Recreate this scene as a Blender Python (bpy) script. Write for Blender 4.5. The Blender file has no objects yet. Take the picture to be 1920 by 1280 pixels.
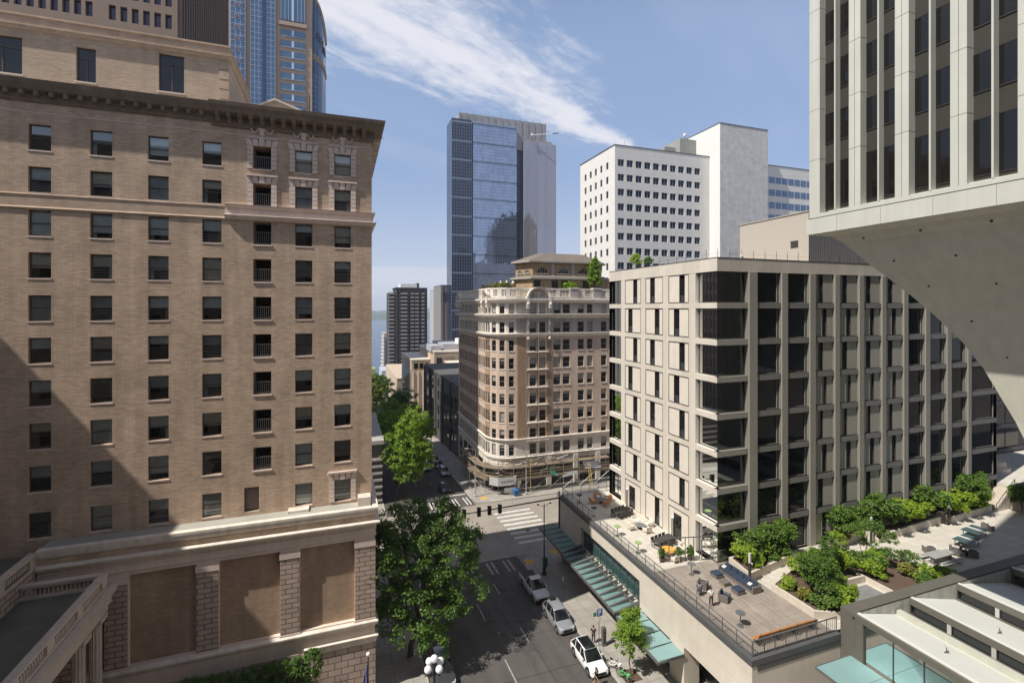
import bpy, math, random
import numpy as np
from math import sin, cos, pi, radians, sqrt, atan2
from mathutils import Vector, Matrix
random.seed(7)
S = bpy.context.scene
COL = S.collection

# ------------------------------------------------------------------ camera
cam_d = bpy.data.cameras.new('camera'); cam = bpy.data.objects.new('camera', cam_d); COL.objects.link(cam)
cam.location = (0, 0, 0)
cam.rotation_euler = (radians(90), 0, radians(-19.43))
cam_d.sensor_width = 36; cam_d.lens = 17.0
cam_d.shift_y = -62.0/1920.0
cam_d.clip_start = 0.3; cam_d.clip_end = 30000
S.camera = cam

# ------------------------------------------------------------------ light
SUN_EL = 53.3
SX, SY = 0.9724, 0.2334           # horizontal travel direction of the light
ce = cos(radians(SUN_EL)); se = sin(radians(SUN_EL))
travel = Vector((SX*ce, SY*ce, -se))
sd = bpy.data.lights.new('sun', 'SUN'); sun = bpy.data.objects.new('sun', sd); COL.objects.link(sun)
sd.energy = 5.0; sd.angle = radians(0.53); sd.color = (1.0, 0.95, 0.87)
sun.rotation_euler = travel.to_track_quat('-Z', 'Y').to_euler()
S.view_settings.view_transform = 'Standard'; S.view_settings.look = 'None'
S.view_settings.exposure = 0.22; S.view_settings.gamma = 1.0

W = bpy.data.worlds.new('World'); S.world = W; W.use_nodes = True
wt = W.node_tree; wt.nodes.clear()
def wn(t, **k):
    n = wt.nodes.new(t)
    for a, b in k.items(): setattr(n, a, b)
    return n
def wl(a, b): wt.links.new(a, b)
def wmath(op, a, b=None, c=None, clamp=False):
    n = wn('ShaderNodeMath', operation=op); n.use_clamp = clamp
    for i, v in enumerate((a, b, c)):
        if v is None: continue
        if isinstance(v, (int, float)): n.inputs[i].default_value = v
        else: wl(v, n.inputs[i])
    return n.outputs[0]
out = wn('ShaderNodeOutputWorld'); bg = wn('ShaderNodeBackground'); wl(bg.outputs[0], out.inputs[0])
sky = wn('ShaderNodeTexSky', sky_type='NISHITA'); sky.sun_disc = False
sky.sun_elevation = radians(SUN_EL); sky.sun_rotation = atan2(-SX, -SY)
sky.air_density = 1.0; sky.dust_density = 0.7; sky.ozone_density = 2.2; sky.altitude = 50
tc = wn('ShaderNodeTexCoord'); sp = wn('ShaderNodeSeparateXYZ'); wl(tc.outputs['Generated'], sp.inputs[0])
dz = wmath('MAXIMUM', sp.outputs[2], 0.03)
px_ = wmath('DIVIDE', sp.outputs[0], dz); py_ = wmath('DIVIDE', sp.outputs[1], dz)
# the long cloud streak: a wedge on the plane of the high cloud layer
P0 = (1.75, 2.66); D = Vector((-0.86, -0.51)).normalized(); N = Vector((-D.y, D.x))
ax = wmath('SUBTRACT', px_, P0[0]); ay = wmath('SUBTRACT', py_, P0[1])
cu = wmath('ADD', wmath('MULTIPLY', ax, D.x), wmath('MULTIPLY', ay, D.y))
cv = wmath('ADD', wmath('MULTIPLY', ax, N.x), wmath('MULTIPLY', ay, N.y))
comb = wn('ShaderNodeCombineXYZ'); wl(cu, comb.inputs[0]); wl(cv, comb.inputs[1])
def wnoise(scale, detail, rough, sx, sy, off=0.0, dist=0.0):
    mp = wn('ShaderNodeMapping'); mp.inputs['Scale'].default_value = (sx, sy, 1); mp.inputs['Location'].default_value = (off, off*.7, off)
    wl(comb.outputs[0], mp.inputs[0])
    nz = wn('ShaderNodeTexNoise'); nz.inputs['Scale'].default_value = scale; nz.inputs['Detail'].default_value = detail
    nz.inputs['Roughness'].default_value = rough; nz.inputs['Distortion'].default_value = dist
    wl(mp.outputs[0], nz.inputs['Vector']); return nz.outputs[0]
warp = wnoise(2.2, 3, .55, 1, 1, 3.0)
cvw = wmath('ADD', cv, wmath('MULTIPLY', wmath('SUBTRACT', warp, .5), .30))
half = wmath('ADD', wmath('MULTIPLY', cu, 0.205), 0.075)
half = wmath('MAXIMUM', half, 0.02)
edge = wmath('SUBTRACT', 1.0, wmath('DIVIDE', wmath('ABSOLUTE', cvw), half))      # 1 centre, 0 edge
edge = wmath('MULTIPLY', edge, 1.0)
n1 = wnoise(4.0, 9, .62, .55, 1.5, 1.0, .4)
n2 = wnoise(16.0, 6, .6, .8, 1.2, 5.0, .2)
n3 = wnoise(1.3, 4, .6, .35, 1.2, 9.0)
base = wmath('ADD', wmath('MULTIPLY', edge, 1.02), wmath('MULTIPLY', wmath('SUBTRACT', n1, .5), 2.5))
base = wmath('ADD', base, wmath('MULTIPLY', wmath('SUBTRACT', n2, .5), .75))
ramp = wn('ShaderNodeMapRange'); ramp.interpolation_type = 'SMOOTHSTEP'
ramp.inputs['From Min'].default_value = -0.12; ramp.inputs['From Max'].default_value = 1.05
wl(base, ramp.inputs['Value'])
gate = wn('ShaderNodeMapRange'); gate.interpolation_type = 'SMOOTHSTEP'
gate.inputs['From Min'].default_value = -0.75; gate.inputs['From Max'].default_value = -0.05
wl(edge, gate.inputs['Value'])
behind = wmath('GREATER_THAN', sp.outputs[1], 0.02)
streak = wmath('MULTIPLY', wmath('MULTIPLY', ramp.outputs[0], gate.outputs[0]), behind)
thin = wn('ShaderNodeMapRange'); thin.interpolation_type = 'SMOOTHSTEP'
thin.inputs['From Min'].default_value = .42; thin.inputs['From Max'].default_value = .85; thin.inputs['To Max'].default_value = .16
wl(n3, thin.inputs['Value'])
south = wn('ShaderNodeMapRange'); south.inputs['From Min'].default_value = 0.0; south.inputs['From Max'].default_value = -.4
south.inputs['To Max'].default_value = .25; wl(sp.outputs[1], south.inputs['Value'])
haz = wn('ShaderNodeMapRange'); haz.interpolation_type = 'SMOOTHSTEP'
haz.inputs['From Min'].default_value = .30; haz.inputs['From Max'].default_value = -.02; haz.inputs['To Max'].default_value = .52
wl(sp.outputs[2], haz.inputs['Value'])
# low bank of stratus above the sea
lowc = wn('ShaderNodeCombineXYZ'); wl(sp.outputs[0], lowc.inputs[0]); wl(sp.outputs[1], lowc.inputs[1]); wl(wmath('MULTIPLY', sp.outputs[2], 14.0), lowc.inputs[2])
ln = wn('ShaderNodeTexNoise'); ln.inputs['Scale'].default_value = 2.2; ln.inputs['Detail'].default_value = 5; wl(lowc.outputs[0], ln.inputs['Vector'])
bank = wn('ShaderNodeMapRange'); bank.interpolation_type = 'SMOOTHSTEP'
bank.inputs['From Min'].default_value = .092; bank.inputs['From Max'].default_value = .080
wl(wmath('ADD', sp.outputs[2], wmath('MULTIPLY', wmath('SUBTRACT', ln.outputs[0], .5), .02)), bank.inputs['Value'])
bankv = wmath('MULTIPLY', bank.outputs[0], wmath('ADD', wmath('MULTIPLY', ln.outputs[0], .5), .42))
tot = wmath('MAXIMUM', wmath('MAXIMUM', streak, thin.outputs[0]), wmath('MAXIMUM', haz.outputs[0], south.outputs[0]))
tot = wmath('MINIMUM', wmath('MAXIMUM', tot, bankv), 1.0)
mixb = wn('ShaderNodeMix', data_type='RGBA'); mfac = wn('ShaderNodeMapRange'); mfac.interpolation_type = 'SMOOTHSTEP'; mfac.inputs['From Min'].default_value = .45; mfac.inputs['From Max'].default_value = .8; mfac.inputs['To Min'].default_value = .62; mfac.inputs['To Max'].default_value = .0; wl(sp.outputs[2], mfac.inputs['Value']); wl(mfac.outputs[0], mixb.inputs['Factor']); wl(sky.outputs[0], mixb.inputs['A']); mixb.inputs['B'].default_value = (4.1, 5.6, 8.7, 1)
mixc = wn('ShaderNodeMix', data_type='RGBA'); wl(tot, mixc.inputs['Factor']); wl(mixb.outputs['Result'], mixc.inputs['A'])
mixc.inputs['B'].default_value = (8.2, 8.35, 9.2, 1)
wl(mixc.outputs['Result'], bg.inputs[0]); bg.inputs[1].default_value = 0.083

# ------------------------------------------------------------------ materials
MT = {}
def newmat(name):
    m = bpy.data.materials.new(name); m.use_nodes = True; nt = m.node_tree
    b = nt.nodes['Principled BSDF']; return m, nt, b
def nd(nt, t, **k):
    n = nt.nodes.new(t)
    for a, b in k.items(): setattr(n, a, b)
    return n
def mth(nt, op, a, b=None, clamp=False):
    n = nd(nt, 'ShaderNodeMath', operation=op); n.use_clamp = clamp
    for i, v in enumerate((a, b)):
        if v is None: continue
        if isinstance(v, (int, float)): n.inputs[i].default_value = v
        else: nt.links.new(v, n.inputs[i])
    return n.outputs[0]
def c4(c): return (c[0], c[1], c[2], 1)
def wallvec(nt):
    """(horizontal run, height) coordinates of a wall in metres, from world position"""
    g = nd(nt, 'ShaderNodeNewGeometry'); s = nd(nt, 'ShaderNodeSeparateXYZ'); nt.links.new(g.outputs['Position'], s.inputs[0])
    s2 = nd(nt, 'ShaderNodeSeparateXYZ'); nt.links.new(g.outputs['True Normal'], s2.inputs[0])
    ax = mth(nt, 'ABSOLUTE', s2.outputs[0]); k = mth(nt, 'GREATER_THAN', ax, .6)
    mx = nd(nt, 'ShaderNodeMix', data_type='FLOAT'); nt.links.new(k, mx.inputs[0]); nt.links.new(s.outputs[0], mx.inputs[2]); nt.links.new(s.outputs[1], mx.inputs[3])
    c = nd(nt, 'ShaderNodeCombineXYZ'); nt.links.new(mx.outputs[0], c.inputs[0]); nt.links.new(s.outputs[2], c.inputs[1]); return c.outputs[0], g.outputs['Position']
def plain(name, col, rough=.7, var=.12, scale=1.5, metal=0, bump=0.0, spec=.5, streak=0.0, coat=0.0, fine=0.0, var2=None, wob=0.0):
    """base colour broken up by soft blotches, fine grain and (walls) rain streaks"""
    if name in MT: return MT[name]
    m, nt, b = newmat(name); L = nt.links.new
    g = nd(nt, 'ShaderNodeNewGeometry'); P = g.outputs['Position']
    nz = nd(nt, 'ShaderNodeTexNoise'); nz.inputs['Scale'].default_value = scale; nz.inputs['Detail'].default_value = 5; L(P, nz.inputs['Vector'])
    f = mth(nt, 'ADD', mth(nt, 'MULTIPLY', mth(nt, 'SUBTRACT', nz.outputs[0], .5), var*3), 1.0)
    if streak:
        mp = nd(nt, 'ShaderNodeMapping'); mp.inputs['Scale'].default_value = (1.6, 1.6, .12); L(P, mp.inputs[0])
        n2 = nd(nt, 'ShaderNodeTexNoise'); n2.inputs['Scale'].default_value = 1.3; n2.inputs['Detail'].default_value = 6; L(mp.outputs[0], n2.inputs['Vector'])
        f = mth(nt, 'MULTIPLY', f, mth(nt, 'ADD', mth(nt, 'MULTIPLY', mth(nt, 'SUBTRACT', n2.outputs[0], .5), streak*3), 1.0))
    if fine:
        n3 = nd(nt, 'ShaderNodeTexNoise'); n3.inputs['Scale'].default_value = 22; n3.inputs['Detail'].default_value = 3; L(P, n3.inputs['Vector'])
        f = mth(nt, 'MULTIPLY', f, mth(nt, 'ADD', mth(nt, 'MULTIPLY', mth(nt, 'SUBTRACT', n3.outputs[0], .5), fine*3), 1.0))
    mx = nd(nt, 'ShaderNodeMix', data_type='RGBA', blend_type='MULTIPLY'); mx.inputs['Factor'].default_value = 1
    mx.inputs['A'].default_value = c4(col); cc = nd(nt, 'ShaderNodeCombineColor')
    for i in range(3): L(f, cc.inputs[i])
    L(cc.outputs[0], mx.inputs['B']); L(mx.outputs['Result'], b.inputs['Base Color'])
    b.inputs['Roughness'].default_value = rough; b.inputs['Metallic'].default_value = metal
    b.inputs['Specular IOR Level'].default_value = spec
    if coat: b.inputs['Coat Weight'].default_value = coat; b.inputs['Coat Roughness'].default_value = .04
    if bump:
        bp = nd(nt, 'ShaderNodeBump'); bp.inputs['Strength'].default_value = bump; bp.inputs['Distance'].default_value = .02
        n4 = nd(nt, 'ShaderNodeTexNoise'); n4.inputs['Scale'].default_value = 9; n4.inputs['Detail'].default_value = 6; L(P, n4.inputs['Vector'])
        L(n4.outputs[0], bp.inputs['Height']); L(bp.outputs[0], b.inputs['Normal'])
    MT[name] = m; return m
def brick(name, c1, c2, mortar, bw=.22, bh=.07, ms=.012, rough=.85, bump=.5, blotch=.14, offset=.5, streak=.06, smooth=.1):
    if name in MT: return MT[name]
    m, nt, b = newmat(name); L = nt.links.new
    v, P = wallvec(nt)
    t = nd(nt, 'ShaderNodeTexBrick'); L(v, t.inputs['Vector']); t.offset = offset
    t.inputs['Color1'].default_value = c4(c1); t.inputs['Color2'].default_value = c4(c2); t.inputs['Mortar'].default_value = c4(mortar)
    t.inputs['Scale'].default_value = 1; t.inputs['Brick Width'].default_value = bw; t.inputs['Row Height'].default_value = bh
    t.inputs['Mortar Size'].default_value = ms; t.inputs['Mortar Smooth'].default_value = smooth; t.inputs['Bias'].default_value = 0
    nz = nd(nt, 'ShaderNodeTexNoise'); nz.inputs['Scale'].default_value = .55; nz.inputs['Detail'].default_value = 8; nz.inputs['Roughness'].default_value = .6; L(P, nz.inputs['Vector'])
    f = mth(nt, 'ADD', mth(nt, 'MULTIPLY', mth(nt, 'SUBTRACT', nz.outputs[0], .5), blotch*4), 1.0)
    mp = nd(nt, 'ShaderNodeMapping'); mp.inputs['Scale'].default_value = (1.2, 1.2, .1); L(P, mp.inputs[0])
    n2 = nd(nt, 'ShaderNodeTexNoise'); n2.inputs['Scale'].default_value = 1.2; n2.inputs['Detail'].default_value = 5; L(mp.outputs[0], n2.inputs['Vector'])
    f = mth(nt, 'MULTIPLY', f, mth(nt, 'ADD', mth(nt, 'MULTIPLY', mth(nt, 'SUBTRACT', n2.outputs[0], .5), streak*4), 1.0))
    cc = nd(nt, 'ShaderNodeCombineColor')
    for i in range(3): L(f, cc.inputs[i])
    mx = nd(nt, 'ShaderNodeMix', data_type='RGBA', blend_type='MULTIPLY'); mx.inputs['Factor'].default_value = 1
    L(t.outputs['Color'], mx.inputs['A']); L(cc.outputs[0], mx.inputs['B']); L(mx.outputs['Result'], b.inputs['Base Color'])
    b.inputs['Roughness'].default_value = rough; b.inputs['Specular IOR Level'].default_value = .3
    if bump:
        bp = nd(nt, 'ShaderNodeBump'); bp.inputs['Strength'].default_value = bump; bp.inputs['Distance'].default_value = .012
        bp.invert = True; L(t.outputs['Fac'], bp.inputs['Height']); L(bp.outputs[0], b.inputs['Normal'])
    MT[name] = m; return m
def glassm(name, col=(.02, .025, .03), rough=.03, metal=0, spec=.8, wav=.0, wscale=.6, panes=None):
    """dark reflecting window glass; panes=(w,h) gives every pane its own slight tilt"""
    if name in MT: return MT[name]
    m, nt, b = newmat(name); L = nt.links.new
    b.inputs['Base Color'].default_value = c4(col); b.inputs['Roughness'].default_value = rough
    b.inputs['Metallic'].default_value = metal; b.inputs['Specular IOR Level'].default_value = spec
    g = nd(nt, 'ShaderNodeNewGeometry')
    if panes:
        v, P = wallvec(nt)
        dv = nd(nt, 'ShaderNodeVectorMath', operation='DIVIDE'); L(v, dv.inputs[0]); dv.inputs[1].default_value = (panes[0], panes[1], 1)
        fl = nd(nt, 'ShaderNodeVectorMath', operation='FLOOR'); L(dv.outputs[0], fl.inputs[0])
        wnz = nd(nt, 'ShaderNodeTexWhiteNoise', noise_dimensions='3D'); L(fl.outputs[0], wnz.inputs['Vector'])
        sb = nd(nt, 'ShaderNodeVectorMath', operation='SUBTRACT'); L(wnz.outputs['Color'], sb.inputs[0]); sb.inputs[1].default_value = (.5, .5, .5)
        sc = nd(nt, 'ShaderNodeVectorMath', operation='SCALE'); L(sb.outputs[0], sc.inputs[0]); sc.inputs['Scale'].default_value = panes[2]
        ad = nd(nt, 'ShaderNodeVectorMath', operation='ADD'); L(sc.outputs[0], ad.inputs[0]); L(g.outputs['Normal'], ad.inputs[1])
        nm = nd(nt, 'ShaderNodeVectorMath', operation='NORMALIZE'); L(ad.outputs[0], nm.inputs[0]); L(nm.outputs[0], b.inputs['Normal'])
        mx = nd(nt, 'ShaderNodeMix', data_type='RGBA'); L(wnz.outputs['Value'], mx.inputs['Factor'])
        mx.inputs['A'].default_value = c4([c*.88 for c in col]); mx.inputs['B'].default_value = c4([min(1, c*1.1) for c in col]); L(mx.outputs['Result'], b.inputs['Base Color'])
    elif wav:
        nz = nd(nt, 'ShaderNodeTexNoise'); nz.inputs['Scale'].default_value = wscale; nz.inputs['Detail'].default_value = 2; L(g.outputs['Position'], nz.inputs['Vector'])
        bp = nd(nt, 'ShaderNodeBump'); bp.inputs['Strength'].default_value = wav; bp.inputs['Distance'].default_value = .1; L(nz.outputs[0], bp.inputs['Height']); L(bp.outputs[0], b.inputs['Normal'])
    MT[name] = m; return m
def clearglass(name, tint=(.8, .85, .85), refl=.08):
    if name in MT: return MT[name]
    m, nt, b = newmat(name); nt.nodes.remove(b); L = nt.links.new
    o = nt.nodes['Material Output']; tr = nd(nt, 'ShaderNodeBsdfTransparent'); tr.inputs[0].default_value = c4(tint)
    gl = nd(nt, 'ShaderNodeBsdfGlossy'); gl.inputs['Roughness'].default_value = .02; gl.inputs[0].default_value = (.95, 1, 1, 1)
    fr = nd(nt, 'ShaderNodeFresnel'); fr.inputs[0].default_value = 1.5
    f = mth(nt, 'ADD', fr.outputs[0], refl, clamp=True)
    mx = nd(nt, 'ShaderNodeMixShader'); L(f, mx.inputs[0]); L(tr.outputs[0], mx.inputs[1]); L(gl.outputs[0], mx.inputs[2]); L(mx.outputs[0], o.inputs[0])
    MT[name] = m; return m
def leafm(name, c1, c2, trans=.35, rough=.5):
    if name in MT: return MT[name]
    m, nt, b = newmat(name); L = nt.links.new; o = nt.nodes['Material Output']
    g = nd(nt, 'ShaderNodeNewGeometry')
    nz = nd(nt, 'ShaderNodeTexNoise'); nz.inputs['Scale'].default_value = 1.1; nz.inputs['Detail'].default_value = 3; L(g.outputs['Position'], nz.inputs['Vector'])
    f = mth(nt, 'ADD', mth(nt, 'MULTIPLY', g.outputs['Random Per Island'], .65), mth(nt, 'MULTIPLY', mth(nt, 'SUBTRACT', nz.outputs[0], .3), .9), clamp=True)
    mx = nd(nt, 'ShaderNodeMix', data_type='RGBA'); L(f, mx.inputs['Factor']); mx.inputs['A'].default_value = c4(c1); mx.inputs['B'].default_value = c4(c2)
    L(mx.outputs['Result'], b.inputs['Base Color']); b.inputs['Roughness'].default_value = rough; b.inputs['Specular IOR Level'].default_value = .35
    tl = nd(nt, 'ShaderNodeBsdfTranslucent'); mt = nd(nt, 'ShaderNodeMix', data_type='RGBA', blend_type='MULTIPLY'); mt.inputs['Factor'].default_value = 1
    L(mx.outputs['Result'], mt.inputs['A']); mt.inputs['B'].default_value = (1.5, 1.7, .5, 1); L(mt.outputs['Result'], tl.inputs[0])
    ms = nd(nt, 'ShaderNodeMixShader'); ms.inputs[0].default_value = trans; L(b.outputs[0], ms.inputs[1]); L(tl.outputs[0], ms.inputs[2]); L(ms.outputs[0], o.inputs[0])
    MT[name] = m; return m

hotel_brick = brick('hotel_brick', (.64, .475, .34), (.485, .35, .25), (.45, .35, .265), .46, .135, .018, blotch=.17, streak=.15)
hotel_brick2 = brick('hotel_brick_pale', (.62, .465, .335), (.50, .365, .26), (.46, .355, .27), .46, .135, .018, blotch=.12)
panel_brick = brick('panel_brick', (.47, .335, .225), (.36, .245, .165), (.34, .25, .185), .4, .075, .012, blotch=.2, streak=.14)
terracotta = plain('terracotta', (.72, .585, .50), .7, .10, .8, streak=.10, bump=.15)
dark_cornice = plain('weathered_cornice', (.20, .15, .105), .85, .22, 1.6, streak=.2, bump=.3, fine=.1)
stone_block = brick('stone_block', (.50, .39, .325), (.43, .335, .28), (.15, .11, .09), 1.05, .56, .035, bump=.9, smooth=.3)
stone_small = brick('stone_pier', (.55, .43, .355), (.47, .365, .30), (.15, .11, .09), .95, .40, .035, bump=.9, smooth=.3)
pale_coping = plain('pale_coping', (.70, .62, .53), .65, .12, 1.2, streak=.2, fine=.06)
roof_grey = plain('roof_membrane', (.36, .345, .30), .85, .16, .5, fine=.08)
roof_dark = plain('roof_dark', (.13, .13, .105), .75, .35, .5, fine=.1)
frame_dark = plain('window_frame_dark', (.035, .035, .032), .45, .05)
frame_brown = plain('window_frame_brown', (.10, .075, .06), .5, .08)
blind_m = plain('window_blind', (.84, .88, .84), .8, .08, 3)
room_dark = plain('room_dark', (.015, .013, .012), .9, .1)
win_glass = clearglass('hotel_window_glass', (.96, .99, .98), .11)
glass_dark = glassm('glass_dark', (.012, .014, .016), .04, 0, .6, wav=.06, wscale=.4)
black_metal = plain('black_metal', (.02, .02, .022), .45, .1, spec=.5)
grey_metal = plain('grey_metal', (.16, .155, .15), .45, .1, metal=.3)
dark_metal = plain('dark_bronze', (.045, .045, .048), .5, .12)
white_paint = plain('white_paint', (.8, .8, .78), .5, .05)
bark = plain('bark', (.11, .085, .06), .9, .25, 3, bump=.6)
soil = plain('soil', (.10, .065, .045), .95, .3, 4, fine=.2)

# ------------------------------------------------------------------ mesh builder
WO = {}
class MB:
    def __init__(s, o=(0, 0, 0), u=(1, 0, 0), n=(0, -1, 0)):
        s.v = []; s.f = []; s.m = []; s.mats = []; s.fr(o, u, n)
    def fr(s, o=(0, 0, 0), u=(1, 0, 0), n=(0, -1, 0)):
        s.o = Vector(o); s.u = Vector(u).normalized(); s.n = Vector(n).normalized(); return s
    def L(s, a, b, z):   # local (run, outward, height) to world
        p = s.o + s.u*a + s.n*b; return (p.x, p.y, p.z + z)
    def mi(s, m):
        if m not in s.mats: s.mats.append(m)
        return s.mats.index(m)
    def poly(s, pts, m):
        k = len(s.v); s.v += [tuple(p) for p in pts]; s.f.append(tuple(range(k, k+len(pts)))); s.m.append(s.mi(m))
    def hexa(s, P, m):
        k = len(s.v); s.v += [tuple(p) for p in P]; i = s.mi(m)
        for q in ((0, 3, 2, 1), (4, 5, 6, 7), (0, 1, 5, 4), (1, 2, 6, 5), (2, 3, 7, 6), (3, 0, 4, 7)):
            s.f.append(tuple(k+a for a in q)); s.m.append(i)
    def box(s, x0, x1, y0, y1, z0, z1, m):
        s.hexa([(x0, y0, z0), (x1, y0, z0), (x1, y1, z0), (x0, y1, z0), (x0, y0, z1), (x1, y0, z1), (x1, y1, z1), (x0, y1, z1)], m); return s
    def lb(s, a0, a1, b0, b1, z0, z1, m):
        s.hexa([s.L(a0, b0, z0), s.L(a1, b0, z0), s.L(a1, b1, z0), s.L(a0, b1, z0), s.L(a0, b0, z1), s.L(a1, b0, z1), s.L(a1, b1, z1), s.L(a0, b1, z1)], m); return s
    def lq(s, pts, m): s.poly([s.L(*p) for p in pts], m)
    def wall(s, a0, a1, z0, z1, holes, depth, m, mrev=None, b=0.0):
        us = sorted({a0, a1, *[h[0] for h in holes], *[h[1] for h in holes]}); zs = sorted({z0, z1, *[h[2] for h in holes], *[h[3] for h in holes]})
        for i in range(len(us)-1):
            run = None
            for j in range(len(zs)-1):
                uc = (us[i]+us[i+1])/2; zc = (zs[j]+zs[j+1])/2
                hit = any(h[0] < uc < h[1] and h[2] < zc < h[3] for h in holes)
                if hit:
                    if run is not None: s.lq([(us[i], b, run), (us[i+1], b, run), (us[i+1], b, zs[j]), (us[i], b, zs[j])], m); run = None
                elif run is None: run = zs[j]
            if run is not None: s.lq([(us[i], b, run), (us[i+1], b, run), (us[i+1], b, z1), (us[i], b, z1)], m)
        mr = mrev or m
        for h in holes:
            d = h[4] if len(h) > 4 else depth
            p = [(h[0], h[2]), (h[1], h[2]), (h[1], h[3]), (h[0], h[3])]
            for q in range(4):
                A, B = p[q], p[(q+1) % 4]
                if q == 3 and h[0] <= a0+1e-6: continue
                s.lq([(A[0], b, A[1]), (B[0], b, B[1]), (B[0], b-d, B[1]), (A[0], b-d, A[1])], mr)
    def tube(s, p0, p1, r0, r1, m, n=8, cap=True):
        p0 = Vector(p0); p1 = Vector(p1); d = (p1-p0)
        if d.length < 1e-6: return s
        d.normalize(); a = d.orthogonal().normalized(); c = d.cross(a); k = len(s.v); i = s.mi(m)
        for (p, r) in ((p0, r0), (p1, r1)):
            for j in range(n):
                t = 2*pi*j/n; q = p + a*(r*cos(t)) + c*(r*sin(t)); s.v.append(tuple(q))
        for j in range(n): s.f.append((k+j, k+(j+1) % n, k+n+(j+1) % n, k+n+j)); s.m.append(i)
        if cap: s.f.append(tuple(k+j for j in range(n))[::-1]); s.m.append(i); s.f.append(tuple(k+n+j for j in range(n))); s.m.append(i)
        return s
    def lathe(s, c, prof, m, n=16):      # prof: (radius, z) pairs
        k = len(s.v); i = s.mi(m); c = Vector(c)
        for r, z in prof:
            for j in range(n):
                t = 2*pi*j/n; s.v.append((c.x+r*cos(t), c.y+r*sin(t), c.z+z))
        for a in range(len(prof)-1):
            for j in range(n): s.f.append((k+a*n+j, k+a*n+(j+1) % n, k+(a+1)*n+(j+1) % n, k+(a+1)*n+j)); s.m.append(i)
        s.f.append(tuple(k+j for j in range(n))[::-1]); s.m.append(i); e = (len(prof)-1)*n
        s.f.append(tuple(k+e+j for j in range(n))); s.m.append(i); return s
    def sphere(s, c, r, m, sc=(1, 1, 1), n=12, h=8):
        k = len(s.v); i = s.mi(m)
        s.v.append((c[0], c[1], c[2]-r*sc[2]))
        for a in range(1, h):
            ph = -pi/2+pi*a/h
            for j in range(n):
                t = 2*pi*j/n; s.v.append((c[0]+r*sc[0]*cos(ph)*cos(t), c[1]+r*sc[1]*cos(ph)*sin(t), c[2]+r*sc[2]*sin(ph)))
        s.v.append((c[0], c[1], c[2]+r*sc[2])); top = len(s.v)-1
        for j in range(n):
            s.f.append((k, k+1+(j+1) % n, k+1+j)); s.m.append(i); b = k+1+(h-2)*n
            s.f.append((b+j, b+(j+1) % n, top)); s.m.append(i)
        for a in range(h-2):
            for j in range(n): q = k+1+a*n; s.f.append((q+j, q+(j+1) % n, q+n+(j+1) % n, q+n+j)); s.m.append(i)
        return s
    def sweep(s, path, prof, m, closed=False):
        """mould: prof = (outward, height) list swept along a horizontal path [(x,y,nx,ny)]"""
        k = len(s.v); i = s.mi(m); n = len(prof)
        for (x, y, nx, ny) in path:
            for (b, z) in prof: s.v.append((x+nx*b, y+ny*b, z))
        for a in range(len(path)-1):
            for j in range(n-1): s.f.append((k+a*n+j, k+(a+1)*n+j, k+(a+1)*n+j+1, k+a*n+j+1)); s.m.append(i)
        s.f.append(tuple(k+j for j in range(n))); s.m.append(i); e = k+(len(path)-1)*n; s.f.append(tuple(e+j for j in range(n))[::-1]); s.m.append(i)
        return s
    def build(s, name, parent=None, smooth=False, bevel=0):
        if not s.v: return None
        o0 = WO.get(parent.name, Vector((0, 0, 0))) if parent else Vector((0, 0, 0))
        me = bpy.data.meshes.new(name)
        vs = [(a-o0.x, b-o0.y, c-o0.z) for a, b, c in s.v] if parent else s.v
        me.from_pydata(vs, [], s.f)
        for m in s.mats: me.materials.append(m)
        me.polygons.foreach_set('material_index', s.m)
        if smooth: me.polygons.foreach_set('use_smooth', [True]*len(s.f))
        me.update()
        o = bpy.data.objects.new(name, me); COL.objects.link(o)
        if parent: o.parent = parent; WO[o.name] = o0
        if bevel:
            b = o.modifiers.new('bevel', 'BEVEL'); b.width = bevel; b.segments = 2; b.limit_method = 'ANGLE'
        return o
def root(name, label, cat, loc=(0, 0, 0), rz=0, group=None):
    o = bpy.data.objects.new(name, None); COL.objects.link(o); o.location = loc; o.rotation_euler = (0, 0, rz); o.empty_display_size = .2
    o['label'] = label; o['category'] = cat
    if group: o['group'] = group
    WO[o.name] = Vector(loc) if rz == 0 else Vector((0, 0, 0)); return o
def tag(o, label, cat, group=None):
    o['label'] = label; o['category'] = cat
    if group: o['group'] = group
    return o
def struct(o, kind='structure'): o['kind'] = kind; return o
def kids(o): return [c for c in COL.objects if c.parent == o]
CH = {}
def reg_children():
    CH.clear()
    for o in COL.objects:
        if o.parent: CH.setdefault(o.parent.name, []).append(o)
def dup(o, loc, rz=None, label=None, group=None, parent=None, scale=None):
    c = o.copy(); COL.objects.link(c); c.parent = parent
    if parent is None:
        c.location = loc
        if rz is not None: c.rotation_euler = (0, 0, rz)
        if scale: c.scale = (scale,)*3 if isinstance(scale, (int, float)) else scale
        if label: c['label'] = label
        if group: c['group'] = group
    for ch in CH.get(o.name, []):
        dup(ch, None, parent=c)
    return c
def proto(name, cat):          # an empty at the origin, for things that are built once and copied
    return root(name, '', cat)

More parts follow.
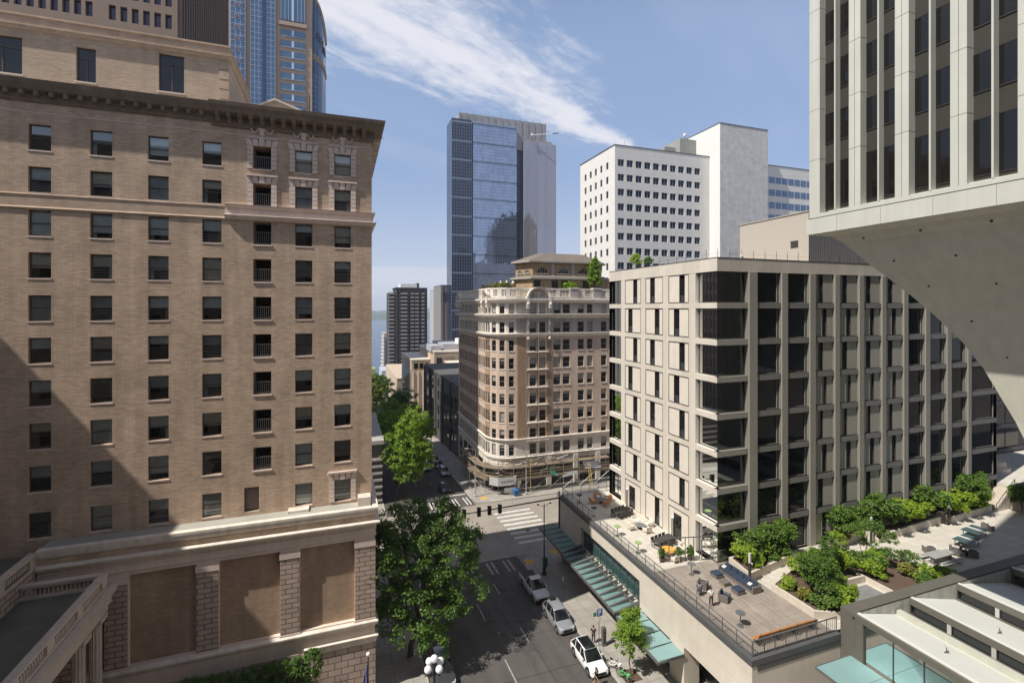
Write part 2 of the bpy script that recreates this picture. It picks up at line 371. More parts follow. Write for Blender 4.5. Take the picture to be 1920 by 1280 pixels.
# ------------------------------------------------------------------ ground profile
GP = [(-80, -26.6), (39, -33.0), (51, -33.6), (60, -34.1), (85, -35.5), (95, -36.2), (115, -37.5), (165, -41.5), (210, -45), (330, -57), (480, -73), (600, -83.5), (660, -92)]
def gz(y):
    if y <= GP[0][0]: return GP[0][1]
    for (a, za), (b, zb) in zip(GP, GP[1:]):
        if y <= b: return za+(zb-za)*(y-a)/(b-a)
    return GP[-1][1]
def yb(y0, y1, step=6.0):
    ys = {y0, y1}; ys |= {g[0] for g in GP if y0 < g[0] < y1}
    y = y0
    while y < y1: ys.add(y); y += step
    return sorted(ys)
def strip(mb, x0, x1, y0, y1, dz, m, sides=False):
    ys = yb(y0, y1)
    for a, b in zip(ys, ys[1:]):
        mb.poly([(x0, a, gz(a)+dz), (x1, a, gz(a)+dz), (x1, b, gz(b)+dz), (x0, b, gz(b)+dz)], m)
        if sides:
            mb.poly([(x0, a, gz(a)-.05), (x0, b, gz(b)-.05), (x0, b, gz(b)+dz), (x0, a, gz(a)+dz)], m)
            mb.poly([(x1, a, gz(a)-.05), (x1, b, gz(b)-.05), (x1, b, gz(b)+dz), (x1, a, gz(a)+dz)], m)
    if sides:
        for y in (y0, y1): mb.poly([(x0, y, gz(y)-.05), (x1, y, gz(y)-.05), (x1, y, gz(y)+dz), (x0, y, gz(y)+dz)], m)
# ================================================================== SETTING
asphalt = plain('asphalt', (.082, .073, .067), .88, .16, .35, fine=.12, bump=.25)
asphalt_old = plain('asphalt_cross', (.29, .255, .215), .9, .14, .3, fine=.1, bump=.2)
def road_wear(m, lane=.22, crack=.35):
    """tyre tracks drawn out along the street, oil spots and fine cracks in the asphalt itself"""
    nt = m.node_tree; b = nt.nodes['Principled BSDF']; src = b.inputs['Base Color'].links[0].from_socket; g = nd(nt, 'ShaderNodeNewGeometry'); L = nt.links.new
    mp = nd(nt, 'ShaderNodeMapping'); mp.inputs['Scale'].default_value = (1.1, .05, 0); L(g.outputs['Position'], mp.inputs[0])
    nz = nd(nt, 'ShaderNodeTexNoise'); nz.inputs['Scale'].default_value = 1; nz.inputs['Detail'].default_value = 4; L(mp.outputs[0], nz.inputs['Vector'])
    vz = nd(nt, 'ShaderNodeTexVoronoi'); vz.feature = 'DISTANCE_TO_EDGE'; vz.inputs['Scale'].default_value = .22
    n3 = nd(nt, 'ShaderNodeTexNoise'); n3.inputs['Scale'].default_value = 1.5; n3.inputs['Detail'].default_value = 5; L(g.outputs['Position'], n3.inputs['Vector'])
    ad = nd(nt, 'ShaderNodeVectorMath', operation='ADD'); L(g.outputs['Position'], ad.inputs[0]); L(n3.outputs['Color'], ad.inputs[1]); L(ad.outputs[0], vz.inputs['Vector'])
    cr = mth(nt, 'LESS_THAN', vz.outputs[0], .007)
    sp_ = nd(nt, 'ShaderNodeTexVoronoi'); sp_.inputs['Scale'].default_value = .55; L(g.outputs['Position'], sp_.inputs['Vector'])
    oil = mth(nt, 'LESS_THAN', sp_.outputs[0], .13)
    f = mth(nt, 'ADD', mth(nt, 'MULTIPLY', mth(nt, 'SUBTRACT', nz.outputs[0], .5), lane*4), 1.0)
    f = mth(nt, 'MULTIPLY', f, mth(nt, 'SUBTRACT', 1.0, mth(nt, 'MULTIPLY', cr, crack))); f = mth(nt, 'MULTIPLY', f, mth(nt, 'SUBTRACT', 1.0, mth(nt, 'MULTIPLY', oil, .22)))
    cc = nd(nt, 'ShaderNodeCombineColor'); [L(f, cc.inputs[i]) for i in range(3)]
    mx = nd(nt, 'ShaderNodeMix', data_type='RGBA', blend_type='MULTIPLY'); mx.inputs['Factor'].default_value = 1; L(src, mx.inputs['A']); L(cc.outputs[0], mx.inputs['B']); L(mx.outputs['Result'], b.inputs['Base Color'])
road_wear(asphalt); road_wear(asphalt_old, .05, .3)
concrete_walk = brick('sidewalk_concrete', (.37, .34, .30), (.31, .285, .25), (.18, .165, .145), 1.5, 1.5, .02, offset=0, bump=.2, blotch=.15)
kerb_m = plain('kerb_concrete', (.40, .38, .34), .9, .15, 1)
# floor tiles need plan coordinates
def planvec(m):
    nt = m.node_tree; t = [n for n in nt.nodes if n.type == 'TEX_BRICK'][0]; g = nd(nt, 'ShaderNodeNewGeometry'); nt.links.new(g.outputs['Position'], t.inputs['Vector']); return m
planvec(concrete_walk)
paint_w = plain('road_paint', (.62, .60, .55), .8, .22, 2.5, fine=.25)
ground_m = plain('city_ground', (.22, .20, .18), .95, .2, .05, fine=.1)

mb = MB()
ys = [-80, -20, 39, 51, 60, 85, 95, 115, 165, 210, 270, 330, 400, 480, 540, 600, 660]
xs = [-900, -300, -60, 0, 60, 300, 900]
for a, b in zip(ys, ys[1:]):
    for x0, x1 in zip(xs, xs[1:]): mb.poly([(x0, a, gz(a)), (x1, a, gz(a)), (x1, b, gz(b)), (x0, b, gz(b))], ground_m)
mb.poly([(-900, 660, -92), (900, 660, -92), (900, 12000, -130), (-900, 12000, -130)], ground_m)
mb.poly([(-900, 660, -92), (-9000, 660, -92), (-9000, 12000, -130), (-900, 12000, -130)], ground_m)
mb.poly([(900, 660, -92), (9000, 660, -92), (9000, 12000, -130), (900, 12000, -130)], ground_m)
struct(mb.build('ground'))
water_m, nt, b = newmat('sea_water'); b.inputs['Base Color'].default_value = (.035, .075, .13, 1); b.inputs['Roughness'].default_value = .22
nz = nd(nt, 'ShaderNodeTexNoise'); nz.inputs['Scale'].default_value = .25; nz.inputs['Detail'].default_value = 6
g = nd(nt, 'ShaderNodeNewGeometry'); nt.links.new(g.outputs['Position'], nz.inputs['Vector']); bp = nd(nt, 'ShaderNodeBump'); bp.inputs['Strength'].default_value = .6; bp.inputs['Distance'].default_value = 1.2
nt.links.new(nz.outputs[0], bp.inputs['Height']); nt.links.new(bp.outputs[0], b.inputs['Normal'])
mb = MB(); mb.poly([(-9000, 600, -84.6), (9000, 600, -84.6), (9000, 12000, -84.6), (-9000, 12000, -84.6)], water_m); struct(mb.build('water'))

# far shore
hill_m = plain('far_woods', (.05, .085, .05), .9, .5, .012)
mb = MB(); rr = random.Random(3); NX = 120
for k, (y0, hh) in enumerate(((3600, 50), (4600, 95), (6500, 112))):
    prev = None
    for i in range(NX+1):
        x = -2500+6000*i/NX; z = -84+hh*(.55+.25*sin(x*.0021+k*2)+.12*sin(x*.009+k)+.08*rr.random())
        cur = [(x, y0, -90), (x, y0+350, z-12), (x, y0+520, z), (x, y0+1500, z-4)]
        if prev:
            for q in range(3): mb.poly([prev[q], cur[q], cur[q+1], prev[q+1]], hill_m)
        prev = cur
struct(mb.build('hills'))

# roads -- lie 4 mm above each other
RX0, RX1 = 7.3, 22.9
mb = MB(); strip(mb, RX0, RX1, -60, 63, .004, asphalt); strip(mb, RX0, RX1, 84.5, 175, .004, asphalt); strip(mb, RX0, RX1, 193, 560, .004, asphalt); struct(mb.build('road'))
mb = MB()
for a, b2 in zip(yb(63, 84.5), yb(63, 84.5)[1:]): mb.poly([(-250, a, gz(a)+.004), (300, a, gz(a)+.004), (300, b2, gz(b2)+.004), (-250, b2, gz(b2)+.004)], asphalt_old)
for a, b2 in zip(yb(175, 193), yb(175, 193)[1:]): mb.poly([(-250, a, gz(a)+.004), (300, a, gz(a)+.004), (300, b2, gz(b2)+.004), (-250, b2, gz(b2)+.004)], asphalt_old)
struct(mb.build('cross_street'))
# pavements with kerbs
def rounded(mb, cx, cy, r, a0, a1, dz, m):
    n = 8; pts = [(cx+r*cos(a0+(a1-a0)*i/n), cy+r*sin(a0+(a1-a0)*i/n)) for i in range(n+1)]
    mb.poly([(cx, cy, gz(cy)+dz)] + [(x, y, gz(y)+dz) for x, y in pts], m)
    for p, q in zip(pts, pts[1:]): mb.poly([(p[0], p[1], gz(p[1])-.05), (q[0], q[1], gz(q[1])-.05), (q[0], q[1], gz(q[1])+dz), (p[0], p[1], gz(p[1])+dz)], kerb_m)
def walk(mb, x0, x1, y0, y1): strip(mb, x0, x1, y0, y1, .14, concrete_walk, True)
mb = MB(); walk(mb, 23.05, 28.2, -40, 60.0); walk(mb, 25.9, 28.2, 60.0, 62.85); rounded(mb, 25.9, 60.0, 2.85, pi/2, pi, .14, concrete_walk)
walk(mb, 28.2, 300, 58.8, 62.85); struct(mb.build('sidewalk'))
mb = MB(); walk(mb, 2.2, 7.15, -40, 60.0); walk(mb, -200, 4.3, 60.0, 62.85); rounded(mb, 4.3, 60.0, 2.85, 0, pi/2, .14, concrete_walk); struct(mb.build('sidewalk'))
mb = MB(); walk(mb, 23.05, 28.5, 87.5, 174.8); walk(mb, 26.0, 300, 84.65, 87.5); rounded(mb, 26.0, 87.6, 2.95, pi, 1.5*pi, .14, concrete_walk); walk(mb, 28.5, 60, 87.5, 91)
struct(mb.build('sidewalk'))
mb = MB(); walk(mb, 2.2, 7.15, 87.5, 174.8); walk(mb, -200, 4.2, 84.65, 87.5); rounded(mb, 4.2, 87.6, 2.95, -pi/2, 0, .14, concrete_walk); struct(mb.build('sidewalk'))
mb = MB(); walk(mb, 23.05, 28.5, 193.2, 560); walk(mb, 2.2, 7.15, 193.2, 560); struct(mb.build('sidewalk'))
mb = MB()
for (a, b2) in ((23.05, 22.9), (7.3, 7.15)):
    strip(mb, min(a, b2), max(a, b2), -40, 60, .146, kerb_m, True); strip(mb, min(a, b2), max(a, b2), 87.7, 174.8, .146, kerb_m, True)
struct(mb.build('kerb'))
# markings
def mark(mb, x0, x1, y0, y1, dz=.010):
    ys_ = yb(y0, y1)
    for a, b2 in zip(ys_, ys_[1:]): mb.poly([(x0, a, gz(a)+dz), (x1, a, gz(a)+dz), (x1, b2, gz(b2)+dz), (x0, b2, gz(b2)+dz)], paint_w)
mb = MB()
_pw = paint_w; paint_w = plain('worn_lane_paint', (.33, .31, .28), .85, .35, 2, fine=.3)
for x in (14.6, 17.68):
    y = -20.0
    while y < 58:
        mark(mb, x-.06, x+.06, y, y+3.4 if x < 16 else y+2.6); y += 10.0 if x < 16 else 9.3
    y = 100
    while y < 170: mark(mb, x-.06, x+.06, y, y+3); y += 10
struct(mb.build('lane_marking')); paint_w = _pw
mb = MB()
for i in range(8):
    y = 66.4+i*1.75; mark(mb, 24.6, 31.2, y, y+.22); mark(mb, 24.6, 31.2, y+.5, y+.72); mark(mb, 24.6, 31.2, y+.25, y+.47, .009)
struct(mb.build('crosswalk'))
mb = MB()
for i in range(7):
    x = 8.6+i*2.15
    for q in (0, .62): mark(mb, x+q, x+q+.24, 85.2, 89.4)
mark(mb, 15.5, 22.6, 91.2, 91.65)
struct(mb.build('crosswalk'))
faded = plain('faded_paint', (.30, .28, .25), .85, .4, 1.5, fine=.3)
mb = MB()
for i in range(6):
    x = 9+i*2.3
    ys_ = yb(59.2, 62.4)
    for a, b2 in zip(ys_, ys_[1:]):
        for q in (0, .7): mb.poly([(x+q, a, gz(a)+.010), (x+q+.3, a, gz(a)+.010), (x+q+.3, b2, gz(b2)+.010), (x+q, b2, gz(b2)+.010)], faded)
struct(mb.build('crosswalk'))
mb = MB()
for i in range(8):
    y = 66.0+i*1.9; mark(mb, -2.5, 5.6, y, y+.5)
struct(mb.build('crosswalk'))
seam_m = plain('tar_seam', (.035, .032, .03), .7, .2)
mb = MB()
for x0, x1, y0, y1 in ((17.9, 17.98, 30, 52), (8, 22.8, 40.45, 40.53), (18, 22.8, 46.0, 46.06), (18, 22.8, 35.2, 35.27), (8.5, 22, 57.6, 57.7), (14, 14.06, 64, 84), (22.9, 60, 74.5, 74.56)):
    ys_ = yb(y0, y1)
    for a, b2 in zip(ys_, ys_[1:]): mb.poly([(x0, a, gz(a)+.007), (x1, a, gz(a)+.007), (x1, b2, gz(b2)+.007), (x0, b2, gz(b2)+.007)], seam_m)
struct(mb.build('tar_seam'))
ramp_m = plain('tactile_yellow', (.62, .36, .05), .8, .15, 6)
mb = MB()
for x, y in ((23.2, 59.7), (27.6, 61.3), (24.6, 86.6)):
    z = gz(y)+.15; mb.poly([(x, y, z), (x+1.2, y, z-.02), (x+1.2, y+1.2, z-.06), (x, y+1.2, z-.04)], ramp_m)
struct(mb.build('kerb_ramp'))

# ================================================================== HOTEL
HY = 44.8
hotel = root('hotel_building', 'large brown brick hotel with rows of square windows, stone cornice and stone base at left', 'building', (-8, 48, -33.5))
TOPS = [13.42, 10.34, 7.17, 4.09, .95, -2.15, -5.27, -8.40, -11.52, -14.90]
COLS = [(-21.47, -20.13), (-17.82, -16.44), (-14.17, -12.80), (-10.53, -9.17), (-6.88, -5.53), (-3.70, -2.36), (-.58, .77)]
blind_w = plain('blind_cream', (.80, .74, .62), .85, .08, 3); blind_g = plain('blind_grey', (.55, .58, .57), .85, .08, 3); blind_d = plain('curtain_dark', (.30, .28, .25), .9, .15, 4)
holes = []; hw = []
for ci, (a, b2) in enumerate(COLS):
    for ri, t in enumerate(TOPS):
        if ci == 4 and ri == 9:
            holes.append((-7.55, -6.45, -16.75, -14.75, .35)); continue
        h = (a, b2, t-1.88, t); dep = 1.6 if ci == 4 else .30
        holes.append(h+(dep,)); hw.append((ci, ri)+h)
mb = MB((0, HY, 0), (1, 0, 0), (0, -1, 0))
mb.wall(-39.4, 2.55, -19, 15.2, holes, .3, hotel_brick)
# other sides of the block
mb.poly([(2.55, HY, -34.5), (2.55, 63, -35), (2.55, 63, 15.2), (2.55, HY, 15.2)], hotel_brick)
mb.poly([(-70, 63, -35), (2.55, 63, -35), (2.55, 63, 15.2), (-70, 63, 15.2)], hotel_brick)
mb.poly([(-70, 8, -32), (-70, 63, -35), (-70, 63, 15.2), (-70, 8, 15.2)], hotel_brick)
mb.build('tower_wall', hotel)
mb = MB(); mb.box(-70, -39.4, 8, 44.8, -33, 20.6, hotel_brick); mb.build('side_wing', hotel)
mb = MB(); mb.box(-70, 2.5, 44.9, 62.9, 15.9, 16.2, roof_grey); mb.build('roof', hotel)
rr = random.Random(11)
for (ci, ri, a, b2, z0, z1) in hw:
    w = (b2-a)
    if ci == 4:      # loggia opening with railing
        mb = MB((a, HY, 0)); mb.lb(0, w, -1.62, -1.58, z0, z1, room_dark); lg = mb.build('loggia', hotel)
        mb = MB((a, HY, 0)); mb.lb(.02, w-.02, -.14, -.10, z0+1.02, z0+1.08, grey_metal); mb.lb(.02, w-.02, -.14, -.10, z0+.08, z0+.13, grey_metal)
        for k in range(9): x = .06+k*(w-.16)/8; mb.lb(x, x+.035, -.135, -.105, z0+.1, z0+1.05, grey_metal)
        mb.build('railing', lg)
        mb = MB((a, HY, 0)); mb.lb(-.06, w+.06, -.3, .07, z0-.13, z0-.002, terracotta); mb.build('sill', lg)
        continue
    f = .055; mid = z0+(z1-z0)*.5
    mb = MB((a, HY, 0))
    for (p0, p1, q0, q1) in ((0, f, z0, z1), (w-f, w, z0, z1), (f, w-f, z0, z0+.07), (f, w-f, z1-.07, z1)): mb.lb(p0, p1, -.29, -.20, q0, q1, frame_brown)
    mb.lb(f, w-f, -.27, -.21, mid-.025, mid+.025, frame_brown)
    wi = mb.build('window', hotel)
    mb = MB((a, HY, 0)); mb.lq([(f, -.245, z0+.07), (w-f, -.245, z0+.07), (w-f, -.245, z1-.07), (f, -.245, z1-.07)], win_glass); mb.build('pane', wi)
    fr = rr.choice([.45, .5, .55, .8, 1.0, 1.0, .62, .35, .5, 1.0]) if not (ci in (5, 6) and ri == 0) else 1.0
    mb = MB((a, HY, 0)); ang = rr.uniform(-.01, .01)
    zb = z1-.07-(z1-z0-.14)*fr
    bm = rr.choice([blind_m, blind_m, blind_m, blind_w, blind_g, blind_w, blind_d])
    mb.lq([(f, -.33, zb+ang), (w-f, -.33, zb-ang), (w-f, -.33, z1-.06), (f, -.33, z1-.06)], bm)
    if rr.random() < .22: [mb.lb(f, w-f, -.36, -.34, z0+.1+k*.12, z0+.14+k*.12, blind_g) for k in range(int((zb-z0-.1)/.12))]
    mb.lb(f+.05, w-f-.05, -.335, -.30, zb-.01, zb+.03, frame_brown)
    if rr.random() < .4:
        s = rr.choice([f, w-f-.26]); mb.lb(s, s+.24, -.42, -.36, z0+.05, zb, rr.choice([blind_w, blind_g, blind_d]))
    mb.build('blind', wi)
    mb = MB((a, HY, 0)); mb.lq([(0, -.75, z0), (w, -.75, z0), (w, -.75, z1), (0, -.75, z1)], room_dark)
    mb.lq([(0, -.3, z0), (0, -.75, z0), (0, -.75, z1), (0, -.3, z1)], room_dark); mb.lq([(w, -.3, z0), (w, -.75, z0), (w, -.75, z1), (w, -.3, z1)], room_dark)
    mb.lq([(0, -.3, z0), (w, -.3, z0), (w, -.75, z0), (0, -.75, z0)], room_dark); mb.build('room', wi)
    mb = MB((a, HY, 0)); mb.lb(-.05, w+.05, -.2, .035, z0-.11, z0-.002, terracotta); mb.build('sill', wi)
# door at roof-terrace level
mb = MB((-7.55, HY, 0)); mb.lb(0, 1.1, -.36, -.28, -16.75, -14.75, frame_brown); mb.lb(.14, .96, -.28, -.26, -16.6, -14.95, plain('dusty_door', (.16, .12, .11), .5)); mb.build('door', hotel)
# belt courses
def mould(name, path, prof, m, par): mbx = MB(); mbx.sweep(path, prof, m); return mbx.build(name, par)
def front_path(x0, x1, ret=True):
    p = [(x0, HY, 0, -1), (x1, HY, 1.0 if ret else 0, -1)]
    if ret: p.append((x1, 62, 1.0, 0))
    return p
mould('belt_course', front_path(-39.4, -8.9, False), [(0, 7.2), (.05, 7.2), (.09, 7.32), (.05, 7.40), (.03, 7.44), (.03, 8.2), (.07, 8.25), (.07, 8.32), (0, 8.36)], hotel_brick2, hotel)
mould('belt_course', front_path(-8.9, 2.55), [(0, 7.24), (.16, 7.26), (.34, 7.46), (.38, 7.60), (.10, 7.68), (.08, 8.22), (.26, 8.30), (.30, 8.46), (0, 8.5)], terracotta, hotel)
mould('belt_course', front_path(-39.4, 2.55), [(0, 14.18), (.05, 14.2), (.05, 14.26), (0, 14.28)], terracotta, hotel)
# main cornice: plainer on the left, deeper with brackets on the right wing
mould('cornice', front_path(-39.4, -9.85, False), [(0, 15.0), (.10, 15.0), (.16, 15.22), (.16, 15.62), (.55, 15.74), (.70, 16.1), (.78, 16.42), (.3, 16.5), (0, 16.5)], dark_cornice, hotel)
mould('cornice', front_path(-9.85, 2.55), [(0, 14.72), (.12, 14.74), (.20, 15.0), (.20, 15.55), (.85, 15.66), (.92, 15.95), (1.06, 16.15), (1.10, 16.44), (.6, 16.62), (0, 16.7)], dark_cornice, hotel)
mb = MB((0, HY, 0)); x = -39.0
while x < -10: mb.lb(x, x+.26, .15, .50, 15.36, 15.72, dark_cornice); x += .86
mb.build('dentils', hotel)['kind'] = 'stuff'
x = -9.5
while x < 2.3:
    mb = MB((0, HY, 0)); P = [(.19, 14.98), (.30, 15.0), (.5, 15.26), (.80, 15.42), (.84, 15.65), (.19, 15.65)]
    L0 = [mb.L(x, a, z) for a, z in P]; L1 = [mb.L(x+.30, a, z) for a, z in P]
    mb.poly(L0[::-1], dark_cornice); mb.poly(L1, dark_cornice)
    for i in range(6): j = (i+1) % 6; mb.poly([L0[i], L0[j], L1[j], L1[i]], dark_cornice)
    mb.build('bracket', hotel); x += .80
y = 46.2
while y < 60:
    mb = MB((2.55, y, 0), (0, 1, 0), (1, 0, 0)); mb.lb(0, .3, .19, .8, 15.2, 15.65, terracotta); mb.build('bracket', hotel); y += .85
# stone surrounds
def surround(a, b2, z0, z1, top=True):
    mb = MB((0, HY, 0)); w = .42
    n = 5
    for k in range(n):
        za = z0+(z1-z0)*k/n; zb = z0+(z1-z0)*(k+1)/n-.035
        mb.lb(a-w, a-.002, 0, .09, za, zb, terracotta); mb.lb(b2+.002, b2+w, 0, .09, za, zb, terracotta)
    mb.lb(a-w, b2+w, 0, .05, z0, z1, terracotta) if False else None
    x0, x1 = a-w, b2+w; n = 5
    for k in range(n):
        xa = x0+(x1-x0)*k/n; xb = x0+(x1-x0)*(k+1)/n-.03; s = (k-2)*.09
        hh = .66 if k == 2 else .55
        mb.hexa([mb.L(xa-s*.0, 0, z1), mb.L(xb, 0, z1), mb.L(xb, .13 if k == 2 else .09, z1), mb.L(xa, .13 if k == 2 else .09, z1), mb.L(xa+s, 0, z1+hh), mb.L(xb+s, 0, z1+hh), mb.L(xb+s, .16 if k == 2 else .10, z1+hh), mb.L(xa+s, .16 if k == 2 else .10, z1+hh)], terracotta)
    if top: mb.lb(x0-.1, x1+.1, 0, .2, z1+.57, z1+.72, terracotta)
    return mb.build('stone_surround', hotel)
for ci in (4, 5, 6):
    a, b2 = COLS[ci]
    surround(a, b2, TOPS[0]-1.88, TOPS[0], False); surround(a, b2, TOPS[1]-1.88, TOPS[1])
    mb = MB((0, HY, 0)); c = (a+b2)/2; z = 14.46       # urn and swags above
    mb.lb(a-.5, b2+.5, 0, .14, 14.02, 14.15, terracotta)
    mb.lb(c-.17, c+.17, 0, .14, 14.3, 15.0, terracotta); mb.lb(c-.24, c+.24, .02, .16, 14.62, 14.92, terracotta); mb.lb(c-.09, c+.09, 0, .12, 14.17, 14.3, terracotta)
    for s in (-1, 1):
        pts = [(c+s*(.28+.55*t), .09, 14.86-.42*sin(pi*t)) for t in [i/7 for i in range(8)]]
        for p, q in zip(pts, pts[1:]): mb.tube(mb.L(*p), mb.L(*q), .06, .06, terracotta, 6)
    mb.build('carved_swag', hotel)
a, b2 = COLS[6]; surround(a, b2, TOPS[9]-1.88, TOPS[9])
# penthouse storey set back above the cornice
ph_holes = [(-25.9, -23.35, 18.1, 20.98, .3), (-19.98, -18.7, 18.15, 20.9, .3), (-14.42, -12.6, 18.2, 21.36, .3)]
mb = MB((0, 48, 0)); mb.wall(-40, -9.3, 16.2, 21.9, ph_holes, .3, hotel_brick2)
mb.poly([(-9.3, 48, 16.2), (-9.3, 58, 16.2), (-9.3, 58, 21.9), (-9.3, 48, 21.9)], hotel_brick2)
mb.poly([(-40, 48, 16.2), (-40, 58, 16.2), (-40, 58, 21.9), (-40, 48, 21.9)], hotel_brick2); mb.poly([(-40, 58, 16.2), (-9.3, 58, 16.2), (-9.3, 58, 21.9), (-40, 58, 21.9)], hotel_brick2)
mb.poly([(-40, 48, 21.9), (-9.3, 48, 21.9), (-9.3, 58, 21.9), (-40, 58, 21.9)], roof_grey)
for k in range(6): mb.lb(-10.0, -9.25, 0, .05, 16.5+k*.85, 17.2+k*.85, hotel_brick2)
ph = mb.build('penthouse_storey', hotel)
pth = [(-40, 48, 0, -1), (-9.3, 48, 1, -1), (-9.3, 58, 1, 0)]
mould('penthouse_cornice', pth, [(0, 21.55), (.12, 21.6), (.2, 21.8), (.28, 21.86), (.28, 21.98), (.04, 22.0), (.04, 22.62), (.14, 22.66), (.14, 22.8), (-.3, 22.8)], hotel_brick2, ph)
for i, h in enumerate(ph_holes):
    mb = MB((0, 48, 0)); f = .07; a, b2, z0, z1, _ = h
    for (p0, p1, q0, q1) in ((a, a+f, z0, z1), (b2-f, b2, z0, z1), (a+f, b2-f, z0, z0+.08), (a+f, b2-f, z1-.08, z1), ((a+b2)/2-.05, (a+b2)/2+.05, z0, z1-.8), (a+f, b2-f, z1-.86, z1-.78)): mb.lb(p0, p1, -.28, -.18, q0, q1, frame_brown)
    mb.lq([(a, -.23, z0), (b2, -.23, z0), (b2, -.23, z1), (a, -.23, z1)], glass_dark)
    mb.lb(a-.08, b2+.08, -.1, .08, z0-.12, z0-.003, terracotta); mb.build('window', ph)
# roof structures on the right wing
mb = MB(); mb.box(-13, -10.4, 58.3, 61, 16.2, 20.2, hotel_brick2)
mb.box(-13.1, -10.3, 58.2, 61.1, 20.2, 20.5, terracotta); mb.build('roof_house', hotel)
mb = MB(); x0, x1, y0, y1, z0, z1, zr = -7.2, -3.4, 49.2, 53, 16.2, 18.3, 19.1
xm = (x0+x1)/2-.5
mb.poly([(x0, y0, z0), (x1, y0, z0), (x1, y0, z1), (xm, y0, zr), (x0, y0, z1)], hotel_brick2); mb.poly([(x0, y1, z0), (x1, y1, z0), (x1, y1, z1), (xm, y1, zr), (x0, y1, z1)], hotel_brick2)
mb.poly([(x1, y0, z0), (x1, y1, z0), (x1, y1, z1), (x1, y0, z1)], hotel_brick2); mb.poly([(x0, y0, z0), (x0, y1, z0), (x0, y1, z1), (x0, y0, z1)], hotel_brick2)
for (ax_, az, bx_, bz) in ((x0-.15, z1-.06, xm, zr), (xm, zr, x1+.15, z1-.06)):
    mb.hexa([(ax_, y0-.15, az), (bx_, y0-.15, bz), (bx_, y1+.15, bz), (ax_, y1+.15, az), (ax_, y0-.15, az+.16), (bx_, y0-.15, bz+.16), (bx_, y1+.15, bz+.16), (ax_, y1+.15, az+.16)], pale_coping)
mb.box(x1+.01, x1+2.5, y0+1, y1, 16.2, 17.7, hotel_brick2); mb.build('roof_dormer', hotel)
mb = MB(); mb.tube((2.6, 50, 17.0), (4.0, 50, 17.05), .03, .03, grey_metal, 6); mb.tube((1.6, 50, 16.6), (2.6, 50, 17.0), .03, .03, grey_metal, 6)
mb.tube((-3.1, 50.2, 17.6), (-3.1, 50.2, 21.6), .03, .02, black_metal, 6); mb.tube((-2.9, 50.2, 17.6), (-2.9, 50.2, 20.3), .05, .05, black_metal, 6); mb.build('roof_mast', hotel)
# ---- podium
PY = 43.2
mb = MB((0, PY, 0))
pan = [(-14.88, -10.53, -26.5, -19.7, .35), (-9.02, -4.68, -26.5, -19.7, .35), (-3.22, 1.07, -26.5, -19.7, .35), (-20.2, -16.33, -26.5, -19.7, .35)]
mb.wall(-20.2, 2.73, -34.5, -17.5, pan, .35, terracotta)
for a, b2, z0, z1, _ in pan: mb.lq([(a, -.35, z0), (b2, -.35, z0), (b2, -.35, z1), (a, -.35, z1)], panel_brick)
mb.poly([(2.73, PY, -34.5), (2.73, 63, -35.2), (2.73, 63, -17.5), (2.73, PY, -17.5)], stone_small)
mb.build('podium_wall', hotel)
for i, (a, b2) in enumerate([(-16.33, -14.88), (-10.53, -9.02), (-4.68, -3.22), (1.07, 2.73)]):
    mb = MB((0, PY, 0)); mb.lb(a+.03, b2-.03+(.06 if i == 3 else 0), 0, .07, -26.5, -20.35, stone_small); mb.lb(a-.05, b2+.05, 0, .12, -20.35, -19.85, terracotta); mb.lb(a-.05, b2+.05, 0, .1, -26.8, -26.5, terracotta)
    mb.build('pilaster', hotel)
pp = lambda x0, x1: [(x0, PY, 0, -1), (x1, PY, 1, -1), (x1, 63, 1, 0)]
mould('parapet', pp(-20.2, 2.73), [(.0, -17.72), (.16, -17.60), (.22, -17.45), (.26, -17.22), (.26, -17.02), (-.22, -17.0), (-.22, -17.2)], pale_coping, hotel)
mb = MB((0, PY, 0)); mb.lb(-20.1, 2.73, 0, .03, -18.2, -17.74, hotel_brick); mb.build('brick_frieze', hotel)
mould('ledge', pp(-20.2, 2.73), [(0, -18.62), (.08, -18.6), (.12, -18.5), (.34, -18.42), (.40, -18.30), (.40, -18.22), (0, -18.14)], pale_coping, hotel)
mould('ledge', pp(-20.2, 2.73), [(0, -19.5), (.05, -19.48), (.10, -19.35), (.05, -19.2), (.05, -18.95), (.1, -18.85), (0, -18.8)], terracotta, hotel)
mould('ledge', pp(-20.2, 2.73), [(0, -27.2), (.10, -27.1), (.22, -26.95), (.26, -26.84), (.26, -26.74), (0, -26.6)], pale_coping, hotel)
mould('ledge', pp(-2.9, 2.73), [(0, -28.62), (.08, -28.6), (.14, -28.2), (.24, -28.1), (.26, -27.98), (0, -27.9)], pale_coping, hotel)
mb = MB((0, PY, 0)); mb.lb(-3.2, 2.76, 0, .05, -34.4, -28.65, stone_block); mb.lb(-20.2, -3.25, 0, .04, -34.4, -28.3, stone_block); mb.build('stone_base', hotel)
mb = MB(); mb.box(-20.2, 2.4, 43.42, HY, -17.4, -17.06, roof_grey); mb.box(-4.2, -2.6, 44.0, HY, -17.16, -16.85, pale_coping); mb.box(1.35, 2.4, 43.72, 44.75, -17.15, -16.35, pale_coping); mb.build('gutter_roof', hotel)
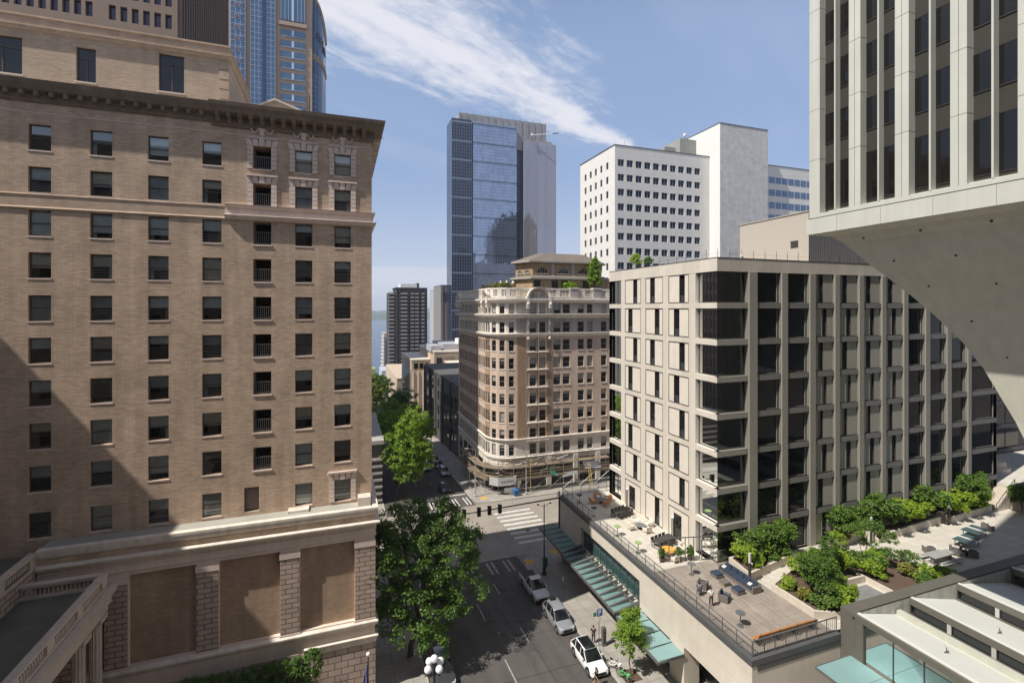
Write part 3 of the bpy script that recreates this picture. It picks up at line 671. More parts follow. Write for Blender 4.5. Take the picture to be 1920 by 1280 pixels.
# left part of the podium with balustrade running toward us
balm = pale_stone = plain('balustrade_stone', (.58, .49, .41), .75, .1, 1.5, streak=.12)
def balustrade(name, par, p0, p1, z, h=.95, bay=3.4):
    """solid panels and groups of balusters under a rail"""
    p0 = Vector((p0[0], p0[1], 0)); p1 = Vector((p1[0], p1[1], 0)); d = p1-p0; Ln = d.length; d.normalize(); nn = Vector((d.y, -d.x, 0))
    mb = MB((p0.x, p0.y, 0), d, nn)
    mb.lb(0, Ln, -.24, .24, z+h-.16, z+h, balm); mb.lb(0, Ln, -.2, .2, z, z+.16, balm)
    x = 0
    while x < Ln-.2:
        e = min(x+.7, Ln); mb.lb(x, e, -.17, .17, z+.16, z+h-.16, balm)
        if e+1 < Ln:
            q = e+.14; lim = min(x+bay, Ln)-.05
            while q < lim:
                c = mb.L(q, 0, 0); hh = h-.32
                mb.lathe((c[0], c[1], z+.16), [(.07, 0), (.05, .06), (.085, hh*.3), (.04, hh*.62), (.045, hh*.8), (.07, hh)], balm, 6); q += .24
        x += bay
    return mb.build(name, par)
mb = MB(); mb.box(-60, -20.25, 20, 43.1, -33.5, -18.2, stone_small); mb.box(-60, -20.3, 20.1, 44.7, -18.2, -17.95, roof_dark); mb.build('podium_wing', hotel)
balustrade('balustrade', hotel, (-20.4, 43.2), (-20.4, 24), -18.2, 1.05)

# entrance pavilion at bottom left
pav = root('entrance_pavilion', 'low stone pavilion with balustraded dark flat roof and fluted columns at bottom left corner', 'pavilion', (-22, 36, -33))
PZ = -19.55
mb = MB(); mb.box(-34, -15.9, 22, 41.3, PZ-.5, PZ+.02, roof_dark); mb.build('roof', pav)
mould2 = MB(); mould2.sweep([(-15.6, 20, 1, 0), (-15.6, 41.6, 1, 1), (-34, 41.6, 0, 1)], [(0, PZ-1.7), (.08, PZ-1.68), (.08, PZ-1.3), (.22, PZ-1.2), (.22, PZ-.75), (.42, PZ-.55), (.5, PZ-.3), (.55, PZ-.12), (.2, PZ-.02), (-.3, PZ-.02), (-.3, PZ-1.7)], balm); mould2.build('cornice', pav)
balustrade('balustrade', pav, (-15.7, 41.5), (-15.7, 20), PZ, .98, 3.3)
balustrade('balustrade', pav, (-34, 41.5), (-15.9, 41.5), PZ, .98, 60)
for (x, y) in ((-15.95, 40.9), (-15.95, 38.6), (-15.95, 30)):
    mb = MB(); zt = PZ-1.7; mb.box(x-.5, x+.5, y-.5, y+.5, zt-.3, zt, balm); mb.lathe((x, y, 0), [(.36, -33), (.34, -28), (.30, zt-.6), (.42, zt-.3)], balm, 16)
    for k in range(12): t = 2*pi*k/12; mb.tube((x+.35*cos(t), y+.35*sin(t), -33), (x+.31*cos(t), y+.31*sin(t), zt-.5), .05, .04, balm, 5)
    mb.build('column', pav)
mb = MB(); mb.box(-34, -16.6, 40.2, 41.2, -33.4, PZ-.52, stone_small); mb.build('back_wall', pav)

# ================================================================== RAINIER-LIKE WHITE TOWER ON A PEDESTAL (right)
tw = root('pedestal_tower', 'white tower with tall vertical piers standing on a curved concrete pedestal, filling the upper right', 'building', (50, 4, -30))
twhite = brick('tower_panel', (.62, .63, .57), (.66, .66, .585), (.60, .60, .53), 30, 3.33, .02, blotch=.03, bump=.2, rough=.55, streak=.03)
twpier = plain('tower_pier', (.53, .535, .475), .55, .06, .6, streak=.09)
twjoint = plain('panel_joint', (.12, .12, .10), .8, .1)
spand = plain('spandrel_bronze', (.045, .043, .034), .5, .12, .8, spec=.25)
twglass = glassm('tower_glass', (.010, .009, .008), .05, 0, .5, wav=.10, wscale=.8)
pedm = plain('pedestal_concrete', (.66, .64, .54), .85, .07, .3, streak=.10, bump=.3, fine=.04)
TXX, TY1, TY0 = 30.0, 24.3, -16.7
TZ1 = 62.0
fr = ((TXX, TY1, 0), (0, -1, 0), (-1, 0, 0))     # run = distance toward the camera
mb = MB(*fr); mb.box(TXX+.58, 71, TY0+.2, TY1-.2, 5.2, TZ1, spand); mb.build('core', tw)
mb = MB(*fr); mb.lb(0, 41, -.8, 0, 5.0, 6.02, twpier); mb.lb(0, 41, -.7, -.06, 6.02, 6.08, twjoint); mb.lb(0, 41, -.8, -.03, 6.08, 6.32, twpier); mb.lb(1.21, 41, -.72, -.2, 6.32, 6.4, twpier); mb.lb(-.2, 0, -41, 0, 5.0, 6.02, twpier)
mb.build('base_band', tw)
for k in range(1, 16):
    mb = MB(*fr); mb.lb(k*2.68-.75, k*2.68-.735, .0, .004, 5.02, 6.0, twjoint); mb.build('panel_joint', tw)
NB = 15
for i in range(NB):
    c = .39+i*2.68; a = c-.36; b2 = c+.36
    if i == 0: a = 0.0; b2 = .75
    mb = MB(*fr); mb.lb(a, b2, -.62, -.03, 6.32, TZ1, twpier)
    for k in range(17): mb.lb(a-.003, b2+.003, -.60, -.026, 9.95+k*3.34, 9.975+k*3.34, twjoint)
    if i: mb.lb(c-.012, c+.012, -.05, -.026, 6.33, TZ1, twjoint)
    mb.build('pier', tw)
def twin(mb, c, k):
    z0 = 6.74 if k == 0 else 10.97+(k-1)*3.35; z1 = z0+(2.85 if k == 0 else 1.95)
    mb.lb(c-.98, c+.98, -.60, -.55, z0, z1, twglass); mb.lb(c-.98, c+.98, -.58, -.53, z0-.05, z0, frame_dark); mb.lb(c-.98, c+.98, -.58, -.53, z1, z1+.05, frame_dark)
rest = MB(*fr)
for i in range(NB):
    c = 1.73+i*2.68
    mb = MB(*fr); mb.lb(c-.045, c+.045, -.56, -.12, 6.4, TZ1, twpier); mb.build('mullion', tw)
    for k in range(17):
        if i < 5: mb = MB(*fr); twin(mb, c, k); mb.build('window', tw)
        else: twin(rest, c, k)
rest.build('window', tw)['kind'] = 'stuff'
# curved pedestal
curve = [(0, 5.0), (.3, 5.02), (.9, 4.78), (1.41, 4.3), (2.23, 3.07), (3.03, 2.0), (3.8, .95), (4.74, -.46), (5.64, -2.02), (6.34, -3.6), (6.85, -5.15), (7.35, -6.66), (7.7, -7.95), (8.15, -10.2), (8.5, -13), (8.8, -17), (9.0, -22), (9.1, -33)]
mb = MB(); prev = None; NS = 10
def ring(s, z):
    A = (TXX+s, TY0+s); Bc = (TXX+s, TY1-s); C2 = (71-s, TY1-s); D2 = (71-s, TY0+s); P = []
    for p, q in ((A, Bc), (Bc, C2), (C2, D2), (D2, A)):
        for k in range(NS): t = k/NS; P.append((p[0]+(q[0]-p[0])*t, p[1]+(q[1]-p[1])*t, z))
    return P
for s_, z_ in curve:
    cur = ring(s_, z_)
    if prev:
        for k in range(len(cur)): j = (k+1) % len(cur); mb.poly([prev[k], prev[j], cur[j], cur[k]], pedm)
    prev = cur
pd = mb.build('pedestal', tw)
mb = MB()
for (s_, z_) in ((1.2, 4.45), (2.3, 2.95), (3.5, 1.35), (4.9, -.75), (6.0, -2.8)):
    for k in range(5):
        y = TY1-s_-1.6-k*3.2; mb.sphere((TXX+s_+.02, y, z_), .07, frame_dark, n=8, h=5)
mb.build('form_tie_holes', pd)
# ================================================================== OFFICE BLOCK WITH CONCRETE GRID
off = root('office_building', 'eight storey pale concrete grid office block with recessed dark glass bays above the roof terrace', 'building', (55, 48, -25.3))
OX, OY = 34.8, 38.1
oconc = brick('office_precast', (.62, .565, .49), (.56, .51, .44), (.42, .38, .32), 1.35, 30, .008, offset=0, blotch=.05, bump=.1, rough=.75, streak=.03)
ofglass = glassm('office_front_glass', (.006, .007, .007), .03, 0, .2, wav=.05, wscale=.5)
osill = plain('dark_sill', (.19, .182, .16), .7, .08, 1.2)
ofront_shade = brick('office_precast_shaded', (.30, .283, .24), (.275, .258, .218), (.20, .19, .16), 30, 3.67, .01, offset=0, blotch=.06, bump=.1, rough=.75, streak=.05)  # darker copy of the precast; the front's shade is put into its colour
ofpan_shade = brick('ribbed_panel_shaded', (.38, .37, .31), (.35, .34, .285), (.24, .23, .19), .16, 30, .02, offset=0, blotch=.05, bump=.4, rough=.8, streak=.04)  # ribs are real, the tone is darkened to carry the front's shade
opan = plain('office_panel', (.66, .60, .52), .75, .07, 1.2, streak=.05, fine=.04)
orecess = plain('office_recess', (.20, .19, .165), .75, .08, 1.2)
oglass = clearglass('office_glass', (.30, .33, .32), .05)
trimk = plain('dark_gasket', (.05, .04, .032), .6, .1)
floor_in = plain('interior_floor', (.22, .20, .17), .8, .15)
ceil_in = plain('interior_ceiling', (.30, .29, .27), .8, .1)
ZB = [3.67-3.67*k for k in range(8)] + [-22.05]       # tops of the glass rows
def rowz(k): return (ZB[k]-3.10 if k < 7 else -25.3), ZB[k]
# left face: run 0 at the corner (38.1) toward +Y
fl = ((OX, OY, 0), (0, 1, 0), (-1, 0, 0)); ff = ((OX, OY, 0), (1, 0, 0), (0, -1, 0))
left_holes = []
gl_bays = [(0.0, 3.07), (17.29, 20.22)]; pn_bays = [(4.09, 7.46), (8.48, 11.84), (12.85, 16.33)]
mb = MB(*fl); hs = []
for k in range(8):
    z0, z1 = rowz(k)
    for a, b2 in gl_bays+pn_bays: hs.append((a, b2, z0, z1, .45 if (a, b2) in gl_bays else .10))
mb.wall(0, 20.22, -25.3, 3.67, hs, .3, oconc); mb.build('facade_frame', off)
mb = MB(*fl); mb.lb(-.0, 20.22, -.5, 0.02, 3.67, 4.98, oconc); mb.lb(.0, 20.22, -.52, .05, 4.98, 5.04, trimk); mb.build('parapet', off)
# front face
cols = [(3.9, 5.05), (8.25, 9.15), (12.2, 13.1), (15.9, 16.7), (19.65, 20.5), (23.35, 24.1), (27.05, 27.9), (30.9, 31.8), (34.9, 35.8), (38.95, 39.7)]
fb = []
prev = 0.0
for a, b2 in cols: fb.append((prev, a)); prev = b2
fb.append((39.7, 45.0))
mb = MB(*ff); hs = []
for k in range(8):
    z0, z1 = rowz(k)
    for i, (a, b2) in enumerate(fb): hs.append((a, b2, z0, z1, .45))
mb.wall(0, 45, -25.3, 3.67, hs, .45, ofront_shade, orecess); mb.build('facade_frame', off)
mb = MB(*ff); mb.lb(0.0, 45, -.5, .02, 3.67, 4.98, oconc); mb.lb(0, 45, -.52, .05, 4.98, 5.04, trimk); mb.build('parapet', off)
mb = MB(*ff)
for a, b2 in cols:   # the piers stand proud of the bays
    mb.lb(a+.06, b2-.04, 0, .13, -25.3, 3.66, ofront_shade)
mb.build('pier_cladding', off)['kind'] = 'stuff'
mb = MB()
for k in range(8):
    zt = rowz(k)[0]
    mb.box(OX+.5, 79.5, OY+.5, 58, zt-.45, zt-.02, floor_in)
    mb.box(OX+.5, 79.5, OY+.5, 58, ZB[k]+.02, ZB[k]+.10, ceil_in)
mb.box(OX+9, 79, OY+9, 57.5, -25.3, 4.4, room_dark)
mb.build('floor_slab', off)['kind'] = 'stuff'
mb = MB()
for x in (OX+3.6, OX+8.7):
    for y in (OY+3.6, OY+8.0): mb.box(x-.35, x+.35, y-.35, y+.35, -25.3, 4.3, ceil_in)
mb.build('interior_column', off)['kind'] = 'stuff'
mb = MB(); mb.box(OX+.3, 79.6, OY+.3, 58.2, 4.55, 4.8, roof_grey); mb.poly([(OX, 58.32, -25.3), (79.8, 58.32, -25.3), (79.8, 58.32, 5), (OX, 58.32, 5)], oconc); mb.poly([(79.8, OY, -25.3), (79.8, 58.3, -25.3), (79.8, 58.3, 5), (79.8, OY, 5)], oconc); mb.build('roof', off)
nwin = 0
def glazing(frm, a, b2, z0, z1, d, par, corner=False, split=0):
    mb = MB(*frm); mb.lq([(a, -d, z0), (b2, -d, z0), (b2, -d, z1), (a, -d, z1)], oglass)
    f = .06
    mb.lb(a, b2, -d-.04, -d+.05, z0, z0+.10, trimk); mb.lb(a, b2, -d-.04, -d+.05, z1-.08, z1, trimk)
    for x in ([a, b2-f] if not corner else [b2-f]) + ([(a+b2)/2-.03] if split else []): mb.lb(x, x+f, -d-.04, -d+.05, z0+.1, z1-.08, trimk)
    return mb.build('window', par)
for k in range(8):
    z0, z1 = rowz(k)
    glazing(fl, .45, 3.07, z0, z1, .45, off, True); glazing(fl, 17.29, 20.2, z0, z1, .45, off, False, 1)
    glazing(ff, .45, 3.9, z0, z1, .45, off, True)
    for i, (a, b2) in enumerate(pn_bays):
        if k == 7 and i in (0, 2): continue
        w = b2-a; side = (i+k) % 2
        s0, s1 = (a+.28*w, a+.55*w) if side else (a+.30*w, a+.56*w)
        s0, s1 = ((a+.20*w, a+.47*w) if (i+k) % 2 == 0 else (a+.46*w, a+.74*w))
        if i == 2: s0, s1 = ((a+.22*w, a+.48*w) if k % 2 == 0 else (a+.52*w, a+.8*w))
        mb = MB(*fl); mb.wall(a+.07, b2-.07, z0+.09, z1-.09, [(s0, s1, z0+.091, z1-.091, .22)], .2, opan, trimk, b=-.03)
        for (p0, p1, q0, q1) in ((a, a+.065, z0, z1), (b2-.065, b2, z0, z1), (a+.065, b2-.065, z0, z0+.08), (a+.065, b2-.065, z1-.08, z1)): mb.lb(p0, p1, -.1, .012, q0, q1, trimk)
        pn = mb.build('panel_bay', off)
        mb = MB(*fl); mb.lq([(s0, -.24, z0+.1), (s1, -.24, z0+.1), (s1, -.24, z1-.1), (s0, -.24, z1-.1)], glass_dark); mb.lb(s0, s1, -.23, -.2, z0+.1, z0+.85, plain('slate_glass', (.05, .055, .06), .2, .05)); mb.build('slit_window', pn)
for i in (0, 2):     # doors on to the terrace
    a, b2 = pn_bays[i]; z0, z1 = rowz(7); w = b2-a; s0, s1 = (a+.36*w, a+.74*w)
    mb = MB(*fl); mb.wall(a+.07, b2-.07, z0+.02, z1-.09, [(s0, s1, z0+.021, z0+2.7, .2)], .2, opan, trimk, b=-.03)
    for (p0, p1, q0, q1) in ((a, a+.065, z0, z1), (b2-.065, b2, z0, z1), (a+.065, b2-.065, z1-.08, z1)): mb.lb(p0, p1, -.1, .012, q0, q1, trimk)
    pn = mb.build('panel_bay', off)
    mb = MB(*fl); mb.lb(s0+.02, s1-.02, -.2, -.15, z0+.03, z0+2.68, trimk); mb.lb(s0+.14, s1-.14, -.15, -.14, z0+.3, z0+2.55, glass_dark); mb.tube(mb.L(s0+.1, -.08, z0+.8), mb.L(s0+.1, -.08, z0+1.6), .02, .02, grey_metal, 6); mb.build('door', pn)
cnt = 0
for k in range(8):
    z0, z1 = rowz(k)
    for i, (a, b2) in enumerate(fb):
        if i == 0: continue
        w = b2-a; cnt += 1
        if 3 <= i <= 6:
            even = (k % 2 == 0)
            s0, s1 = (a+.22*w, a+.48*w) if even else (a+.44*w, a+.68*w)
            mb = MB(*ff); mb.wall(a+.05, b2-.05, z0+.05, z1-.05, [(s0, s1, z0+.051, z1-.051, .16)], .16, ofpan_shade, trimk, b=-.14)
            wo = mb.build('panel_bay', off)
            mb = MB(*ff); mb.lq([(s0, -.29, z0+.05), (s1, -.29, z0+.05), (s1, -.29, z1-.05), (s0, -.29, z1-.05)], glass_dark); mb.build('slit_window', wo)
            mb = MB(*ff); mb.lb(a, b2, -.5, .03, z0-.56, z0, osill); mb.build('sill', wo)
        else:
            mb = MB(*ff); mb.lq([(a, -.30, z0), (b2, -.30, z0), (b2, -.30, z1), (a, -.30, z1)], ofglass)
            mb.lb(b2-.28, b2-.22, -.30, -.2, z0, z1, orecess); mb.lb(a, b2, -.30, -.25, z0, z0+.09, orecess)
            wo = mb.build('window', off)
            mb = MB(*ff); mb.lb(a, b2, -.5, .03, z0-.56, z0, osill); mb.build('sill', wo)
# furniture seen through the corner glass
wood_o = plain('warm_wood', (.42, .20, .06), .55, .12, 3)
for k in (5, 6):
    z = rowz(k)[0]
    mb = MB(); mb.box(OX+1.0, OX+1.9, OY+1.2, OY+3.4, z+.7, z+.76, wood_o); mb.box(OX+1.1, OX+1.2, OY+1.3, OY+1.4, z, z+.7, trimk); mb.box(OX+1.7, OX+1.8, OY+3.2, OY+3.3, z, z+.7, trimk); mb.build('interior_table', off)
# rail and planting at roof edge
mb = MB()
for x in np.arange(35.6, 64, 1.55): mb.tube((x, 38.9, 5.0), (x, 38.9, 6.0), .025, .02, black_metal, 5)
for y in np.arange(40.5, 58, 1.55): mb.tube((35.6, y, 5.0), (35.6, y, 6.0), .025, .02, black_metal, 5)
mb.tube((35.6, 38.9, 5.55), (64, 38.9, 5.55), .008, .008, black_metal, 4); mb.tube((35.6, 38.9, 5.55), (35.6, 58, 5.55), .008, .008, black_metal, 4)
mb.build('roof_railing', off)
# corrugated plant screen on the roof
corr, nt, b = newmat('corrugated_screen'); g = nd(nt, 'ShaderNodeNewGeometry')
b.inputs['Base Color'].default_value = (.50, .45, .39, 1); b.inputs['Roughness'].default_value = .55; b.inputs['Metallic'].default_value = .15
corr_shade, nt, b = newmat('corrugated_shaded'); b.inputs['Base Color'].default_value = (.13, .125, .125, 1); b.inputs['Roughness'].default_value = .55  # dark copy of the screen for its unlit face, shade in the colour
def corrug(mb, frm, L_, z0, z1, m, pitch=.30, amp=.03):
    mb.fr(*frm); n = int(L_/pitch); pts = []
    for i in range(n):
        a = i*pitch; pts += [(a, 0), (a+pitch*.4, 0), (a+pitch*.5, -amp), (a+pitch*.9, -amp)]
    for p, q in zip(pts, pts[1:]): mb.lq([(p[0], p[1], z0), (q[0], q[1], z0), (q[0], q[1], z1), (p[0], p[1], z1)], m)
mb = MB(); corrug(mb, ((51.8, 42, 0), (0, 1, 0), (-1, 0, 0)), 10.5, 4.8, 11.4, corr); corrug(mb, ((51.8, 42, 0), (1, 0, 0), (0, -1, 0)), 26, 4.8, 11.4, corr_shade)
mb.poly([(51.9, 42.1, 11.35), (77.8, 42.1, 11.35), (77.8, 52.4, 11.35), (51.9, 52.4, 11.35)], roof_grey)
mb.poly([(51.8, 52.5, 4.8), (77.8, 52.5, 4.8), (77.8, 52.5, 11.4), (51.8, 52.5, 11.4)], corr); mb.poly([(77.8, 42, 4.8), (77.8, 52.5, 4.8), (77.8, 52.5, 11.4), (77.8, 42, 11.4)], corr)
mb.box(51.7, 77.9, 41.9, 52.55, 11.4, 11.5, corr); sc_ = mb.build('plant_screen', off)
mb = MB()
for k in range(4): mb.box(51.72, 51.8, 43.4, 44.4, 7.4+k*.22, 7.5+k*.22, frame_dark)
mb.build('louvre', sc_); mb = MB(); mb.sphere((51.6, 51.9, 7.2), .16, white_paint, n=8, h=6); mb.tube((51.6, 51.9, 6.9), (51.8, 51.9, 6.6), .03, .03, grey_metal, 6); mb.build('roof_light', sc_)

# recessed dark wing behind the pedestal
dk = root('dark_glass_wing', 'dark glazed wing set back in deep shade beyond the right end of the terrace', 'building', (95, 52, -22))
mb = MB(); mb.box(80.2, 125, 46, 62, -25, 4.5, frame_dark); mb.build('wall', dk)
for k in range(7):
    mb = MB(((80.2, 46, 0)), (1, 0, 0), (0, -1, 0)); mb.lb(0, 44, 0, .5, -22.3+k*3.67, -21.9+k*3.67, dark_metal); mb.build('floor_band', dk)
    for i in range(6):
        mb = MB((80.2+.4+i*3.6, 46, 0)); mb.lb(0, 3.3, .01, .05, -21.8+k*3.67, -18.8+k*3.67, glass_dark); mb.build('window', dk)

# ================================================================== STREET-LEVEL PODIUM AND ITS ROOF TERRACE
pod = root('podium_building', 'two storey pale stone podium with dark metal coping, carrying the roof terrace beside the street', 'building', (33, 43, -33.5))
PX = 27.7; TZ = -25.3
limest = brick('podium_limestone', (.62, .565, .48), (.57, .515, .435), (.50, .45, .38), 2.4, 1.2, .012, blotch=.07, bump=.08, rough=.8, streak=.04, offset=.5)
darkcop = plain('dark_coping', (.085, .085, .085), .6, .12, 2)
teal = plain('teal_glass', (.15, .265, .25), .12, .06, .8, spec=.6)
tglass = glassm('teal_window', (.03, .075, .075), .05, 0, .7, wav=.12, wscale=1.2)
fp = ((PX, 26.9, 0), (0, 1, 0), (-1, 0, 0))
mb = MB(*fp)
ph = [(13.9, 26.2, -29.3, -26.9, .5), (9.2, 13.4, -36, -29.5, 2.2), (1.0, 7.3, -36, -29.0, 1.6), (13.8, 31.8, -36, -29.55, 2.5)]
mb.wall(0, 32.2, -35.2, -25.62, ph, .5, limest)
mb.poly([(PX, 26.9, -34.5), (36.5, 26.9, -34.5), (36.5, 26.9, -25.62), (PX, 26.9, -25.62)], limest)
mb.poly([(PX, 59.1, -36), (60, 59.1, -36), (60, 59.1, -25.62), (PX, 59.1, -25.62)], limest)
mb.build('wall', pod)
mb = MB(*fp); mb.lb(-.05, 32.25, -.5, .06, -25.62, -25.16, darkcop); mb.build('coping', pod)
mb = MB(); mb.box(PX+.5, 36.5, 26.84, 27.35, -25.62, -25.16, darkcop); mb.box(PX+.5, 36.9, 26.86, 27.4, -26.05, -25.62, darkcop); mb.build('coping', pod)
mb = MB(*fp); mb.lb(1, 32, -2.55, -2.5, -35.2, -29.0, plain('shop_dark', (.05, .055, .055), .2, .2)); mb.build('shopfront', pod)
for i in range(9):
    a = 13.9+i*1.3667; mb = MB(*fp); mb.lb(a+.04, a+1.33, -.42, -.38, -29.25, -26.95, tglass); mb.lb(a, a+.05, -.42, -.3, -29.3, -26.9, grey_metal); mb.lb(a+.05, a+1.32, -.4, -.34, -27.9, -27.85, grey_metal); mb.build('window', pod)
mb = MB(*fp); mb.lb(13.9, 26.2, -.5, .08, -26.92, -26.82, dark_metal); mb.lb(13.85, 13.93, -.5, .08, -29.3, -26.9, dark_metal); mb.build('window_frame', pod)
for a in (8.6, 13.4, 20, 26):
    mb = MB(*fp); mb.lb(a-.4, a+.3, -1.1, -.25, -35.2, -29.3, limest); mb.build('column', pod)
mb = MB(*fp); mb.lb(3.2, 4.6, -1.3, -1.2, -33.2, -29.8, dark_metal); mb.tube(mb.L(4.0, -1.1, -31.3), mb.L(4.0, -1.05, -31.3), .5, .5, white_paint, 14); mb.build('entrance_panel', pod)
# glass canopies over the pavement
def canopy(a0, a1, z, name, lab, bars, reach, col, panes):
    c = root(name, lab, 'canopy', (PX-reach/2, 26.9+(a0+a1)/2, z), group='glass canopies along the podium')
    for i in range(panes):
        p = a0+(a1-a0)*i/panes; q = a0+(a1-a0)*(i+1)/panes
        mb = MB(*fp); mb.hexa([mb.L(p+.03, .05, z-.02), mb.L(q-.03, .05, z-.02), mb.L(q-.03, reach, z-.12), mb.L(p+.03, reach, z-.12), mb.L(p+.03, .05, z+.02), mb.L(q-.03, .05, z+.02), mb.L(q-.03, reach, z-.08), mb.L(p+.03, reach, z-.08)], col); mb.build('glass_pane', c)
    for i in range(panes+1):
        p = a0+(a1-a0)*i/panes
        mb = MB(*fp)
        if bars: mb.hexa([mb.L(p-.09, 0.0, z+.06), mb.L(p+.09, 0, z+.06), mb.L(p+.09, reach, z-.06), mb.L(p-.09, reach, z-.06), mb.L(p-.09, 0, z+.55), mb.L(p+.09, 0, z+.55), mb.L(p+.09, reach, z+.02), mb.L(p-.09, reach, z+.02)], grey_metal)
        else: mb.lb(p-.025, p+.025, .03, reach, z+.03, z+.06, dark_metal)
        mb.build('rib', c)
    mb = MB(*fp); mb.lb(a0, a1, reach, reach+.1, z-.28, z-.02, grey_metal); mb.lb(a0, a0+.08, 0, reach, z-.22, z-.13, grey_metal)
    if bars: mb.lb(a0, a1, .42, .56, z+.05, z+.32, grey_metal)
    mb.build('edge_beam', c); return c
canopy(13.9, 26.0, -29.35, 'glass_canopy', 'teal glass street canopy with thick grey ribs under the podium window band', True, 2.75, teal, 12)
canopy(26.1, 33.6, -29.5, 'glass_canopy', 'shaded blue green glass canopy at the street corner end of the podium', False, 2.5, teal, 6)
canopy(7.2, 13.8, -29.6, 'glass_canopy', 'pale teal glass canopy behind the small sidewalk tree', False, 2.6, plain('teal_glass_pale', (.21, .345, .34), .12, .05, .8, spec=.6), 4)

# terrace floor
pave = brick('terrace_paving', (.56, .52, .45), (.50, .465, .40), (.30, .27, .23), .9, .9, .012, offset=.0, bump=.15, blotch=.07, rough=.85); planvec(pave)
deckm = brick('timber_deck', (.37, .32, .27), (.29, .25, .21), (.10, .08, .065), 3.2, .14, .014, offset=.37, bump=.5, blotch=.22, rough=.85)
_nt = deckm.node_tree; _t = [n for n in _nt.nodes if n.type == 'TEX_BRICK'][0]; _g = nd(_nt, 'ShaderNodeNewGeometry'); _mp = nd(_nt, 'ShaderNodeMapping'); _mp.inputs['Rotation'].default_value = (0, 0, radians(90)); _nt.links.new(_g.outputs['Position'], _mp.inputs[0]); _nt.links.new(_mp.outputs[0], _t.inputs['Vector'])
mb = MB(); mb.box(PX+.5, 100, 27.38, 60, TZ-.3, TZ, pave); struct(mb.build('terrace_floor'))
mb = MB(); mb.poly([(28.3, 27.5, TZ+.02), (36.4, 27.5, TZ+.02), (36.4, 39.3, TZ+.02), (28.3, 39.3, TZ+.02)], deckm); struct(mb.build('timber_deck'))
mb = MB(); mb.box(80, 120, 22, 46, TZ, -22.6, pave); struct(mb.build('upper_terrace'))
mb = MB(); mb.poly([(40.6, 27.0, TZ+.02), (45.4, 27.0, TZ+.02), (45.4, 31.0, TZ+.02), (40.6, 31.0, TZ+.02)], plain('grey_deck', (.20, .205, .20), .7, .2, 2)); struct(mb.build('grey_paving'))
# railings
def railing(name, lab, p0, p1, z, h=1.1, step=1.5, mesh=False):
    r = root(name, lab, 'railing', ((p0[0]+p1[0])/2, (p0[1]+p1[1])/2, z)); a = Vector((p0[0], p0[1], 0)); b2 = Vector((p1[0], p1[1], 0)); d = b2-a; Ln = d.length; d.normalize(); n = max(1, round(Ln/step))
    for i in range(n+1):
        q = a+d*(Ln*i/n); mb = MB(); mb.box(q.x-.025, q.x+.025, q.y-.02, q.y+.02, z, z+h, grey_metal); mb.build('post', r)
    mb = MB((a.x, a.y, 0), d, Vector((d.y, -d.x, 0))); mb.lb(0, Ln, -.035, .035, z+h-.03, z+h+.02, grey_metal); mb.build('handrail', r)
    mb = MB((a.x, a.y, 0), d, Vector((d.y, -d.x, 0)))
    k = .12
    while k < h-.08: mb.lb(0, Ln, -.006, .006, z+k, z+k+.012, grey_metal); k += .105
    if mesh:
        x = 0
        while x < Ln: mb.lb(x, x+.012, -.006, .006, z+.1, z+h-.05, grey_metal); x += .22
    mb.build('wire', r); return r
railing('terrace_railing', 'long thin grey cable railing along the street edge of the roof terrace', (28.0, 27.2), (28.0, 59), -25.16, 1.1, 1.45)
railing('terrace_railing', 'steel mesh railing behind the long orange timber bench', (28.05, 27.15), (36.4, 27.15), -25.16, 1.15, 1.05, True)
railing('terrace_railing', 'dark railing across the far end of the roof terrace by the scaffolding', (28.1, 58.9), (34.7, 58.9), -25.16, 1.1, 1.3)
# screen fence dividing deck and dining terrace
sf = root('metal_screen', 'tall grey metal framed screen with gate between the deck and the dining terrace', 'fence', (32.6, 39.8, TZ))
A = Vector((29.9, 40.5, 0)); B = Vector((35.5, 39.2, 0)); dd = (B-A).normalized(); LL = (B-A).length; nn = Vector((dd.y, -dd.x, 0))
mb = MB((A.x, A.y, 0), dd, nn); mb.lb(0, LL, -.04, .04, TZ+2.35, TZ+2.43, grey_metal); mb.build('top_rail', sf)
for x in (0, .9, 1.75, 2.6, 3.5, 4.1, LL-.06): mb = MB((A.x, A.y, 0), dd, nn); mb.lb(x, x+.07, -.035, .035, TZ, TZ+2.36, grey_metal); mb.build('post', sf)
mb = MB((A.x, A.y, 0), dd, nn); mb.lb(4.35, 5.4, -.03, .03, TZ+.05, TZ+.13, grey_metal); mb.lb(4.35, 5.4, -.03, .03, TZ+2.0, TZ+2.08, grey_metal); mb.lb(4.35, 4.42, -.03, .03, TZ+.13, TZ+2.0, grey_metal); mb.lb(5.33, 5.4, -.03, .03, TZ+.13, TZ+2.0, grey_metal); mb.lb(4.35, 5.4, -.02, .02, TZ+1.0, TZ+1.05, grey_metal); mb.build('gate', sf)

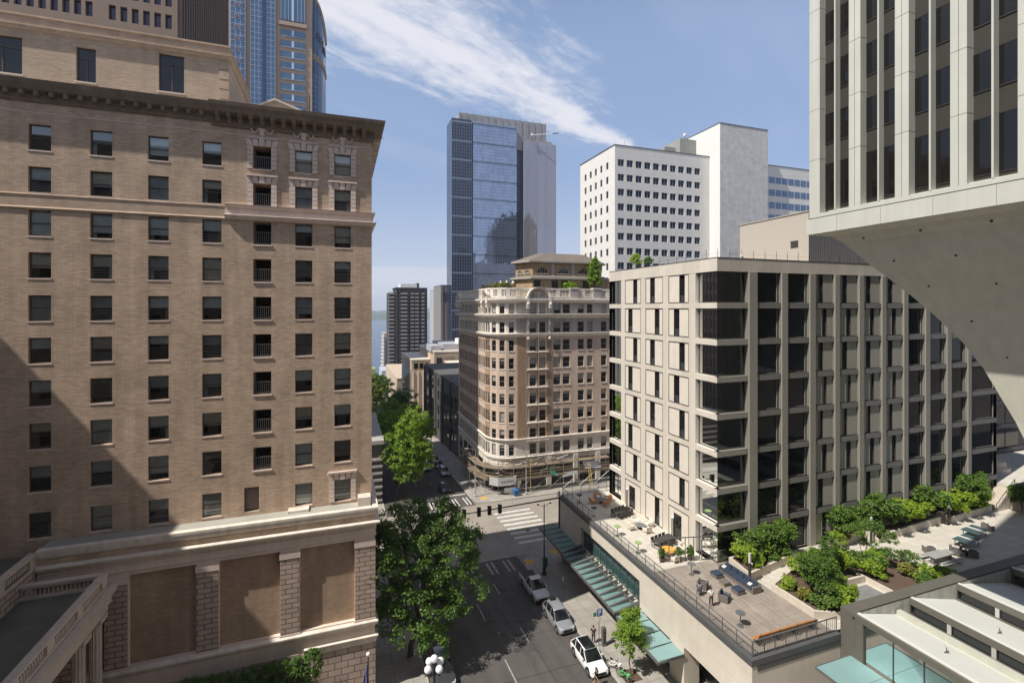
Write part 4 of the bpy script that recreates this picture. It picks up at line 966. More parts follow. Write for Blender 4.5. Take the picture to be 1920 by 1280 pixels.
# planters
plm = plain('planter_concrete', (.56, .50, .42), .85, .09, 1.5, streak=.08, fine=.05)
def planter(name, lab, pts, z0, z1, t=.22, sl=.12):
    r = root(name, lab, 'planter', (sum(p[0] for p in pts)/len(pts), sum(p[1] for p in pts)/len(pts), z0))
    mb = MB(); n = len(pts); cx = sum(p[0] for p in pts)/n; cy = sum(p[1] for p in pts)/n
    area = sum(pts[i][0]*pts[(i+1) % n][1]-pts[(i+1) % n][0]*pts[i][1] for i in range(n))
    inn = []
    for i in range(n):
        a = Vector(pts[i-1]); b2 = Vector(pts[i]); c = Vector(pts[(i+1) % n]); e1 = (b2-a).normalized(); e2 = (c-b2).normalized(); sg = 1 if area > 0 else -1
        n1 = Vector((-e1.y, e1.x))*sg; n2 = Vector((-e2.y, e2.x))*sg; bi = (n1+n2).normalized(); k = t/max(.3, bi.dot(n1)); inn.append(b2+bi*k)
    for i in range(n):
        j = (i+1) % n; a, b2, c, d = pts[i], pts[j], inn[j], inn[i]
        mb.hexa([(a[0], a[1], z0), (b2[0], b2[1], z0), (c[0], c[1], z0), (d[0], d[1], z0), (a[0], a[1], z1), (b2[0], b2[1], z1), (c[0], c[1], z1), (d[0], d[1], z1)], plm)
    mb.build('wall', r); mb = MB(); mb.poly([(p[0], p[1], z1-sl) for p in inn], soil); mb.build('soil', r); return r
PZ1 = TZ+.62
planter('concrete_planter', 'low concrete planter at the office corner beside the deck', [(35.6, 34.9), (43.3, 36.4), (43.3, 37.95), (36.1, 37.95)], TZ, TZ+.75)
planter('concrete_planter', 'large concrete planter with the big round tree between deck and skylights', [(36.4, 29.0), (39.9, 27.4), (40.5, 27.5), (40.5, 31.3), (45.6, 31.3), (45.8, 35.0), (41.3, 34.9), (36.4, 33.2)], TZ, PZ1)
planter('concrete_planter', 'sloping bed of low shrubs behind the grey paved square', [(45.7, 31.2), (45.7, 27.5), (52.3, 27.6), (53.0, 31.5), (50.6, 34.9), (46.0, 35.0)], TZ, TZ+.45)
planter('concrete_planter', 'raised concrete planter with a tan boarded end by the middle lamp post', [(48.9, 36.6), (53.6, 37.2), (53.6, 37.95), (49.6, 37.95)], TZ, TZ+1.05)
planter('concrete_planter', 'long low concrete planter wall running to the far stairs', [(54.6, 36.0), (66.6, 36.9), (66.6, 37.98), (54.6, 37.98)], TZ, TZ+.8)
planter('concrete_planter', 'end section of low planter wall beside the stairs', [(67.6, 36.4), (76.6, 37.0), (76.6, 37.98), (67.6, 37.98)], TZ, TZ+.8)
# wall and stairs at the far right
rw = root('stair_wall', 'grey block wall with dark cap at the far right end of the terrace', 'wall', (84, 33, TZ))
mb = MB(); mb.box(79.6, 83, 27, 36.4, TZ, -22.4, brick('block_wall', (.36, .34, .30), (.32, .30, .265), (.2, .19, .17), 1.2, .4, .02, bump=.2)); mb.build('wall', rw); mb = MB(); mb.box(79.4, 83.2, 26.8, 36.6, -22.4, -22.2, dark_metal); mb.build('cap', rw)
st = root('stairs', 'concrete steps with metal railing climbing to the upper terrace', 'stairs', (78.5, 37.6, TZ))
for k in range(14):
    mb = MB(); mb.box(76.9+k*.26, 80.6, 36.7, 38.9, TZ+k*.19, TZ+(k+1)*.19, plm); mb.build('step', st)
for y in (36.65, 38.95):
    mb = MB(); mb.tube((76.8, y, TZ+1.0), (80.6, y, TZ+3.65), .035, .035, dark_metal, 6); mb.tube((76.8, y, TZ), (76.8, y, TZ+1.0), .04, .04, dark_metal, 6); mb.tube((80.6, y, TZ+2.6), (80.6, y, TZ+3.65), .04, .04, dark_metal, 6)
    for k in range(12): x = 77.1+k*.3; mb.tube((x, y, TZ+.1+k*.21), (x, y, TZ+1.2+k*.21), .012, .012, dark_metal, 4)
    mb.build('stair_rail', st)
# ================================================================== SKYLIGHT HALL (lower right)
sk = root('skylight_hall', 'low hall with white sawtooth skylight roofs and teal tinted glass wall at lower right', 'building', (48, 20, -33))
khaki = plain('bronze_cladding', (.12, .112, .092), .5, .07, 1.2, streak=.04)
wroof = plain('white_roof', (.60, .605, .55), .75, .06, .5, fine=.06, bump=.1, var2=None)
concw = plain('board_concrete', (.42, .42, .385), .85, .14, 1.2, streak=.3)
rx = [36.87, 42.77, 48.66, 56.2, 62.5, 68.5]
ZR, ZL = -23.03, -24.36
mb = MB(); mb.box(36.5, 80, 25.95, 26.9, -25.9, -23.05, khaki); mb.box(36.5, 80, 25.8, 25.95, -25.9, -23.3, khaki); mb.build('back_parapet', sk)
mb = MB(); mb.box(36.5, 37.0, 10, 25.95, -23.45, -23.05, khaki); mb.box(36.52, 36.95, 25.2, 26.9, -34, -23.45, khaki); mb.build('eave_beam', sk)
for i in range(5):
    x0, x1 = rx[i]+(.13 if i == 0 else .25), rx[i+1]
    mb = MB(); mb.poly([(x0-.25, 9, ZR), (x1, 9, ZL), (x1, 25.8, ZL), (x0-.25, 25.8, ZR)], wroof); mb.poly([(x0, 25.79, ZR), (x1, 25.79, ZL), (x1, 25.79, ZR)], concw)
    mb.box(x0-.25, x0, 9, 25.78, ZR-.1, ZR+.05, wroof); mb.build('roof_slope', sk)
    for (fx, y) in ((.35, 21.3), (.5, 16.0)):
        x = x0+(x1-x0)*fx; z = ZR+(ZL-ZR)*fx; mb = MB(); mb.tube((x, y, z), (x, y, z+.35), .03, .03, grey_metal, 6); mb.tube((x-.2, y, z+.03), (x+.2, y, z+.03), .05, .05, grey_metal, 6); mb.tube((x, y-.15, z+.25), (x, y+.15, z+.4), .025, .025, grey_metal, 6); mb.build('roof_anchor', sk)
for i in range(1, 6):
    x = rx[i]; mb = MB(); mb.box(x-.14, x+.06, 9, 25.78, ZR-.48, ZR, khaki); mb.box(x-.30, x+.02, 9, 25.78, ZL-.05, ZL+.12, khaki); cl = mb.build('clerestory', sk)
    y = 25.6; n = 0
    while y > 10:
        mb = MB(); mb.box(x-.06, x-.02, y-2.3, y-.1, ZL+.12, ZR-.48, glass_dark); mb.build('window', cl)
        mb = MB(); mb.box(x-.13, x+.0, y-.15-2.45, y-.15-2.2, ZL+.12, ZR-.48, concw); mb.build('post', cl); y -= 2.62
gwin = clearglass('hall_glass', (.50, .66, .58), .06)
for k in range(7):
    y1 = 25.1-k*1.92; mb = MB(); mb.poly([(36.7, y1-1.86, -28), (36.7, y1, -28), (36.7, y1, -23.5), (36.7, y1-1.86, -23.5)], gwin); mb.box(36.66, 36.78, y1-1.92, y1-1.86, -28, -23.5, dark_metal); mb.build('glass_wall', sk)
mb = MB(); mb.box(36.75, 60, 9, 25.7, -28.2, -28, plain('hall_floor', (.52, .53, .38), .6, .08)); mb.box(41, 41.4, 9, 25.7, -28, -23.6, plain('hall_partition', (.45, .45, .38), .8)); mb.build('hall_floor', sk)
mb = MB(); mb.box(36.6, 37.0, 9, 25.2, -34, -28.05, limest); mb.build('base_wall', sk)
c = root('glass_canopy', 'pale teal glass canopy in the lower right corner below the skylight hall', 'canopy', (34.5, 24, -26.4))
for k in range(4):
    y1 = 26.1-k*2.4; mb = MB(); mb.hexa([(32.9, y1-2.37, -26.38), (36.5, y1-2.37, -26.38), (36.5, y1, -26.38), (32.9, y1, -26.38), (32.9, y1-2.37, -26.34), (36.5, y1-2.37, -26.34), (36.5, y1, -26.34), (32.9, y1, -26.34)], MT['teal_glass_pale']); mb.build('glass_pane', c)
mb = MB(); mb.box(32.85, 32.9, 16.5, 26.1, -26.5, -26.3, grey_metal); mb.box(32.9, 36.5, 26.1, 26.16, -26.5, -26.3, grey_metal); mb.build('edge_beam', c)
# ================================================================== ORNATE CORNER BUILDING (across the crossing)
cb = root('corner_building', 'ornate tan brick corner building with rounded corner, white terracotta trim and balustraded top', 'building', (42, 105, -36))
c_brick = brick('tan_brick', (.62, .485, .385), (.55, .425, .335), (.50, .40, .32), .4, .1, .01, blotch=.1, streak=.12, bump=.2)
c_brick2 = brick('orange_brick', (.40, .28, .19), (.35, .24, .16), (.30, .20, .13), .4, .1, .01, blotch=.12, streak=.15, bump=.2)
c_white = plain('white_terracotta', (.70, .64, .565), .65, .12, .9, streak=.12, bump=.2)
c_grey = plain('grey_terracotta', (.40, .37, .335), .75, .16, .7, streak=.15, bump=.25)
CT = [-6.33-3.53*k for k in range(6)]
# plan outline: left face, rounded corner, front
R_ = 5.0; CC = (32.7, 95.0)
def arcp(t): return (CC[0]-R_*cos(t), CC[1]-R_*sin(t))      # t 0 = left face, pi/2 = front
segs = []      # (origin, u, n, length, kind)
segs.append(((27.7, 118.6, 0), (0, -1, 0), (-1, 0, 0), 23.6, 'left'))
NA = 5
angs = [0, .36, .60, .93, 1.26, pi/2]
angs = [0, .42, .80, 1.16, pi/2]
for i in range(4):
    a = arcp(angs[i]); b2 = arcp(angs[i+1]); d = Vector((b2[0]-a[0], b2[1]-a[1], 0)); segs.append(((a[0], a[1], 0), d, (d.y, -d.x, 0), d.length, 'arc%d' % i))
segs.append(((32.7, 90, 0), (1, 0, 0), (0, -1, 0), 27.3, 'front'))
def seg_windows(kind, ln):
    if kind == 'left': return [(1.0+i*2.55+q, 1.95+i*2.55+q) for i in range(9) for q in (0, 1.15)]
    if kind == 'arc0': return [(ln/2-.85, ln/2-.1), (ln/2+.1, ln/2+.85)]
    if kind.startswith('arc'): return [(ln/2-.52, ln/2+.52)]
    return [(2.76, 4.2), (4.9, 6.3), (8.0, 9.6), (10.1, 11.7), (13.5, 14.95), (15.65, 16.95), (18.96, 20.3), (21.2, 22.5), (24.2, 25.5)]
cw_list = []
for (o, u, n, ln, kind) in segs:
    ws = seg_windows(kind, ln); hs = []
    rows = [(max(t-2.18, -25.88), t) for t in CT] + [(-29.2, -26.96), (-4.85, -2.75), (-1.05, .92)]
    for a, b2 in ws:
        for z0, z1 in rows: hs.append((a, b2, z0, z1)); cw_list.append((o, u, n, a, b2, z0, z1, kind))
    m = c_brick2 if kind in ('arc0',) else c_brick
    mb = MB(o, u, n)
    zsplit = [(-36.8, -25.98, c_white), (-25.98, -5.3, m), (-5.3, 2.2, c_white if kind != 'front' else c_grey)]  # front's upper wall is greyed in colour for its grazing-light shade
    for za, zb, mm in zsplit: mb.wall(0, ln, za, zb, [h for h in hs if h[2] >= za and h[3] <= zb], .28, mm)
    mb.build('wall', cb)
# orange brick strips of the projecting bay
for a, b2 in ((.15, 2.0), (6.5, 7.5), (4.35, 4.75)):
    mb = MB((32.7, 90, 0)); mb.lb(a, b2, 0, .12, -25.9, -5.3, c_brick2); mb.build('brick_pier', cb)
for k, t in enumerate(CT):
    mb = MB((32.7, 90, 0)); mb.lb(2.1, 6.8, 0, .45, t-2.5, t-2.3, c_white); mb.lb(2.5, 6.5, 0, .1, t-2.75, t-2.5, c_brick2); mb.build('bay_ledge', cb)
c_blind = plain('old_blind', (.30, .30, .27), .8, .1, 2); c_frame = plain('sash_frame', (.30, .27, .24), .6, .1)
def cwin(mb, o, u, n, a, b2, z0, z1, kind, blind):
    mb.fr(o, u, n); f = .07; m = (z0+z1)/2
    mb.lb(a, b2, -.26, -.23, z0, z1, glass_dark)
    for p in ((a, a+f, z0, z1), (b2-f, b2, z0, z1), (a, b2, z0, z0+f), (a, b2, z1-f, z1), (a, b2, m-.03, m+.03)): mb.lb(p[0], p[1], -.23, -.17, p[2], p[3], c_frame if kind != 'left' else frame_brown)
    if blind > 0: mb.lb(a+f, b2-f, -.232, -.224, z1-(z1-z0)*blind, z1-f, c_blind)
    mb.lb(a-.08, b2+.08, -.1, .10, z0-.14, z0-.003, c_white if kind != 'left' else c_grey)
cw_list.sort(key=lambda w: (w[7] == 'left', -w[5]))
rr = random.Random(5); rest = MB()
for i, w in enumerate(cw_list):
    bl = rr.choice([0, 0, .3, .5, .6, .9])
    if i < 98: mb = MB(); cwin(mb, *w, bl); mb.build('window', cb)
    else: cwin(rest, *w, bl)
rest.build('window', cb)['kind'] = 'stuff'
def cpath():
    p = [(27.7, 118.6, -1, 0), (27.7, 95, -1, 0)]
    for i in range(1, 9): t = pi/2*i/8; x, y = arcp(t); p.append((x, y, -cos(t), -sin(t)))
    p.append((60, 90, 0, -1)); return p
CP = cpath()
def cm(name, prof, m): mb = MB(); mb.sweep(CP, prof, m); return mb.build(name, cb)
cm('cornice', [(0, -5.75), (.1, -5.7), (.2, -5.45), (.55, -5.3), (.62, -5.1), (.62, -4.98), (0, -4.92)], c_white)
cm('cornice', [(0, -2.0), (.1, -1.95), (.2, -1.75), (.95, -1.55), (1.05, -1.35), (1.1, -1.12), (.1, -1.06), (0, -1.06)], c_white)
cm('cornice', [(0, 1.2), (.1, 1.25), (.2, 1.4), (.75, 1.5), (.85, 1.7), (.85, 1.95), (0, 2.05)], c_white)
cm('belt', [(0, -26.4), (.1, -26.35), (.25, -26.1), (.4, -26.0), (.42, -25.85), (0, -25.8)], c_white)
cm('belt', [(0, -30.1), (.15, -30.0), (.25, -29.7), (.3, -29.5), (0, -29.42)], c_white)
# balustrade of the top
def top_bal(o, u, n, l0, l1):
    mb = MB(o, u, n); mb.lb(l0, l1, -.35, .0, 3.75, 4.1, c_white); mb.lb(l0, l1, -.35, .0, 2.0, 2.4, c_white)
    x = l0
    while x < l1: mb.lb(x, min(x+.8, l1), -.33, -.02, 2.4, 3.75, c_white); q = x+1.0; x += 2.9; 
    x = l0
    while x < l1:
        for j in range(6):
            q = x+1.0+j*.33
            if q < l1-.2: mb.lb(q, q+.14, -.25, -.1, 2.4, 3.75, c_white)
        x += 2.9
    mb.build('balustrade', cb)
for (o, u, n, ln, kind) in segs: top_bal(o, u, n, 0, ln)
# arched pediments
def arch(o, u, n, c, r, z, thick=.5):
    mb = MB(o, u, n); N_ = 14
    for i in range(N_):
        t0 = pi*i/N_; t1 = pi*(i+1)/N_
        P = lambda t, rr_, b_: mb.L(c+rr_*cos(t), b_, z+rr_*.8*sin(t))
        mb.hexa([P(t0, r-thick, 0), P(t1, r-thick, 0), P(t1, r-thick, .75), P(t0, r-thick, .75), P(t0, r, 0), P(t1, r, 0), P(t1, r, .95), P(t0, r, .95)], c_white)
    for i in range(5): x = c-r+.5+i*(2*r-1)/4; mb.lb(x-.06, x+.06, .1, .25, z-.9, z+r*.5, c_grey)
    mb.lb(c-r+.3, c+r-.3, .02, .12, z-.4, z+.5, c_grey)
    for s in (-1, 1): mb.lb(c+s*(r-.1)-.3, c+s*(r-.1)+.3, 0, .9, z-2.3, z-.1, c_white); mb.sphere(mb.L(c+s*(r-.1), .9, z-1.4), .3, c_white, n=8, h=6)
    mb.build('arched_pediment', cb)
arch((32.7, 90, 0), (1, 0, 0), (0, -1, 0), 4.6, 2.5, 2.3)
o, u, n, ln, kind = segs[1]; arch(o, u, n, ln/2, 1.15, 2.5, .35)
arch((27.7, 118.6, 0), (0, -1, 0), (-1, 0, 0), 2.4, 1.6, 2.4, .4)
for x in (2.3, 6.9):
    mb = MB((32.7, 90, 0)); mb.lb(x-.2, x+.2, 0, .5, -5.6, -2.2, c_white); mb.sphere(mb.L(x, .5, -3.0), .32, c_white, n=8, h=6); mb.sphere(mb.L(x, .6, -6.0), .35, c_white, (1, .6, 1), n=8, h=6); mb.build('carved_figure', cb)
for x in (12.6, 17.9):
    mb = MB((32.7, 90, 0)); mb.lb(x-.9, x+.9, -.8, .25, 2.0, 4.0, c_grey); mb.lb(x-1.0, x+1.0, -.9, .35, 4.0, 4.25, c_white); mb.build('pedestal', cb)
# flat roof and penthouse tiers
mb = MB(); mb.poly([(27.8, 118, 2.2), (27.8, 95, 2.2), (29.2, 91.5, 2.2), (32.7, 90.1, 2.2), (60, 90.1, 2.2), (60, 118, 2.2)], roof_dark)
mb.poly([(60, 90, -36), (60, 118.6, -36), (60, 118.6, 2.2), (60, 90, 2.2)], c_brick); mb.poly([(27.7, 118.6, -36), (60, 118.6, -36), (60, 118.6, 2.2), (27.7, 118.6, 2.2)], c_brick); mb.build('roof', cb)
phm = brick('penthouse_brick', (.42, .30, .18), (.36, .25, .15), (.3, .22, .15), .4, .1, .01, blotch=.15, streak=.15)
slate = plain('tile_roof', (.17, .14, .115), .85, .2, 1)
def octo(x0, x1, y0, y1, c): return [(x0+c, y0), (x1-c, y0), (x1, y0+c), (x1, y1), (x0, y1), (x0, y0+c)]
def tier(pts, z0, z1, m, nm): 
    mb = MB()
    for i in range(len(pts)):
        a = pts[i]; b2 = pts[(i+1) % len(pts)]; mb.poly([(a[0], a[1], z0), (b2[0], b2[1], z0), (b2[0], b2[1], z1), (a[0], a[1], z1)], m)
    return mb.build(nm, cb)
t1 = [(37.0, 92.2), (54.5, 92.2), (57, 95), (57, 105), (41.5, 110), (34.6, 97.6)]; tier(t1, 2.2, 6.3, phm, 'penthouse')
t2 = [(37.4, 93.2), (53, 93.2), (55, 95.6), (55, 103), (42, 108), (35.4, 98.0)]; tier(t2, 6.3, 9.6, phm, 'penthouse')
def eave(P, z, ov, h, m):
    gx = sum(p[0] for p in P)/6; gy = sum(p[1] for p in P)/6; a = [(gx+(p[0]-gx)*(1+ov/9), gy+(p[1]-gy)*(1+ov/8)) for p in P]; b2 = [(gx+(p[0]-gx)*(1-h*.22), gy+(p[1]-gy)*(1-h*.22)) for p in P]; mb = MB()
    for i in range(6):
        j = (i+1) % 6; mb.poly([(a[i][0], a[i][1], z), (a[j][0], a[j][1], z), (b2[j][0], b2[j][1], z+h), (b2[i][0], b2[i][1], z+h)], m); mb.poly([(a[i][0], a[i][1], z-.3), (a[j][0], a[j][1], z-.3), (a[j][0], a[j][1], z), (a[i][0], a[i][1], z)], c_grey)
    mb.poly([(p[0], p[1], z-.3) for p in a], c_grey); mb.poly([(p[0], p[1], z+h) for p in b2], m); mb.build('tile_roof', cb)
eave(t1, 6.4, .5, .5, slate); eave(t2, 9.9, .9, 1.9, slate)
def lun(o, u, n, c, r, z):
    mb = MB(o, u, n); N_ = 12; pts = [(c+r*cos(pi*i/N_), .04, z+r*sin(pi*i/N_)) for i in range(N_+1)]; mb.lq(pts, glass_dark)
    for p, q in zip(pts, pts[1:]): mb.tube(mb.L(p[0], .06, p[2]), mb.L(q[0], .06, q[2]), .1, .1, phm, 5)
    mb.lb(c-r-.2, c+r+.2, 0, .2, z-.18, z, c_grey)
    for s in (-.4, 0, .4): mb.lb(c+s*r-.04, c+s*r+.04, .04, .08, z, z+r*.85, c_grey)
    mb.build('lunette_window', cb)
for c in (2.8, 7.6, 12.2): lun((36.8, 93.2, 0), (1, 0, 0), (0, -1, 0), c, 1.2, 7.35)
dvec = Vector((2.0, -4.8, 0)).normalized(); lun((35.4, 98.0, 0), dvec, (dvec.y, -dvec.x, 0), 1.5, .7, 7.4); lun((35.4, 98.0, 0), dvec, (dvec.y, -dvec.x, 0), 3.7, .7, 7.4)
for c in (5.2, 9.9): mb = MB((36.8, 93.2, 0)); mb.lb(c-.35, c+.35, 0, .15, 6.6, 9.6, c_grey); mb.build('pilaster', cb)
for c in (2.2, 6.2, 8.4, 13.4): mb = MB((35.8, 92.2, 0)); mb.lb(c-.7, c+.7, .01, .06, 3.6, 5.8, glass_dark); mb.build('window', cb)
mb = MB(); 
for i in range(6): mb.lathe((30.0+i*.9, 97+i*.0+8-i*1.6, 5.2), [(.35, 0), (.4, .3), (.12, .7), (.05, .9)], c_white, 8); mb.box(29.8+i*.9, 30.3+i*.9, 104.8-i*1.6, 105.3-i*1.6, 2.2, 5.2, phm)
mb.box(29.8, 34.6, 104, 104.4, 2.2, 5.0, phm); mb.build('roof_parapet', cb)
# shop level
mb = MB((32.7, 90, 0)); mb.lb(1.0, 26, -.2, .05, -36.3, -31.8, plain('shop_void_shade', (.03, .03, .03), .4)); mb.lb(8.5, 12.8, .02, .12, -31.6, -30.2, plain('blue_grey_hoarding', (.35, .36, .42), .8, .15)); mb.build('shopfront', cb)  # near-black sheet paints the shaded depth beneath the scaffolding
for x in (6.9, 12.9, 18.1): mb = MB((32.7, 90, 0)); mb.lb(x-.5, x+.5, 0, .35, -36.5, -30.0, c_white); mb.build('pilaster', cb)
mb = MB((32.7, 90, 0)); mb.lb(13.6, 17.4, .02, .1, -35, -30.6, glass_dark); mb.lb(19, 26, .02, .1, -35, -30.6, glass_dark); mb.build('shop_window', cb)
mb = MB(((27.7, 118.6, 0)), (0, -1, 0), (-1, 0, 0)); 
for i in range(5): mb.lb(1+i*4.4, 4.2+i*4.4, .01, .05, -36, -31.2, glass_dark)
mb.build('shop_window', cb)
mb = MB(); prev = None  # dark sheet round the corner, colour standing for the shaded void there
for i in range(9):
    t = pi/2*i/8; x, y = CC[0]-(R_+.06)*cos(t), CC[1]-(R_+.06)*sin(t)
    if prev: mb.poly([(prev[0], prev[1], -36.6), (x, y, -36.6), (x, y, -31.2), (prev[0], prev[1], -31.2)], MT['shop_void_shade'])
    prev = (x, y)
mb.build('shop_window', cb)
# metal shed on the roof strings: window-cleaning ropes
mb = MB()
for x in (34.6, 37.1, 38.7): mb.tube((x, 89.3, -30), (x, 89.2, 4.4), .03, .03, plain('rope', (.55, .48, .4), .8), 4)
tag(mb.build('rope'), 'long pale ropes hanging down the front of the ornate corner building', 'rope')

# ---- scaffolding wrapped round the corner building
sc = root('scaffolding', 'steel and timber scaffolding and covered walkway wrapped round the foot of the corner building', 'scaffold', (36, 88, -36))
tubem = plain('scaffold_tube', (.30, .28, .25), .5, .2, 3, metal=.3); plank = plain('scaffold_plank', (.24, .18, .12), .85, .25, 2); planky = plain('yellow_pole', (.55, .40, .08), .6, .1)
spath = [(25.2, 108), (25.2, 103), (25.2, 98), (25.2, 93.5), (26.2, 90), (28.2, 87.8), (31, 87.0), (34.5, 87.0), (38, 87.0), (41.5, 87.0), (45, 87.0), (48.5, 87.0), (52, 87.0)]
for i, (x, y) in enumerate(spath):
    for q in (0, 1):
        nx, ny = ((1.6, 0) if y > 92 else (1.2, 1.2) if i in (4, 5) else (0, 1.6)); z = gz(y)
        mb = MB(); mb.tube((x+nx*q, y+ny*q, z), (x+nx*q, y+ny*q, z+6.6), .05, .05, tubem if (i+q) % 7 else planky, 6); mb.build('standard', sc)
for (a, b2) in zip(spath, spath[1:]):
    za, zb = gz(a[1]), gz(b2[1])
    for k, h in enumerate((2.7, 3.0, 4.2, 5.1, 6.0)):
        mb = MB(); mb.tube((a[0], a[1], za+h), (b2[0], b2[1], zb+h), .045, .045, plank if k in (2, 4) else tubem, 5); mb.build('ledger', sc)
    mb = MB(); mb.tube((a[0], a[1], za+.2), (b2[0], b2[1], zb+2.6), .04, .04, white_paint if a[0] > 38 else tubem, 5); mb.build('brace', sc)
    d = Vector((b2[0]-a[0], b2[1]-a[1], 0)); L_ = d.length; d.normalize(); n_ = Vector((-d.y, d.x, 0)) if a[1] < 92 or True else d
    if n_.dot(Vector((36-a[0], 100-a[1], 0))) < 0: n_ = -n_
    for q in (3.05, 5.05):
        mb = MB(a+(0,), d, n_); z = (za+zb)/2
        for j in range(5): mb.lb(-.1, L_+.1, .1+j*.32, .36+j*.32, z+q, z+q+.05, plank)
        mb.build('plank_deck', sc)
    mb = MB(a+(0,), d, n_); mb.lb(0, L_, -.06, -.02, (za+zb)/2+2.75, (za+zb)/2+3.0, plank); mb.lb(0, L_, -.06, -.02, (za+zb)/2+3.7, (za+zb)/2+3.85, plank); mb.build('toe_board', sc)
rr = random.Random(9)
for i in range(80):   # stacked timber and gear on the deck
    x = rr.uniform(27.5, 41); y = rr.uniform(87.2, 88.6); z = gz(87)+rr.uniform(3.1, 6.0); l = rr.uniform(.6, 2.6); a = rr.uniform(-.6, .6)
    mb = MB(); mb.tube((x, y, z), (x+l*cos(a), y+l*sin(a)*.4, z+rr.uniform(-.3, .6)), .07, .06, rr.choice([plank, tubem, plank, c_white]), 6); mb.build('loose_board', sc)
mb = MB(); mb.poly([(28.6, 88.9, -33.6), (41, 88.8, -33.5), (41, 88.8, -30.9), (28.6, 88.9, -31.2)], plain('scaffold_shade', (.07, .06, .05), .9, .4, 2)); mb.build('shade_sheet', sc)  # added dark sheet, coloured as the gloom inside the scaffolding
mb = MB(); bw = plain('banner_white', (.42, .42, .41), .7, .12, 3)
mb.poly([(27.9, 87.0, -33.6), (31.4, 86.6, -33.6), (31.4, 86.7, -32.0), (27.9, 87.1, -32.0)], bw); mb.poly([(27.9, 87.0, -33.6), (26.6, 88.4, -33.6), (26.6, 88.4, -32.0), (27.9, 87.1, -32.0)], bw); mb.build('banner', sc)
mb = MB(); mb.poly([(29.0, 86.55, -34.8), (31.4, 86.5, -34.8), (31.4, 86.5, -33.9), (29.0, 86.55, -33.9)], bw)
for k in range(6): mb.box(28.4+k*.45, 28.7+k*.45, 86.53, 86.56, -32.95, -32.6, grey_metal)
mb.build('sign_board', sc)
tarp_g = plain('green_tarp', (.06, .30, .20), .6, .2, 2); tarp_b = plain('tarp_blue', (.45, .47, .55), .6, .15, 2)
mb = MB(); mb.poly([(38.6, 86.8, -32.2), (40.2, 86.8, -33.0), (39.8, 88, -31.2), (38.8, 88, -31.0)], tarp_g); mb.build('green_tarp', sc)
mb = MB(); mb.poly([(46.2, 86.9, -32.2), (50, 86.9, -32.3), (50, 88, -31.2), (46.2, 88, -31.0)], tarp_b); mb.build('tarp', sc)
mb = MB(); mb.poly([(41.2, 86.9, -33.4), (44.6, 86.8, -33.0), (44.5, 86.9, -32.3), (41.4, 87.0, -32.5)], bw); mb.build('banner', sc)
lad = root('ladder', 'yellow ladder leaning against the scaffolding', 'ladder', (47, 86.3, gz(86)))
for s in (0, .45): mb = MB(); mb.tube((46.8+s, 85.6, gz(85.6)+.15), (46.8+s, 86.8, gz(86)+4.6), .05, .05, planky, 5); mb.build('rail', lad)
mb = MB()
for k in range(12): t = k/12+.05; mb.tube((46.8, 85.6+1.2*t, gz(86)+.15+4.4*t), (47.25, 85.6+1.2*t, gz(86)+.15+4.4*t), .025, .025, planky, 4)
mb.build('rungs', lad)

# ================================================================== TOWERS
# brown concrete tower, upper left
bt = root('brown_tower', 'brown concrete office tower of narrow deep windows rising behind the hotel at upper left', 'building', (-38, 100, -36))
bconc = plain('brown_precast', (.25, .18, .135), .8, .07, .5, streak=.06); bconc_shade = plain('brown_precast_shaded', (.19, .14, .115), .8, .08)  # second, darker tone colours in the shade of the side away from the sun
bglass = glassm('purple_glass', (.05, .045, .075), .05, .2, .6)
BX = -23.87; BY = 87.6; BZ = 92
mb = MB(); mb.box(-60, BX-.5, BY+.5, 122.9, -36, BZ, bglass); mb.build('core', bt)
fp_, zf = 3.42, 41.62
winx = [-44.9+i*1.36 for i in range(8)]; winx2 = [-32.58+i*1.42 for i in range(6)]
mb = MB((0, BY, 0)); hs = []
for k in range(-22, 15):
    z1 = 45.06+k*3.44
    for x in [-60+i*1.36 for i in range(10)]+winx+winx2:
        hs.append((x, x+.86, z1-2.2 if k != 99 else z1, z1))
mb.wall(-60.3, BX, -36, BZ, hs, .45, bconc); mb.build('facade', bt)['kind'] = 'stuff'
mb = MB((BX, BY, 0), (0, 1, 0), (1, 0, 0)); hs = []
for k in range(-22, 15):
    z1 = 45.06+k*3.44
    for i in range(24): hs.append((.8+i*1.37, 1.55+i*1.37, z1-2.4, z1))
mb.wall(0, 34.4, -36, BZ, hs, .5, bconc_shade)
for i in range(25): mb.lb(.35+i*1.37, .65+i*1.37, 0, .45, -36, BZ, bconc_shade)
mb.build('facade', bt)['kind'] = 'stuff'

# blue glass tower with tan stone bands
bl = root('blue_tower', 'tall blue glass and tan stone tower with rounded corner behind the hotel roof', 'building', (-23, 215, -45))
bstone = plain('tan_stone', (.42, .31, .235), .7, .06, .4); bbl = glassm('blue_curtain', (.10, .17, .26), .08, .35, .7, panes=(2.0, 2.1, .02)); bbl2 = glassm('blue_deep', (.04, .08, .15), .1, .2, .6, panes=(1.6, 2.1, .02))
mwhite = plain('pale_mullion', (.50, .58, .70), .5, .05)
BY2 = 200.0
mb = MB(); mb.box(-39.3, -10.6, BY2+.3, 240, -50, 150, bstone); mb.build('core', bl)
